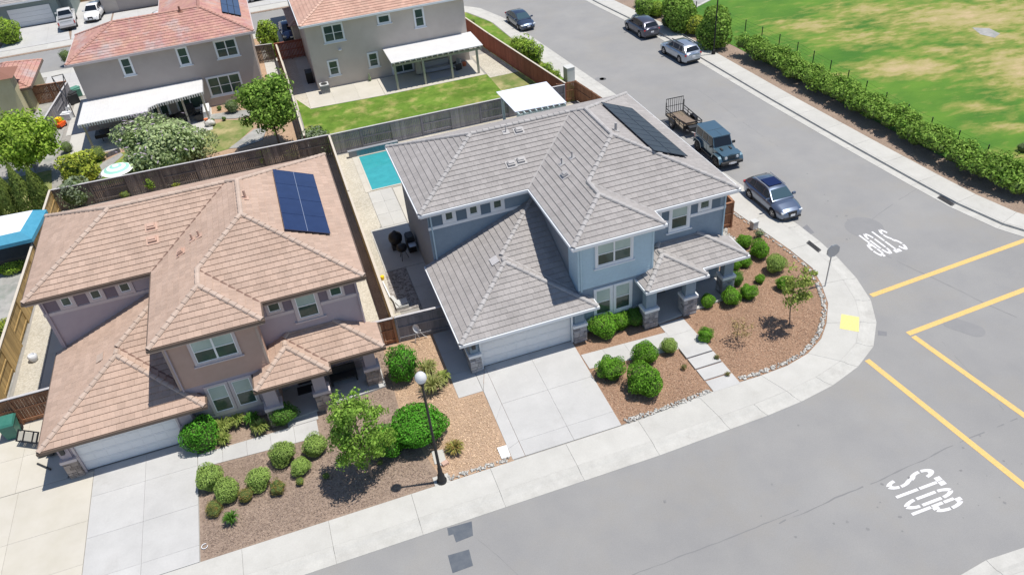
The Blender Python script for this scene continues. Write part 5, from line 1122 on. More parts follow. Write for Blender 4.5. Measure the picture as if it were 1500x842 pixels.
vent_pipe(HG, 902, 192, pg_['R'], 'vent_metal', .5, .08); vent_pipe(HG, 741, 195, pg_['F'], 'vent_metal', .5, .03)
p = onp(724, 383, *pg_['GL']); b = MB(); b.obox(p+[0, 0, .075], (.46, .62, .02), 0, 0, 0, -math.atan(mm)); b.build('roof_vent_cover', 'cap_grey', HG)
for (u, v) in ((222, 334), (224, 353)): vent_box(HT, u, v, pt_['F'], 'vent_tan')
vent_box(HT, 265, 371, pt_['WL'], 'vent_tan'); vent_pipe(HT, 282, 352, pt_['WL'], 'vent_tan', .38, .05); vent_pipe(HT, 292, 347, pt_['WL'], 'vent_tan', .38, .05); vent_pipe(HT, 360, 291, pt_['R'], 'vent_tan', .5, .07)
p = onp(147, 525, *pt_['GL']); b = MB(); b.obox(p+[0, 0, .075], (.40, .60, .02), 0, 0, 0, -math.atan(mm)); b.build('roof_vent_cover', 'roof_tan_cap', HT)
solar([(883.5, 150.4), (927, 161), (1005.8, 228.5), (954.6, 218.5)], pg_['R'], 9, 2, 'solar_black', 'solar_black', 'long black solar array on the right slope of the grey roof')
solar([(400, 248.6), (458.7, 256), (483.7, 342), (416.3, 336)], pt_['R'], 4, 2, 'solar', 'solar', 'dark blue solar array on the right slope of the tan roof', seam=True)
# ================================================================== HOUSES BEHIND
def simple_house(label, walls, wallm, roofs, rm, cm_, dm, loc, gut='gutter_white', hh=5.87):
    H = thing('house', label, 'house', loc)
    for (x0, x1, y0, y1, z) in walls: b = MB(); b.box((x0, y0, -.1), (x1, y1, z)); b.build('wall', wallm, H)
    M['roof_flash'] = M[dm]
    for (x0, x1, y0, y1, z) in roofs:
        F, E = hip_faces(x0, x1, y0, y1, z); tile_roof(H, F, E, [], rm, cm_, dm, 0, False); b = MB(); ring(b, [(x0, y0), (x1, y0), (x1, y1), (x0, y1)], True, -.01, .09, z-.17, z+.005); b.build('gutter', gut, H); b = MB(); b.box((x0+.02, y0+.02, z-.16), (x1-.02, y1-.02, z-.10)); b.build('soffit', 'soffit', H)
    return H
# left one, weathered red tiles
HL = simple_house('two-storey house with weathered red tiles and striped white awning', [(-16.15, -1.5, 72.55, 79.9, 5.9), (-8.8, -1.5, 79.9, 90, 5.9)], 'stucco_dusk', [], 'roof_red', 'roof_red_cap', 'deck_red', (-9, 76, 0))
x0, x1, y0, z = -16.55, -1.05, 72.12, 6.07; h1 = 4.1; xr = -9.3; w2 = (x1-xr)/2; m_ = mm; M['roof_flash'] = M['deck_red']
A, B = (x0, y0, z), (x1, y0, z); p1 = (x0+h1, y0+h1, z+m_*h1); p2 = (xr+w2, y0+w2, z+m_*w2); y1 = y0+2*h1; p3 = (xr+h1, y1-h1, z+m_*h1)
faces = [[A, B, p2, p3, p1], [(x0, y1, z), A, p1], [(xr, y1, z), (x0, y1, z), p1, p3], [(x1, 91, z), (xr, 91, z), (xr+w2, 91-w2, z+m_*w2)], [B, (x1, 91, z), (xr+w2, 91-w2, z+m_*w2), p2], [(xr, 91, z), (xr, y1, z), p3, p2, (xr+w2, 91-w2, z+m_*w2)]]
tile_roof(HL, faces, [(A, p1), ((x0, y1, z), p1), (p1, p3), (B, p2), (p2, (xr+w2, 91-w2, z+m_*w2))], [((xr, y1, z), p3)], 'roof_red', 'roof_red_cap', 'deck_red', 0, False)
b = MB(); up = [(x0, y0), (x1, y0), (x1, 91), (xr, 91), (xr, y1), (x0, y1)]; ring(b, up, True, -.01, .1, z-.2, z+.005); b.build('gutter', 'trim_cream', HL); b = MB(); b.prism([(q[0]*.9995, q[1]) for q in up], z-.18, z-.12); b.build('soffit', 'soffit', HL)
yw = 72.55
for (x_a, x_b, za, zb, nc) in ((-12.42, -11.72, 4.25, 5.62, 1), (-7.75, -7.0, 4.2, 5.62, 1), (-4.55, -2.85, 4.2, 5.6, 2), (-6.1, -3.35, .95, 2.55, 3)): window(HL, x_a, x_b, za, zb, yw, nc, .5, trim=.12, blind=(False, False))
for (x_a, x_b) in ((-11.4, -10.1), (-9.2, -7.0)): window(HL, x_a, x_b, .15, 2.15, yw, 2, 0, trim=.12, sill=False, blind=(False,))
cpl = dict(p=onp(325, 22, (x1, 80, z), (mm, 0, 1)))
vent_pipe(HL, 264, 18, ((x0, y0, z), nF), 'deck_red', .5, .09)
solar([(325, -3), (348, 0), (352, 22), (324, 17)], ((x1, 80, z), nR), 2, 3, 'solar', 'solar_frame', 'blue solar array on the weathered red roof')
# its awning: white pans with a fluted edge, on posts
aw = thing('patio_cover', 'long white ribbed awning with fluted edge on the house with weathered red tiles', 'patio cover', (-12, 70, 0)); P = [(-16.5, 67.35), (-11.0, 67.35), (-11.0, 68.1), (-10.3, 68.6), (-6.5, 69.3), (-6.5, 72.5), (-16.5, 72.5)]
b = MB(); b.prism(P, 2.62, 2.68); sl_ = b.build('roof_sheet', 'white_metal', aw); b = MB()
for i in range(33): xx = -16.4+i*.305; b.box((xx-.02, (67.4 if xx < -11 else 69.35), 2.68), (xx+.02, 72.48, 2.70))
b.build('rib', 'white_metal', sl_, kind='stuff'); b = MB(); Q = P+[P[0]]
for i in range(5):
    a_, c_ = np.array(Q[i]), np.array(Q[i+1]); L = np.linalg.norm(c_-a_); n = max(1, int(L/.2))
    for k in range(n):
        s0, s1 = a_+(c_-a_)*(k+.12)/n, a_+(c_-a_)*(k+.62)/n; d = (c_-a_)/L; nn = np.array((d[1], -d[0]))*.03; b.prism([tuple(s0-nn), tuple(s1-nn), tuple(s1+nn), tuple(s0+nn)], 2.40, 2.625)
b.build('fluted_edge', 'white_metal', aw, kind='stuff')
for (xx, yy) in ((-16.2, 67.9), (-12.9, 67.9), (-10.4, 69.0), (-8.4, 69.6), (-6.75, 69.8)): b = MB(); b.box((xx-.08, yy-.08, 0), (xx+.08, yy+.08, 2.62)); b.build('post', 'beam_tan', aw)
b = MB(); b.cyl((-15.6, 69.6, .01), (-15.6, 69.6, 1.0), .03, n=6); b.box((-16.0, 69.0, .55), (-14.9, 70.2, .85)); b.top('patio_table', 'black', 'dark square table under the left end of the ribbed awning', 'table')
def chair(x, y, rz, label, m='cushion', group=None):
    T_ = thing('patio_chair', label, 'chair', (x, y, 0), rz, group); L = dict(local=True); b = MB(); b.box((-.33, -.33, .30), (.33, .33, .44)); b.build('seat', m, T_, **L); b = MB(); b.obox((0, .33, .68), (.66, .12, .6), rx=-.2); b.build('backrest', m, T_, **L)
    for sx in (-1, 1):
        b = MB(); b.box((sx*.36-.04, -.30, .0), (sx*.36+.04, .34, .60)); b.build('arm', 'dark_metal', T_, **L)
chair(-13.9, 69.3, .6, 'grey cushioned armchair in the shade of the ribbed awning')
T_ = thing('dining_table', 'round dark dining table at the right end of the ribbed awning', 'table', (-8.6, 70.3, 0)); b = MB(); b.cyl((-8.6, 70.3, .70), (-8.6, 70.3, .74), .85, n=24); b.build('table_top', 'dark_metal', T_); b = MB(); b.cyl((-8.6, 70.3, 0), (-8.6, 70.3, .70), .08); b.build('leg', 'dark_metal', T_)
for k, (a_, s_) in enumerate(((0.3, 'left of'), (1.9, 'behind'), (3.4, 'right of'))): chair(-8.6-1.15*math.cos(a_), 70.3+1.15*math.sin(a_)*(1 if k != 1 else 1), [math.pi/2, 0, -math.pi/2][k], f'dark chair {s_} the round dining table', 'plastic_dark', 'dining chairs under the awning')
# right one, salmon tiles
HM = simple_house('two-storey house with salmon tiles and plain white patio cover', [(3.2, 17.95, 71.3, 95, 5.9)], 'stucco_rear', [(2.85, 18.3, 70.9, 95.5, 6.07)], 'roof_salmon', 'roof_salmon_cap', 'deck_red', (10, 78, 0))
b = MB(); b.box((3.22, 95.01, 0), (17.9, 95.2, 3)); b.build('wall', 'stucco_rear', HM)
F, E = hip_faces(2.3, 6.0, 82.4, 88.6, 2.7); tile_roof(HM, F, E, [], 'roof_salmon', 'roof_salmon_cap', 'deck_red', 0, False); b = MB(); b.box((2.6, 82.8, 0), (3.19, 88.2, 2.6)); b.build('wall', 'stucco_rear', HM)
yw = 71.3
for (x_a, x_b, za, zb, nc, sp) in ((4.82, 6.48, 4.2, 5.6, 2, .5), (4.62, 5.40, 1.15, 2.4, 1, .5), (8.35, 9.12, 1.2, 2.4, 1, .5), (9.85, 10.85, 4.98, 5.6, 1, 0), (13.22, 13.98, 4.05, 5.6, 1, .5)): window(HM, x_a, x_b, za, zb, yw, nc, sp, trim=.12, blind=(False, False))
window(HM, 10.4, 12.3, .12, 2.15, yw, 2, 0, trim=.12, sill=False, blind=(False,)); window(HM, 14.3, 16.9, .95, 2.15, yw, 3, 0, trim=.12, blind=(False,))
pc = thing('patio_cover', 'plain flat white patio cover behind the house with salmon tiles', 'patio cover', (14, 69.4, 0)); b = MB(); b.box((9.75, 67.3, 2.56), (18.3, 71.28, 2.64)); b.build('roof_sheet', 'white_metal', pc); b = MB()
for i in range(17): b.box((9.95+i*.5, 67.22, 2.40), (10.03+i*.5, 71.27, 2.555))
b.build('rafter', 'beam_tan', pc); b = MB(); b.box((9.8, 67.42, 2.22), (18.2, 67.58, 2.395)); b.build('beam', 'beam_tan', pc)
for xx in (10.0, 12.6, 15.2, 17.7): b = MB(); b.box((xx-.09, 67.41, 0), (xx+.09, 67.59, 2.22)); b.build('post', 'beam_tan', pc)
T_ = thing('outdoor_sofa', 'pale outdoor sofa under the plain white patio cover', 'sofa', (14.4, 70.2, 0)); b = MB(); b.box((13.2, 69.8, .12), (15.6, 70.6, .42)); b.build('seat', 'cushion', T_); b = MB(); b.box((13.2, 70.45, .42), (15.6, 70.68, .92)); b.build('backrest', 'cushion', T_)
for xx in (13.1, 15.6): b = MB(); b.box((xx, 69.8, .12), (xx+.14, 70.66, .62)); b.build('arm', 'cushion', T_)
chair(16.1, 69.5, -1.2, 'grey armchair at the right end of the pale outdoor sofa'); b = MB(); b.box((13.3, 68.2, .021), (16.0, 69.7, .035)); b.top('outdoor_rug', 'cushion', 'grey rug on the patio before the pale outdoor sofa', 'rug')
T_ = thing('closed_parasol', 'closed beige parasol standing beside the sliding door', 'parasol', (12.6, 69.9, 0)); b = MB(); b.lathe((12.6, 69.9, 0), [(.36, .25), (.30, .9), (.20, 1.6), (.07, 2.15)], 10); b.build('canopy', 'beam_tan', T_, smooth=50); b = MB(); b.cyl((12.6, 69.9, 0), (12.6, 69.9, 2.3), .03); b.build('pole', 'dark_metal', T_)
b = MB(); b.lathe((17.0, 69.9, .02), [(.16, 0), (.22, .32), (.24, .34)], 10); b.top('plant_pot', 'terracotta', 'terracotta pot at the right end of the covered patio', 'pot', smooth=40)
ac = thing('air_conditioner', 'grey air conditioner unit at the left corner of the house with salmon tiles', 'air conditioner', (3.75, 70.45, 0)); b = MB(); b.box((3.35, 70.05, .02), (4.15, 70.85, .80)); cs_ = b.build('casing', 'utility_grey', ac); b = MB()
for i in range(9): b.box((3.33, 70.04-.01, .12+i*.07), (4.17, 70.05, .14+i*.07))
b.build('louvre', 'dark_metal', cs_); b = MB(); b.cyl((3.75, 70.45, .80), (3.75, 70.45, .83), .3, n=16); b.build('fan_guard', 'dark_metal', ac)
b = MB(); b.cyl((8.0, 70.9, .02), (8.0, 70.9, .3), .12, .16, 8); b.cyl((8.0, 70.9, .3), (8.0, 70.9, .75), .10, .04, 8); b.top('potted_plant', 'leaf_olive', 'small potted plant against the beige rear wall', 'potted plant')
b = MB(); b.box((2.45, 73.2, .02), (3.1, 74.3, 1.05)); b.top('wheelie_bin', 'black', 'black bin in the passage behind the red gate', 'bin')
b = MB(); b.lathe((5.9, 71.15, 3.25), [(.05, 0), (.16, .05), (.18, .12)], 10); b.top('wall_light', 'trim_white', 'small white round lamp on the beige rear wall', 'lamp')
# yellow house at far left, with low red roof
HY = simple_house('yellow rendered house with low red tiled roof at the left edge', [(-40, -22.75, 78.3, 79.9, 4.15), (-26.5, -22.4, 80.1, 86.9, 2.3)], 'stucco_yellow', [(-27, -21.85, 79.6, 87.3, 2.45)], 'roof_red', 'roof_red_cap', 'deck_red', (-28, 80, 0), 'gutter_brown')
b = MB(); b.add([(-40, 77.9, 4.1), (-22.4, 77.9, 4.1), (-22.4, 81, 4.1), (-40, 81, 4.1), (-40, 79.4, 4.8), (-24, 79.4, 4.8)], [(0, 1, 5, 4), (1, 2, 5), (2, 3, 4, 5), (3, 2, 1, 0)]); b.build('roof', 'deck_red', HY); b = MB(); b.cyl((-24.6, 78.2, 2.6), (-24.6, 77.8, 2.9), .06); b.box((-24.75, 77.7, 2.9), (-24.45, 78.0, 3.15)); b.build('wall_lamp', 'dark_metal', HY)
# across the rear street
HX = simple_house('grey-roofed house with wide white garage door in the top left corner', [(-44, -23.2, 109.95, 124, 2.9), (-23.2, -22.0, 111.5, 124, 2.9)], 'stucco_green', [(-45, -22.0, 109.3, 124.5, 3.0)], 'roof_grey', 'roof_grey_cap', 'deck_grey', (-30, 112, 0))
b = MB()
for i in range(4): b.box((-28.85, 109.88, .02+i*.54), (-24.1, 109.94, .54+i*.54))
b.build('garage_door', 'door_white', HX)
HB = simple_house('beige house with dark garage door behind the weathered red roof', [(-18.4, -6, 109.6, 122, 3.2)], 'stucco_rear', [(-19, -5.4, 109.0, 122.6, 3.3)], 'roof_grey', 'roof_grey_cap', 'deck_grey', (-12, 110, 0)); b = MB(); b.box((-16.6, 109.52, .02), (-12.0, 109.59, 2.2)); b.build('garage_door', 'stucco_dusk', HB)
# ================================================================== FENCES AND GATES
def fence(label, pts, h, m, capm=None, postm=None, alt=True, step=2.4, board=.14, gap=.012, base=0.0, start=0, cat='fence', rails=(.25, 1.0), name='fence', h_end=None):
    T_ = thing(name, label, cat, (*pts[0], 0)); hl = wloc(T_); k = start
    for i in range(len(pts)-1):
        a, b_ = np.array(pts[i], float), np.array(pts[i+1], float); L = np.linalg.norm(b_-a); n = max(1, round(L/step)); d = (b_-a)/L; nn = np.array((-d[1], d[0]))
        for j in range(n+1):
            if j == n and i < len(pts)-2: continue
            p = a+d*L*j/n; q = MB(); ang = math.atan2(d[1], d[0]); q.obox((p[0], p[1], h/2+base-.03), (.10, .10, h+.02), ang); q.build('post', postm or m, T_)
        for j in range(n):
            s0 = a+d*(L*j/n+.055); s1 = a+d*(L*(j+1)/n-.055); LL = np.linalg.norm(s1-s0); nb = max(1, round(LL/board)); side = (1 if (k % 2 == 0 or not alt) else -1); k += 1; q = MB(); rr = random.Random(k*7+i)
            ang = math.atan2(d[1], d[0])
            for t in range(nb):
                c = s0+d*LL*(t+.5)/nb+nn*side*(.03+rr.uniform(-.003, .003)); hh = h-.06-rr.uniform(0, .02); q.obox((c[0], c[1], base+hh/2+.02), (LL/nb-gap, .018, hh), ang)
            q.build('board_panel', m, T_)
            q = MB()
            for z in (rails[0], h*.55 if len(rails) < 3 else rails[1], h-.14): c = (s0+s1)/2-nn*side*.012; q.obox((c[0], c[1], base+z), (LL, .04, .09), ang)
            q.build('rail', m, T_)
        if capm: c = (a+b_)/2; q = MB(); q.obox((c[0], c[1], base+h+.002), (L+.08, .15, .04), math.atan2(d[1], d[0])); q.build('cap_rail', capm, T_)
    return T_
fence('weathered grey board fence behind the pool and the grey house', [(2.52, 57.45), (22.2, 57.3)], 1.75, 'wood_grey', 'cap_grey', start=1)
fence('dark weathered board fence behind the tan house', [(-17.75, 58.3), (2.44, 57.5)], 1.75, 'wood_dark', 'cap_grey', start=1)
fence('thin fence with pale wooden cap between the tan and grey houses', [(2.50, 33.25), (2.50, 48), (2.54, 57.38)], 1.75, 'wood_gold', 'wood_pale', alt=False)
fence('grey painted gate fence joining the two houses', [(2.58, 33.22), (5.62, 33.05)], 1.75, 'wood_grey', 'cap_grey', alt=False, step=3.1, gap=-.001)
fence('short dark brown board fence beside the tan porch', [(1.25, 33.28), (2.44, 33.22)], 1.75, 'wood_brown', 'cap_grey', alt=False)
fence('golden brown board fence left of the tan house', [(-18.25, 35.1), (-17.85, 58.2)], 1.8, 'wood_gold', 'wood_pale', start=1)
fence('brown side gate fence left of the tan garage', [(-22, 35.0), (-14.5, 35.0)], 1.8, 'wood_brown', 'cap_grey', alt=False)
fence('red painted fence along the side street', [(22.35, 57.5), (20.3, 72.2), (19.3, 80.5), (18.3, 84)], 1.8, 'wood_red', 'wood_pale', alt=False)
fence('brown board fence at the rear right corner of the grey house', [(21.7, 57.75), (23.35, 57.6), (24.3, 50), (24.9, 43), (25.0, 38.6), (21.75, 38.5)], 1.8, 'wood_brown', None, alt=False)
fence('short brown fence beside the front right corner of the grey house', [(21.4, 35.35), (24.62, 35.35), (24.95, 38.45)], 1.85, 'wood_brown', 'wood_brown', alt=False)
fence('low pale-capped fence between the two rear gardens', [(.72, 58.4), (.72, 72), (.6, 81)], 1.7, 'wood_brown', 'wood_pale', alt=False)
fence('red slatted gate between the two rear houses', [(.4, 80.95), (3.2, 80.85)], 1.8, 'wood_red', 'wood_red', alt=False, step=1.4, gap=.03)
fence('dark gate beside the red slatted gate', [(-1.4, 81.4), (.15, 81.1)], 1.8, 'wood_dark', 'cap_grey', alt=False, step=1.6, gap=.03)
fence('red-brown double gate beside the yellow house', [(-22.5, 81.8), (-19.3, 81.5)], 1.8, 'wood_brown', 'wood_brown', alt=False, step=1.6)
fence('weathered grey fence right of the yellow house', [(-19.2, 81.4), (-20.4, 71.0), (-20.6, 66.2)], 1.7, 'wood_grey', 'cap_grey')
fence('orange-brown board fence behind the white vehicles', [(-21.9, 117.4), (-18.5, 117.2)], 1.8, 'wood_gold', None, alt=False)
# park fence: thin posts and wire
pf = thing('wire_fence', 'thin dark post and wire fence along the park side of the hedge', 'fence', (43.8, 45, 0)); PP = [(41.5, 76), (43.5, 66), (44.45, 57.0), (44.3, 51.0), (43.95, 45.2), (43.85, 39.9), (44.1, 34.6), (45.2, 31.5), (47.5, 29.8), (52, 29.2)]; pts = resample(PP, PP, 2.35)
for (a, _) in pts: b = MB(); b.cyl((a[0], a[1], 0), (a[0], a[1], 1.25), .045, n=6); b.build('post', 'plastic_dark', pf)
b = MB()
for i in range(len(pts)-1):
    for z in (.25, .55, .85, 1.15): b.cyl((*pts[i][0], z), (*pts[i+1][0], z), .006, n=3, cap=False)
b.build('wire', 'plastic_dark', pf)
# white-roofed shelter behind the grey house
sh = thing('pergola', 'small flat white shelter with teal rafters behind the grey roof', 'pergola', (18.2, 54.5, 0)); b = MB(); b.add([(16.08, 56.57, 2.68), (20.35, 56.5, 2.68), (20.4, 52.3, 2.55), (16.3, 52.6, 2.55), (16.08, 56.57, 2.72), (20.35, 56.5, 2.72), (20.4, 52.3, 2.59), (16.3, 52.6, 2.59)], [(0, 1, 2, 3), (7, 6, 5, 4), (0, 4, 5, 1), (1, 5, 6, 2), (2, 6, 7, 3), (3, 7, 4, 0)]); b.build('roof_sheet', 'pergola_white', sh); b = MB()
for i in range(9): xx = 16.5+i*.47; b.box((xx-.04, 52.15, 2.34), (xx+.04, 56.4, 2.535))
b.build('rafter', 'pergola_teal', sh); b = MB(); b.box((16.4, 52.5, 2.14), (20.3, 52.62, 2.335)); b.box((16.3, 56.1, 2.14), (20.2, 56.22, 2.335)); b.build('beam', 'pergola_teal', sh)
for (xx, yy) in ((16.55, 52.7), (20.1, 52.7), (16.4, 56.05), (20.0, 56.05)): b = MB(); b.box((xx-.1, yy-.1, 0), (xx+.1, yy+.1, 2.14)); b.build('post', 'pergola_teal', sh)
# ================================================================== STREET FURNITURE AND SMALL THINGS
lx, ly = 2.28, 23.02
T_ = thing('street_lamp', 'black street lamp with round white globe beside the driveway pavement', 'street lamp', (lx, ly, 0)); b = MB(); b.lathe((lx, ly, 0), [(.23, 0), (.23, .10), (.18, .16), (.16, .45), (.11, .56), (.10, .9), (.07, 1.0), (.062, 3), (.048, 6.0), (.08, 6.05), (.08, 6.12), (.055, 6.15)], 14); b.build('post', 'black', T_, smooth=35)
b = MB(); b.lathe((lx, ly, 6.15), [(.10, 0), (.15, .04), (.17, .10)], 14); h_ = b.build('globe_collar', 'black', T_, smooth=35); b = MB(); b.lathe((lx, ly, 6.25), [(.11, 0), (.20, .07), (.245, .21), (.23, .34), (.155, .46), (.05, .52)], 18); b.build('globe', 'lamp_glass', T_, smooth=60)
b = MB(); b.prism([(lx-.36, ly-.16), (lx+.36, ly-.16), (lx+.36, ly+.36), (lx-.36, ly+.36)], -.05, .012); b.build('footing', 'concrete', T_)
b = MB(); b.prism(G([(632, 661), (649, 658), (654, 676), (637, 680)]), -.05, .02); b.top('utility_cover', 'concrete', 'pale concrete box lid in the bed behind the lamp post', 'utility cover'); b = MB(); b.obox((*g(652, 679), .05), (.30, .22, .12), .3); b.top('stone_block', 'vent_tan', 'small tan block lying by the lamp post', 'stone block')
b = MB(); b.prism(G([(728, 656), (742, 652), (748, 668), (735, 672)]), -.05, .03); b.prism(G([(730, 658), (741, 655), (745, 666), (736, 669)]), .03, .036); b.top('utility_cover', 'trim_white', 'white utility box lid at the corner of the grey driveway', 'utility cover')
# stop sign seen edge-on from behind
sx, sy = g(1208.5, 419); T_ = thing('stop_sign', 'stop sign on a thin steel pole at the street corner', 'road sign', (sx, sy, 0)); b = MB(); b.box((sx-.025, sy-.025, 0), (sx+.025, sy+.025, 2.75)); b.build('pole', 'sign_back', T_)
def octa(y, m, nm, r_, th): b = MB(); V = [(sx+.05+r_*math.cos(math.pi/8+k*math.pi/4), y, 2.42+r_*math.sin(math.pi/8+k*math.pi/4)) for k in range(8)]; V += [(q[0], y+th, q[2]) for q in V]; b.add(V, [tuple(range(8)), tuple(range(15, 7, -1))]+[(k, 8+k, 8+(k+1) % 8, (k+1) % 8) for k in range(8)]); return b.build(nm, m, T_)
octa(sy-.045, 'sign_back', 'sign_plate', .41, .015); fr_ = octa(sy+.030, 'frame_white', 'sign_face', .41, .006); octa(sy+.037, 'sign_red', 'red_face', .38, .004)
b = MB(); rr = 0
for i, ch_ in enumerate('STOP'):
    for pth in LET[ch_]:
        if len(pth) < 2: continue
        L_, R_ = stroke(pth, .05, .14)
        for k in range(len(L_)-1): b.add([(sx+.05-(q[0]+i*.545-1.07)*.26, sy+.0425, 2.42+(q[1]-1.15)*.105) for q in (L_[k], R_[k], R_[k+1], L_[k+1])], [(0, 1, 2, 3)])
b.build('letters', 'frame_white', T_)

# security sign by the porch
px, py = g(957, 476); T_ = thing('yard_sign', 'small orange octagonal yard sign before the left porch column', 'sign', (px, py, 0)); b = MB(); b.cyl((px, py, 0), (px, py, .4), .012, n=5); b.build('stake', 'frame_white', T_); b = MB(); V = [(px+.15*math.cos(math.pi/8+k*math.pi/4), py-.02, .48+.15*math.sin(math.pi/8+k*math.pi/4)) for k in range(8)]; V += [(q[0], q[1]+.015, q[2]) for q in V]; b.add(V, [tuple(range(8)), tuple(range(15, 7, -1))]+[(k, 8+k, 8+(k+1) % 8, (k+1) % 8) for k in range(8)]); b.build('board', 'yard_sign', T_)
for (u, v, s_, lab, m_) in ((1104, 334, (.38, .34, .50), 'grey utility pedestal in the bed beside the pavement', 'utility_grey'), (834, 118, (.75, .75, 1.25), 'pale utility cabinet outside the red fence corner', 'utility_grey')):
    x, y = g(u, v); b = MB(); b.obox((x, y, s_[2]/2), s_, .1); b.obox((x, y, s_[2]+.02), (s_[0]+.05, s_[1]+.05, .05), .1); b.top('utility_cabinet', m_, lab, 'utility box', (x, y, 0))
# satellite dish on legs by the gate fence
px, py = 3.62, 32.9; T_ = thing('satellite_dish', 'white satellite dish on bent legs before the grey gate fence', 'satellite dish', (px, py, 0)); b = MB(); Rm = Matrix.Translation((px-.05, py-.1, .95)) @ Matrix.Rotation(1.25, 4, 'X') @ Matrix.Rotation(-.75, 4, 'Y'); V = []
for j, (r_, z) in enumerate(((.04, -.05), (.13, -.03), (.23, .03))):
    for i in range(14): V.append(tuple(Rm@Vector((r_*math.cos(i*math.pi/7), r_*1.15*math.sin(i*math.pi/7), z))))
b.add(V, [(j*14+i, j*14+(i+1) % 14, (j+1)*14+(i+1) % 14, (j+1)*14+i) for j in range(2) for i in range(14)]+[tuple(range(14))]); b.build('dish', 'storage_white', T_); b = MB(); b.cyl((px-.05, py-.1, .80), (px+.10, py-.38, .98), .012, n=5); b.obox((px+.10, py-.38, .98), (.05, .07, .05)); b.build('feed_arm', 'utility_grey', T_)
for (dx, dy) in ((-.28, -.1), (.45, .1), (.05, .25)): b = MB(); limb(b, (px+dx*.15, py, .85), (px+dx, py+dy-.05, 0), .018, .018, 5, .1, 3); b.build('leg', 'storage_white', T_)
# barbecue corner in the grey side yard
T_ = thing('kettle_barbecue', 'black kettle barbecue nearest the gravel in the grey side passage', 'barbecue', (4.55, 41.0, 0)); b = MB(); b.lathe((4.55, 41.0, .55), [(.06, 0), (.28, .12), (.34, .28), (.30, .45), (.12, .56)], 14); b.build('bowl', 'black', T_, smooth=50)
for k in range(3): b = MB(); b.cyl((4.55+.14*math.cos(k*2.1), 41+.14*math.sin(k*2.1), .6), (4.55+.32*math.cos(k*2.1), 41+.32*math.sin(k*2.1), 0), .02, n=5); b.build('leg', 'dark_metal', T_)
T_ = thing('smoker', 'round black ceramic smoker standing beyond the kettle barbecue', 'barbecue', (4.42, 42.4, 0)); b = MB(); b.lathe((4.42, 42.4, .35), [(.2, 0), (.42, .22), (.46, .45), (.40, .66), (.16, .85), (.07, .95)], 14); b.build('body', 'black', T_, smooth=50); b = MB(); b.box((4.1, 42.1, 0), (4.74, 42.7, .36)); b.build('stand', 'dark_metal', T_)
T_ = thing('gas_grill', 'black gas grill with side shelf against the grey house wall', 'barbecue', (5.25, 41.9, 0)); b = MB(); b.box((5.02, 41.35, .05), (5.5, 42.5, .78)); b.build('cabinet', 'black', T_); b = MB(); b.box((5.0, 41.5, .80), (5.52, 42.3, .98)); b.prism([(5.06, 41.55), (5.46, 41.55), (5.46, 42.25), (5.06, 42.25)], .98, 1.08); b.build('lid', 'dark_metal', T_); b = MB(); b.box((5.02, 40.85, .78), (5.46, 41.33, .82)); b.build('side_shelf', 'steel', T_)
b = MB(); b.box((3.0, 35.95, .0), (3.75, 36.7, .22)); b.obox((3.4, 36.3, .26), (.6, .5, .06), .3); b.obox((3.05, 37.0, .1), (.2, .6, .12), .2); b.top('pump_box', 'utility_grey', 'pale pump box on dark gravel just behind the gate fence', 'pump box')
b = MB(); b.obox((2.85, 38.2, .05), (.08, 1.8, .05), .06); b.top('white_pipe', 'storage_white', 'white pipe lying on gravel along the fence', 'pipe'); b = MB(); b.lathe((2.85, 39.4, 0), [(.10, 0), (.13, .22), (.12, .24)], 10); b.top('bucket', 'toy_yellow', 'small yellow bucket on gravel beside the side fence', 'bucket', smooth=40)
# junk on the pale pad left
x, y = -17.3, 34.3; T_ = thing('wheelie_bin', 'green wheelie bin against the brown side gate fence', 'bin', (x, y, 0)); b = MB(); b.add([(x-.28, y-.3, .05), (x+.28, y-.3, .05), (x+.28, y+.3, .05), (x-.28, y+.3, .05), (x-.36, y-.42, 1.0), (x+.36, y-.42, 1.0), (x+.36, y+.38, 1.0), (x-.36, y+.38, 1.0)], [(3, 2, 1, 0), (0, 1, 5, 4), (1, 2, 6, 5), (2, 3, 7, 6), (3, 0, 4, 7), (4, 5, 6, 7)]); b.build('body', 'bin_green', T_)
b = MB(); b.add([(x-.40, y-.47, 1.0), (x+.40, y-.47, 1.0), (x+.40, y+.42, 1.02), (x-.40, y+.42, 1.02), (x-.36, y-.40, 1.10), (x+.36, y-.40, 1.10), (x+.34, y+.34, 1.14), (x-.34, y+.34, 1.14)], [(0, 1, 5, 4), (1, 2, 6, 5), (2, 3, 7, 6), (3, 0, 4, 7), (4, 5, 6, 7)]); b.build('lid', 'bin_green', T_)
for s_ in (-1, 1): b = MB(); b.cyl((x+s_*.34, y+.36, .13), (x+s_*.27, y+.36, .13), .13, n=12); b.build('wheel', 'rubber', T_)
T_ = thing('folding_lounger', 'folded lounge chair frame with cream webbing beside the green bin', 'chair', (-16.35, 33.2, 0)); Rm = Matrix.Translation((-16.35, 33.25, .55)) @ Matrix.Rotation(-.55, 4, 'Z') @ Matrix.Rotation(.75, 4, 'X')
def pbox(b, a, c): k = MB(); k.box(a, c); b.add([tuple(Rm@Vector(q)) for q in k.v], k.f)
b = MB(); pbox(b, (-.62, -.30, -.03), (-.56, .30, .03)); pbox(b, (.56, -.30, -.03), (.62, .30, .03)); pbox(b, (-.56, -.30, -.03), (.56, -.24, .03)); pbox(b, (-.56, .24, -.03), (.56, .30, .03)); pbox(b, (-.24, -.24, -.03), (-.20, .24, .03)); pbox(b, (.30, -.24, -.03), (.34, .24, .03)); b.build('frame', 'black', T_)
for (a, c) in ((-.53, -.27), (-.17, .27), (.37, .53)): b = MB(); pbox(b, (a, -.21, -.01), (c, .21, .01)); b.build('webbing', 'beam_tan', T_)
b = MB(); rr = random.Random(4)
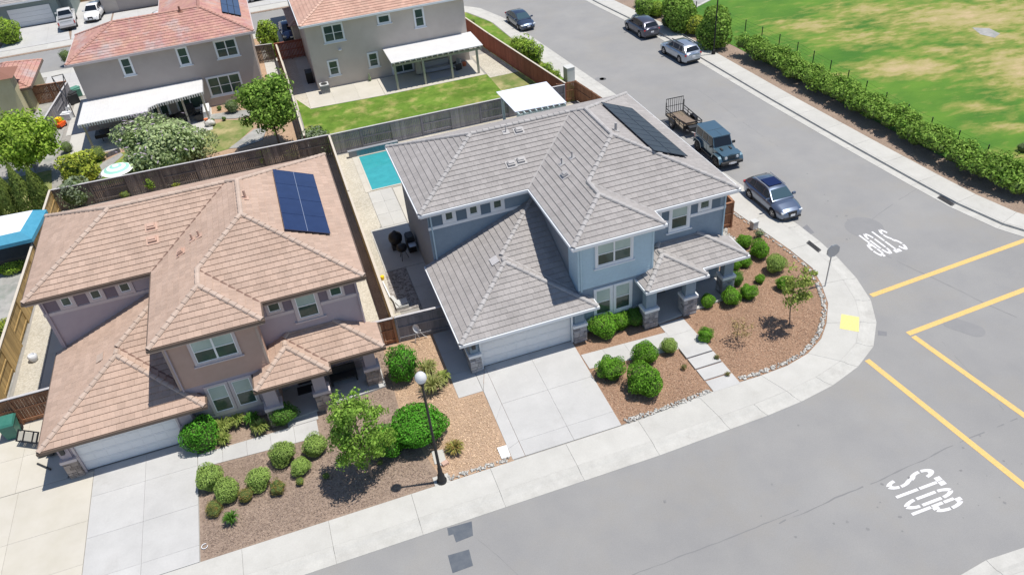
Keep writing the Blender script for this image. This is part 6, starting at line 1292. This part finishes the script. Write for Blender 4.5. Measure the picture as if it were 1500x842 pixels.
for k in range(4): b.obox((-15.7+.22*k, 32.2+.25*math.sin(k*2), .14+.05*k), (.30, .34, .24), k*.7)
b.cyl((-15.9, 31.7, .02), (-15.2, 31.0, .05), .05, n=6); b.top('toolbox_pile', 'dark_metal', 'dark heap of tool cases at the left corner of the tan garage', 'tool cases')
b = MB(); b.lathe((-17.2, 40.3, 0), [(.16, 0), (.25, .18), (.26, .34), (.2, .42), (.17, .42), (.15, .30)], 12); b.top('plant_pot', 'storage_white', 'white round pot on gravel beside the golden brown fence', 'pot', smooth=40)
# blue and white canopy at the left edge
T_ = thing('garden_canopy', 'blue garden canopy with white top at the left edge', 'canopy', (-19.6, 52.4, 0)); A_, B_, C_, D_ = (-21.5, 50.3), (-17.75, 50.3), (-17.3, 54.0), (-21.5, 54.3); z0, z1 = 2.35, 2.75
i_ = [(-21.5, 50.9), (-18.35, 50.9), (-17.95, 53.55), (-21.5, 53.8)]; pk_ = (-20.4, 52.3, 3.0)
b = MB(); O = [(*q, z0) for q in (A_, B_, C_, D_)]; I = [(*q, z1) for q in i_]; b.add(O+I, [(0, 1, 5, 4), (1, 2, 6, 5), (2, 3, 7, 6)]); b.add(O+[(q[0], q[1], q[2]-.25) for q in O], [(4, 5, 1, 0), (5, 6, 2, 1), (6, 7, 3, 2)]); b.build('valance', 'canopy_blue', T_)
b = MB(); b.add(I+[pk_], [(0, 1, 4), (1, 2, 4), (2, 3, 4), (3, 0, 4)]); b.build('top_cloth', 'canopy_white', T_)
for q in (B_, C_, A_): b = MB(); b.cyl((q[0]-.1, q[1]+.1, 0), (q[0]-.1, q[1]+.1, z0), .04, n=6); b.build('post', 'dark_metal', T_)
b = MB(); b.box((-21.5, 51.0, 0), (-18.4, 53.4, .9)); b.top('covered_furniture', 'plastic_dark', 'dark covered garden furniture under the blue canopy', 'covered furniture')
# left rear yard
x, y = -13.25, 59.35; T_ = thing('parasol', 'mint and white striped parasol just behind the dark fence', 'parasol', (x, y, 0)); R_ = 1.15; sg = 24
for j in range(5):
    b = MB(); r0, r1 = R_*j/5, R_*(j+1)/5; z_ = lambda r_: 2.15-.40*(r_/R_)**1.6; V = []
    for r_ in (r0, r1): V += [(x+r_*math.cos(i*2*math.pi/sg), y+r_*math.sin(i*2*math.pi/sg), z_(r_)) for i in range(sg)]
    b.add(V, [(i, (i+1) % sg, sg+(i+1) % sg, sg+i) for i in range(sg)]); b.build('canopy_stripe', 'umbrella_white' if j % 2 == 0 else 'umbrella_mint', T_)
b = MB(); b.cyl((x, y, 0), (x, y, 2.2), .025, n=6); b.build('pole', 'frame_white', T_)
x, y = g(91, 186); T_ = thing('toy_car', 'orange and yellow child ride-on car beside the grey fence', 'toy car', (x, y, 0)); b = MB(); b.obox((x, y, .28), (.85, .5, .32), 1.0); b.build('body', 'orange', T_); b = MB(); b.obox((x-.08, y+.2, .66), (.42, .46, .30), 1.0); b.build('cab', 'toy_yellow', T_)
for k in range(4): b = MB(); a_ = 1.0+[.6, 2.5, 3.7, 5.7][k]; b.cyl((x+.42*math.cos(a_)-.03, y+.42*math.sin(a_), .13), (x+.42*math.cos(a_)+.04, y+.42*math.sin(a_), .13), .13, n=10); b.build('wheel', 'rubber', T_)
for i, (u, v, sz, m_, nm, lab, cat_) in enumerate(((100, 174, (.9, .7, .55), 'storage_white', 'storage_box', 'white storage chest beside the orange toy car', 'storage box'), (98, 160, (.5, 1.5, .22), 'storage_white', 'folded_table', 'long white folded table lying by the grey fence', 'table'), (112, 140, (1.1, 1.0, .7), 'tarp_green', 'tarpaulin_heap', 'heap under a green tarpaulin beside the red-tiled house', 'tarpaulin'), (108, 150, (.9, 1.3, .9), 'plastic_dark', 'black_crates', 'stack of black crates before the green tarpaulin', 'crates'))):
    x, y = g(u, v); b = MB(); b.obox((x, y, sz[2]/2), sz, .25*i-.3); b.obox((x+.05, y+.05, sz[2]+.04), (sz[0]*.8, sz[1]*.7, .1), .3*i); b.top(nm, m_, lab, cat_, (x, y, 0))
T_ = thing('clothes_frame', 'black tubular frame standing beside the grey fence', 'frame', (*g(100, 165), 0)); b = MB(); a_, c_, d_ = g(88, 140), g(110, 172), g(104, 136)
for (p_, q_) in (((*a_, 0), (*a_, 1.9)), ((*c_, 0), (*c_, 1.9)), ((*a_, 1.9), (*c_, 1.9)), ((*d_, 0), (*d_, 1.9)), ((*a_, 1.9), (*d_, 1.9)), ((*d_, 1.9), (*c_, 1.9))): b.cyl(p_, q_, .04, n=6)
b.build('tube', 'black', T_)
x, y = g(303, 166); b = MB(); b.box((x-.4, y-1.0, 0), (x+.35, y+.9, .55)); b.top('white_cabinet', 'trim_white', 'white low cabinet at the right end of the ribbed awning', 'cabinet'); x, y = g(303, 179); b = MB(); b.lathe((x, y, 0), [(.12, 0), (.18, .3), (.19, .32)], 10); b.top('plant_pot', 'terracotta', 'terracotta pot in front of the white low cabinet', 'pot', smooth=40)
x, y = g(309, 184); b = MB(); iv, jf = ico(1, 3, 2, lump=.2); b.add(iv*[.45, .35, .28]+[x, y, .22], jf); b.top('garden_rock', 'stone_white', 'large white rock at the edge of the patchy lawn', 'rock', smooth=60)
# picket edging by the flagstones
b = MB(); p0, p1 = np.array(g(157, 231)), np.array(g(176, 223))
for i in range(12): q = p0+(p1-p0)*i/11; b.box((q[0]-.05, q[1]-.015, 0), (q[0]+.05, q[1]+.015, .38))
b.top('edging_fence', 'wood_grey', 'little picket edging in front of the patio of the weathered red roof', 'edging')
# porch things
b = MB(); b.box((TOX+11.45, TOY+1.0, .10), (TOX+12.6, TOY+1.6, .12)); b.top('door_mat', 'plastic_dark', 'dark mat before the tan house front door', 'mat')
T_ = thing('porch_bench', 'dark bench in the shade of the tan porch', 'bench', (TOX+13.9, TOY+1.1, .09)); b = MB(); b.box((TOX+13.2, TOY+.85, .45), (TOX+14.6, TOY+1.4, .52)); b.build('seat', 'plastic_dark', T_); b = MB(); b.box((TOX+13.2, TOY+1.36, .52), (TOX+14.6, TOY+1.42, .95)); b.build('backrest', 'plastic_dark', T_)
for s_ in (13.22, 14.5): b = MB(); b.box((TOX+s_, TOY+.9, .09), (TOX+s_+.08, TOY+1.38, .45)); b.build('leg', 'plastic_dark', T_)
# hose loop on the dark bed
x, y = g(300, 800); b = MB()
for i in range(9): a0, a1 = 1+i*.58, 1+(i+1)*.58; b.cyl((x+.13*math.cos(a0), y+.13*math.sin(a0), .03), (x+.13*math.cos(a1), y+.13*math.sin(a1), .03), .018, n=6)
b.top('hose_loop', 'storage_white', 'small white loop of hose at the corner of the dark bed', 'hose')
# ================================================================== VEHICLES

def place(front_px, rear_px, off, z=RZ):                # wheel contacts nearest the camera -> centre and heading
    f = np.array(g(*front_px, z)); r = np.array(g(*rear_px, z)); d = (f-r)/np.linalg.norm(f-r); n = np.array((-d[1], d[0])); c = (f+r)/2+n*off; return (c[0], c[1], z), math.atan2(d[1], d[0])
l, h = place((1134, 321), (1096, 289), .80); q3 = car('silver crossover with dark glass roof parked at the kerb nearest the corner', l, h, SUV, 'car_silver', glassm='car_glass_blue')
b = MB(); b.obox((-.35, 0, 1.612), (.95, .98, .02)); b.build('sunroof', 'sunroof', q3, local=True); b = MB()
for s_ in (-1, 1): b.obox((-.55, s_*.60, 1.605), (1.7, .035, .035))
b.build('roof_rail', 'steel', q3, local=True)
l, h = place((1050, 246.5), (1020, 219), .82); jeep('grey-blue square off-roader parked in front of the black trailer', l, h)
a0 = h; tx_, ty_ = l[0]-5.35*math.cos(h), l[1]-5.35*math.sin(h); trailer('black utility trailer with mesh ramp hitched behind the off-roader', (tx_, ty_, RZ), h)
l, h = place((919, 44), (938, 56), -.82); car('dark grey crossover parked across the street, left of the pair', l, h, SUV2, 'car_dusk')
l, h = place((973, 79.5), (995.5, 92.5), -.82); c2_ = car('light silver crossover with roof rails parked across the street, right of the pair', l, h, SUV2, 'car_light', glassm='car_glass_blue'); b = MB()
for s_ in (-1, 1): b.obox((-.5, s_*.60, 1.70), (1.9, .05, .06))
b.build('roof_rail', 'plastic_dark', c2_, local=True)
l, h = place((762, 46), (743.5, 32.5), .78); car('dark blue saloon parked beside the verge and red fence', l, h, SEDAN, 'car_navy', glassm='car_glass_blue')
pickup('white pickup truck on the drive beside the wide garage', (-22.35, 107.6, .0), math.radians(97)); car('white crossover parked right of the pickup truck', (-19.35, 108.6, .0), math.radians(-97), SUV2, 'car_white')
car('dark blue car on the drive behind the red slatted gate', (2.35, 88.3, .0), math.radians(-88), SEDAN, 'car_blue'); car('silver car at the top edge beyond the rear street', (.6, 104.2, .0), math.radians(5), SEDAN, 'car_light')
x, y = g(247, 14, 1.6); car('white van-like car partly hidden by the weathered red roof ridge', (x, y, .0), math.radians(6), dict(SUV2), 'car_white')
# ================================================================== PLANTING
B = bush
GP = 'clipped shrubs before the grey house'
B(886, 477, 21, 'bright clipped shrub under the double window right of the garage pillar', var=0, flat=.75, wide=1.05); B(910, 467, 16, 'clipped shrub between the window shrub and the porch column', var=1, flat=.8); B(930, 464, 15, 'darker shrub close to the left porch column', 'shrub_dark', 2, flat=.85)
B(894, 538, 19, 'round shrub nearest the grey driveway below the path', var=1); B(945, 517, 18, 'round shrub in the middle of the row below the path', var=2); B(981, 507.5, 12, 'smaller round shrub next to the top garden step', 'shrub_light', 0); B(945, 558, 26, 'largest clipped shrub near the pavement stones', var=0, flat=.85)
B(1033, 490.5, 11, 'small shrub right of the garden steps', var=1); B(1037, 440, 10.5, 'small shrub between the middle and right porch columns', var=2); B(1071, 434, 14, 'round shrub nearest the right porch column', var=0); B(1096, 427, 12, 'round shrub right of the one at the right porch column', var=1)
B(1078, 408, 10.5, 'round shrub just behind the right porch column', 'shrub_dark', 2); B(1077, 387, 9, 'left one of two small shrubs under the porch roof corner', var=0); B(1091.5, 383, 9, 'right one of two small shrubs under the porch roof corner', var=1); B(1089.5, 354, 11, 'shrub nearest the short brown fence on stones', var=2); B(1113, 366, 14, 'large bright shrub in front of the utility pedestal', var=0)
B(1113.5, 408, 7, 'smallest shrub alone on the brown mulch', var=1); B(1136, 386, 15, 'large bright shrub behind the young tree', 'shrub_light', 2); B(1149, 415, 11.5, 'shrub partly hidden by the young tree', var=0); B(1112, 343, 8, 'loose leafy plant next to the utility pedestal', 'leaf_olive', 1, n=500, size=.16, fill=.9, lump=.3)
B(1050, 523, 5, 'small dry plant near the garden steps', 'leaf_dry', 0, n=260, size=.2, fill=.9); B(1002, 537, 5, 'tiny dry reddish plant left of the garden steps', 'leaf_dry', 1, n=260, size=.2, fill=.9); B(1066, 547, 4, 'tiny dry plant beside the lowest garden step', 'leaf_dry', 2, n=260, size=.2, fill=.9)
tree(g(1080, 500), 1.55, .62, 'sparse dying shrub with brown leaves on the mulch', 'leaf_dry', .62, .6, 22, 16, .07, .02, seed=21, name='dying_shrub', cat='shrub', clump=.4)
B(290, 633, 27, 'big bright bush at the right end of the tan garage door', 'leaf_hedge', 0, flat=.95, lump=.16, n=3600, size=.075); B(414, 607, 20, 'square dark bush beside the tan garden path', 'shrub_dark', 1, flat=.9, n=3000); B(590, 537, 23, 'tall dense bush left of the lamp globe', 'leaf_hedge', 2, flat=1.25, n=3800, size=.075, zf=.8)
B(611, 626, 40, 'largest dense bush behind the lamp post', 'leaf_hedge', 1, flat=.72, n=8500, size=.055, wide=1.05, lump=.12); B(565, 646, 26, 'dense bush between the front tree and the largest bush', 'leaf_hedge', 0, flat=.9, n=4500, size=.065)
for (u, v, r_, k, lab) in ((415, 663, 18, 0, 'light round shrub under the tan garden path, nearest the front tree row'), (462, 652, 17, 1, 'light round shrub just left of the front tree'), (440, 683, 14, 2, 'light round shrub below the pair near the front tree'), (380, 700.5, 17, 0, 'light round shrub in the middle of the dark bed'), (305.5, 699, 19.5, 1, 'light round shrub nearest the tan driveway'), (333, 717, 18.5, 2, 'light round shrub next to the driveway one')): B(u, v, r_, lab, 'shrub_light', k)
for (u, v, r_, k, lab) in ((407, 713, 12, 0, 'small reddish green shrub in the middle of the dark bed'), (360, 725, 11.5, 1, 'reddish green shrub between the round shrubs in the dark bed'), (313, 744, 12, 2, 'reddish orange shrub nearest the driveway corner')): B(u, v, r_, lab, 'leaf_red', k, n=1500)
B(440, 705, 6.5, 'tiny yellow-green shrub below the round shrubs', 'leaf_yellow', 0, n=600); B(477, 696, 5.5, 'tiny yellow plant at the foot of the front tree', 'leaf_yellow', 1, n=500); B(557, 677, 4.5, 'tiny yellow-green plant below the dense bush', 'leaf_yellow', 2, n=400)
x, y = g(341, 765); blades((x, y, 0), 110, .55, .42, 'dark spiky tuft in the dark bed', 'shrub_dark', 3, wdt=.02); x, y = g(667, 660); blades((x, y, 0), 260, .42, .50, 'orange-green grass tuft alone on the tan mulch', 'leaf_red', 5, wdt=.022, droop=.3)
for i, (u, v, h_, s_, m_, lab) in enumerate(((636, 572, .8, .75, 'blade_straw', 'large straw coloured grass tuft beside the lamp post top'), (628, 547, .7, .6, 'blade_straw', 'straw coloured grass tuft behind the largest tuft'), (650, 560, .6, .45, 'blade_green', 'green grass tuft at the edge of the side path'), (327, 632, .7, .6, 'blade_green', 'arching grass next to the big bright bush'), (349, 622, .6, .55, 'blade_green', 'arching grass below the tan double window'), (330, 648, .5, .45, 'blade_green', 'low arching grass at the path edge'), (384, 632, .6, .5, 'blade_green', 'arching grass left of the square dark bush'), (372, 620, .6, .45, 'shrub_dark', 'dark grass under the window corner'))):
    x, y = g(u, v); blades((x, y, 0), 170, h_, s_, lab, m_, 30+i)
tree(g(545, 699), 6.0, 1.42, 'leafy front tree beside the tan path throwing a shadow on the dark bed', 'leaf_tree_mid', .56, 2.55, 125, 64, .09, .07, seed=5, lean=(-.15, .2), clump=.24, low=.08)
tree(g(1157, 475), 3.9, 1.05, 'young thin tree on brown mulch at the street corner', 'leaf_young', .64, 1.25, 34, 46, .10, .035, seed=8, clump=.27, low=.3)
# rear gardens
tree(g(410, 214), 6.2, 2.1, 'tall leafy tree against the low pale-capped fence', 'leaf_tree', .55, 2.6, 80, 150, .17, .10, seed=11, clump=.36, low=.2, lean=(0, .3)); tree(g(50, 262), 4.9, 2.35, 'bright broad tree left of the mint parasol', 'leaf_tree_bright', .62, 2.0, 80, 150, .17, .09, seed=12, clump=.36, low=.25)
B(235, 218, 60, 'wide flowering shrub with lilac tips behind the dark fence', 'leaf_sage', 0, flat=.62, n=5200, size=.055, wide=1.0, zf=.75, lump=.2, fill=.3)
o = bpy.data.objects[-1] if 0 else COL.objects[-1]; fx, fy = o.location.x, o.location.y; rs = np.random.default_rng(3); rr_ = o.scale[0]; C, N = shell(1500, rr_*1.04, rr_*1.02, rr_*.70, 40, .2, .08); C[:, 2] += rr_*.55; k = (C[:, 2] > rr_*.55) & ((C[:, 1]-C[:, 0]*.45 > .42*rr_) | (rs.uniform(size=len(C)) < .12)); me = quads_mesh('blossom', C[k], N[k]+[0, 0, .6], .13, ['lilac'], aspect=2.8); b_ = bpy.data.objects.new('blossom', me); b_.rotation_euler = (0, 0, -o.rotation_euler.z); b_.scale = (1/rr_,)*3; link(b_, o)
B(116, 246, 27, 'yellow-green bush beside the mint parasol', 'leaf_yellow', 1, n=2200, size=.12, lump=.2, fill=.5); B(108, 280, 24, 'silvery grey-green bush left of the dark fence end', 'leaf_olive', 0, n=1800, size=.10, lump=.25, fill=.6); B(97, 216, 9, 'small grey-green bush behind the bright tree', 'leaf_olive', 2, n=900); B(142, 226, 11, 'small red and yellow shrub by the flagstones', 'leaf_yellow', 0, n=900)
B(463, 205, 20, 'dark green bush where the dark and grey fences meet', 'leaf_olive', 1, n=1800, size=.1, lump=.25, fill=.5); B(340, 156, 10.5, 'silvery round shrub below the triple window', 'leaf_olive', 2, n=1200); B(321, 158, 4, 'tiny dark shrub left of the silvery shrub', 'shrub_dark', 0, n=400); B(311, 177, 4, 'tiny dark shrub near the white rock', 'shrub_dark', 1, n=400); B(328, 174, 3.5, 'tiny dark shrub on the path below the silvery shrub', 'shrub_dark', 2, n=400)
B(220, 270, 8, 'narrow leafy plant before the dark fence, middle', 'leaf_tree_bright', 0, n=700, size=.16, flat=1.5, fill=.7); B(182, 285, 7, 'small yellow plant before the dark fence, left', 'leaf_yellow', 1, n=600, flat=.8); B(258, 268, 8, 'low yellowish plant behind the tan ridge', 'leaf_yellow', 2, n=500, flat=.5, size=.16); B(386, 231, 11, 'upright bright plant before the dark fence, right of the middle', 'leaf_tree_bright', 1, n=900, size=.16, flat=1.25, fill=.6); B(426, 228, 10, 'bright yellow shrub before the dark fence near its right end', 'leaf_yellow', 0, n=1300, size=.1, flat=.6, wide=1.1)
B(391, 50, 16, 'bright green bush beyond the dark gate', 'leaf_tree_bright', 2, n=1600, flat=1.2, size=.12); B(398, 73, 9, 'climbing plant on the red slatted gate post', 'leaf_tree', 0, n=900, flat=1.4, size=.14); B(97, 84, 10, 'dark bush at the left corner of the weathered red roof', 'leaf_olive', 1, n=900, flat=1.2); B(8, 47, 20, 'green hedge bush left of the wide garage door', 'leaf_tree_bright', 1, n=1800, size=.1); B(20, 384, 22, 'bright green plants before the blue canopy', 'leaf_tree_bright', 0, n=1700, size=.1, flat=.4)
B(8, 482, 16, 'bright yellow shrub beyond the golden fence', 'leaf_yellow', 2, n=1500, size=.1)
def arbor(u, v, hpx, wpx, label, seed):
    x, y = g(u, v); s = ppm((x, y, 1)); h_ = hpx/s/.72; w_ = wpx/s*1.25; C, N = shell(2600, w_/2, w_/2, h_/2, seed, .18, .25, 2.0); t = (C[:, 2]/h_+.5).clip(0, 1); f = (1.05-t**1.6)[:, None]; C[:, :2] *= f; C[:, 2] += h_/2; N[:, 2] *= .4
    o = bpy.data.objects.new('conifer', quads_mesh('conifer', C, N, .12, ['arbor', 'twig'], None, up=1.5)); o.location = (x, y, 0); link(o, None, label, 'conifer', 'row of conifers behind the blue canopy')
arbor(72, 312, 60, 26, 'conifer at the right end of the row behind the canopy', 1); arbor(50, 316, 62, 26, 'second conifer from the right behind the canopy', 2); arbor(26, 318, 62, 26, 'third conifer from the right behind the canopy', 3); arbor(2, 318, 55, 24, 'conifer cut by the left edge of the photo', 4)
for i, (u, v, r_) in enumerate(((765, 72, 15), (781, 78, 14), (757, 66, 9))): B(u, v, r_, ['tall leafy shrub behind the red fence, left of two', 'tall leafy shrub behind the red fence, nearest the street', 'small leafy shrub at the upper end of the verge'][i], 'leaf_tree_bright', i, n=1200, size=.14, flat=1.2, fill=.5, lump=.3)
B(800, 101, 10, 'low shrub on the verge below the tall leafy shrubs', 'leaf_tree_bright', 0, n=1000, size=.13, fill=.5); B(813, 110, 8, 'lowest small shrub on the verge near the pale cabinet', 'leaf_tree_bright', 1, n=800, size=.14, fill=.5); B(692, 32, 4, 'tiny shrub at the top of the verge', 'leaf_yellow', 1, n=300)
# across the side street
x, y = g(1045, 80); T_ = thing('lamp_post', 'thin dark lamp post before the round tree in the park', 'street lamp', (x, y, 0)); b = MB(); b.lathe((x, y, 0), [(.18, 0), (.16, .4), (.07, .5), (.05, 8.2)], 8); b.build('post', 'black', T_); b = MB(); b.lathe((x, y, 8.2), [(.1, 0), (.25, .2), (.22, .45), (.05, .55)], 10); b.build('globe', 'lamp_glass', T_)
B(1047, 42, 25, 'round dense park tree behind the thin lamp post', 'leaf_tree', 0, name='park_tree', cat='tree', n=4200, size=.11, flat=1.2, lump=.16, fill=.35, zf=.85); B(994, 20, 23, 'round dense park tree beside the path', 'leaf_tree', 1, name='park_tree', cat='tree', n=4200, size=.11, flat=1.15, lump=.16, fill=.35)
B(945, 12, 15, 'bushy shrub at the upper end of the park bed', 'leaf_tree', 2, n=2200, size=.1); B(963, 14, 12, 'yellow-green shrub beside the bushy park shrub', 'leaf_tree_bright', 1, n=1800, size=.1); B(976, 33, 9, 'dark low shrub under the park tree by the path', 'leaf_olive', 1, n=900); B(1020, 37, 15, 'yellow-green shrub between the two park trees', 'leaf_yellow', 2, n=1800, size=.1); B(938, 2, 9, 'topmost shrub of the park bed', 'leaf_tree', 0, n=1200)
def hedge(path, wd, hh, n, label, seed=9, name='hedge', mats=('leaf_tree', 'twig')):
    rs = np.random.default_rng(seed); P = [np.array(p, float) for p in path]; L = [np.linalg.norm(P[i+1]-P[i]) for i in range(len(P)-1)]; tot = sum(L); CC, NN = [], []; cv, cf = [], []
    m = int(tot/.42)
    for j in range(m):
        q = tot*(j+.5)/m; i = 0
        while q > L[i]: q -= L[i]; i += 1
        d = (P[i+1]-P[i])/L[i]; nn = np.array((-d[1], d[0]))
        for s_ in (-1, -.33, .33, 1):
            if rs.uniform() < .08: continue
            c = P[i]+d*(q+rs.uniform(-.3, .3))+nn*(s_*wd*.30+rs.uniform(-.16, .16)); r_ = rs.uniform(.38, .62); z_ = hh*rs.uniform(.42, .78)+.05*math.sin(q*1.7); C, N = shell(int(n*r_*r_*3), r_, r_, r_*rs.uniform(.7, 1.0), int(j*4+s_*3)+seed+5, .2, .5); C = C+[c[0], c[1], z_]; CC.append(C[C[:, 2] > 0]); NN.append(N[C[:, 2] > 0])
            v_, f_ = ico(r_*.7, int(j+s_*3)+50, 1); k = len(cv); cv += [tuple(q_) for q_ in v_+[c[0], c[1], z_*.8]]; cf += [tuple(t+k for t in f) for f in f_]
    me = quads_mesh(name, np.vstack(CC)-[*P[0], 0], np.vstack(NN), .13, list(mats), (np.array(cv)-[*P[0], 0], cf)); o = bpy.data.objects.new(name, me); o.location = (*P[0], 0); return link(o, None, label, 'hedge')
hedge([(40.9, 59.5), (41.3, 55), (41.6, 48), (41.75, 42), (41.9, 36.6)], 2.4, 1.85, 200, 'long shaggy hedge between pavement and park, nearer the parked cars'); hedge([(41.95, 36.2), (42.2, 33), (43.0, 30.4), (45, 28.4), (50, 27.4)], 2.4, 1.85, 200, 'shaggy hedge at the right edge, turning with the bend', 31)
B(1499, 216, 8, 'dark bush in the park at the right edge', 'leaf_olive', 0, n=900)
# leaf litter and bark chips lying on the beds: loose flat flakes
def chips(P, n, m, seed, s=(.02, .05), z=-.015):
    rs = np.random.default_rng(seed); xs = [p[0] for p in P]; ys_ = [p[1] for p in P]; C = []
    while len(C) < n:
        x, y = rs.uniform(min(xs), max(xs)), rs.uniform(min(ys_), max(ys_)); ins = False; j = len(P)-1
        for i in range(len(P)):
            if (P[i][1] > y) != (P[j][1] > y) and x < (P[j][0]-P[i][0])*(y-P[i][1])/(P[j][1]-P[i][1])+P[i][0]: ins = not ins
            j = i
        if ins: C.append((x, y, z+rs.uniform(.004, .02)))
    C = np.array(C); N = rs.normal(size=(n, 3))*.35; N[:, 2] = 1; me = quads_mesh('bark_chips', C, N, (s[0]+s[1])/2, [m], aspect=2.2); link(bpy.data.objects.new('bark_chips', me), kind='stuff')
M['chip'] = mat('chip', (.30, .17, .11), (.50, .36, .26), s=6, rough=.9, island=.35); M['chip_tan'] = mat('chip_tan', (.50, .35, .22), (.72, .54, .38), s=6, rough=.9, island=.3); M['chip_dark'] = mat('chip_dark', (.17, .12, .10), (.40, .31, .25), s=6, rough=.9, island=.35)
chips([(17.75, 23.5), (20.6, 23.6), (22.4, 24.1), (24.0, 25.4), (25.3, 27.2), (26.1, 29.6), (26.1, 32.4), (24.6, 38.2), (21.6, 38), (21.5, 29.8), (17.75, 28.5)], 16000, 'chip', 1); chips([(11.2, 23.2), (16, 23.4), (16, 26.4), (11.35, 26.9)], 4500, 'chip', 2); chips([(2.5, 23.3), (5.5, 23.3), (5.6, 27.6), (4.3, 27.6), (4.3, 33), (1.6, 33), (1.5, 27)], 7500, 'chip_tan', 3); chips([(-8.2, 23), (2.0, 23), (1.3, 27.8), (-8.2, 28.1)], 13000, 'chip_dark', 4, z=-.018); chips([(-2.3, 28.2), (1.3, 28), (1.5, 33), (-2.2, 33)], 3500, 'chip_dark', 5, z=-.018)
# ------------------------------------------------------------------ pieces that can be told apart become objects of their own
SPLIT = {'front_wall', 'trim_band', 'valley_flashing', 'downspout', 'gutter', 'soffit', 'corner_board', 'wall_panel', 'garage_front_wall', 'rafter', 'beam', 'porch_beam', 'rail', 'roof_rail', 'deck_board',
         'mounting_rail', 'door_handle', 'door_seam', 'lower_trim', 'wall_tile', 'grille_slot', 'valance', 'webbing', 'louvre'}
def split_loose(o):
    me = o.data; n = len(me.vertices); par = list(range(n))
    def find(i):
        while par[i] != i: par[i] = par[par[i]]; i = par[i]
        return i
    for p in me.polygons:
        v = p.vertices; r = find(v[0])
        for k in v[1:]: par[find(k)] = r
    groups = {}
    for p in me.polygons: groups.setdefault(find(p.vertices[0]), []).append(p)
    if len(groups) < 2: return
    co = [tuple(v.co) for v in me.vertices]; nm = o.name.split('.')[0]
    for ps in groups.values():
        ids = sorted({v for p in ps for v in p.vertices}); mp = {v: i for i, v in enumerate(ids)}
        m2 = bpy.data.meshes.new(nm); m2.from_pydata([co[v] for v in ids], [], [[mp[v] for v in p.vertices] for p in ps])
        for m_ in me.materials: m2.materials.append(m_)
        m2.polygons.foreach_set('material_index', [p.material_index for p in ps]); m2.update()
        q = bpy.data.objects.new(nm, m2); q.matrix_basis = o.matrix_basis.copy(); COL.objects.link(q); q.parent = o.parent
        for ch in list(o.children):
            if ch.parent is o: ch.parent = q
    bpy.data.objects.remove(o)
for o in list(COL.objects):
    if o.type == 'MESH' and o.name.split('.')[0] in SPLIT and o.get('kind') != 'stuff' and o.parent is not None: split_loose(o)
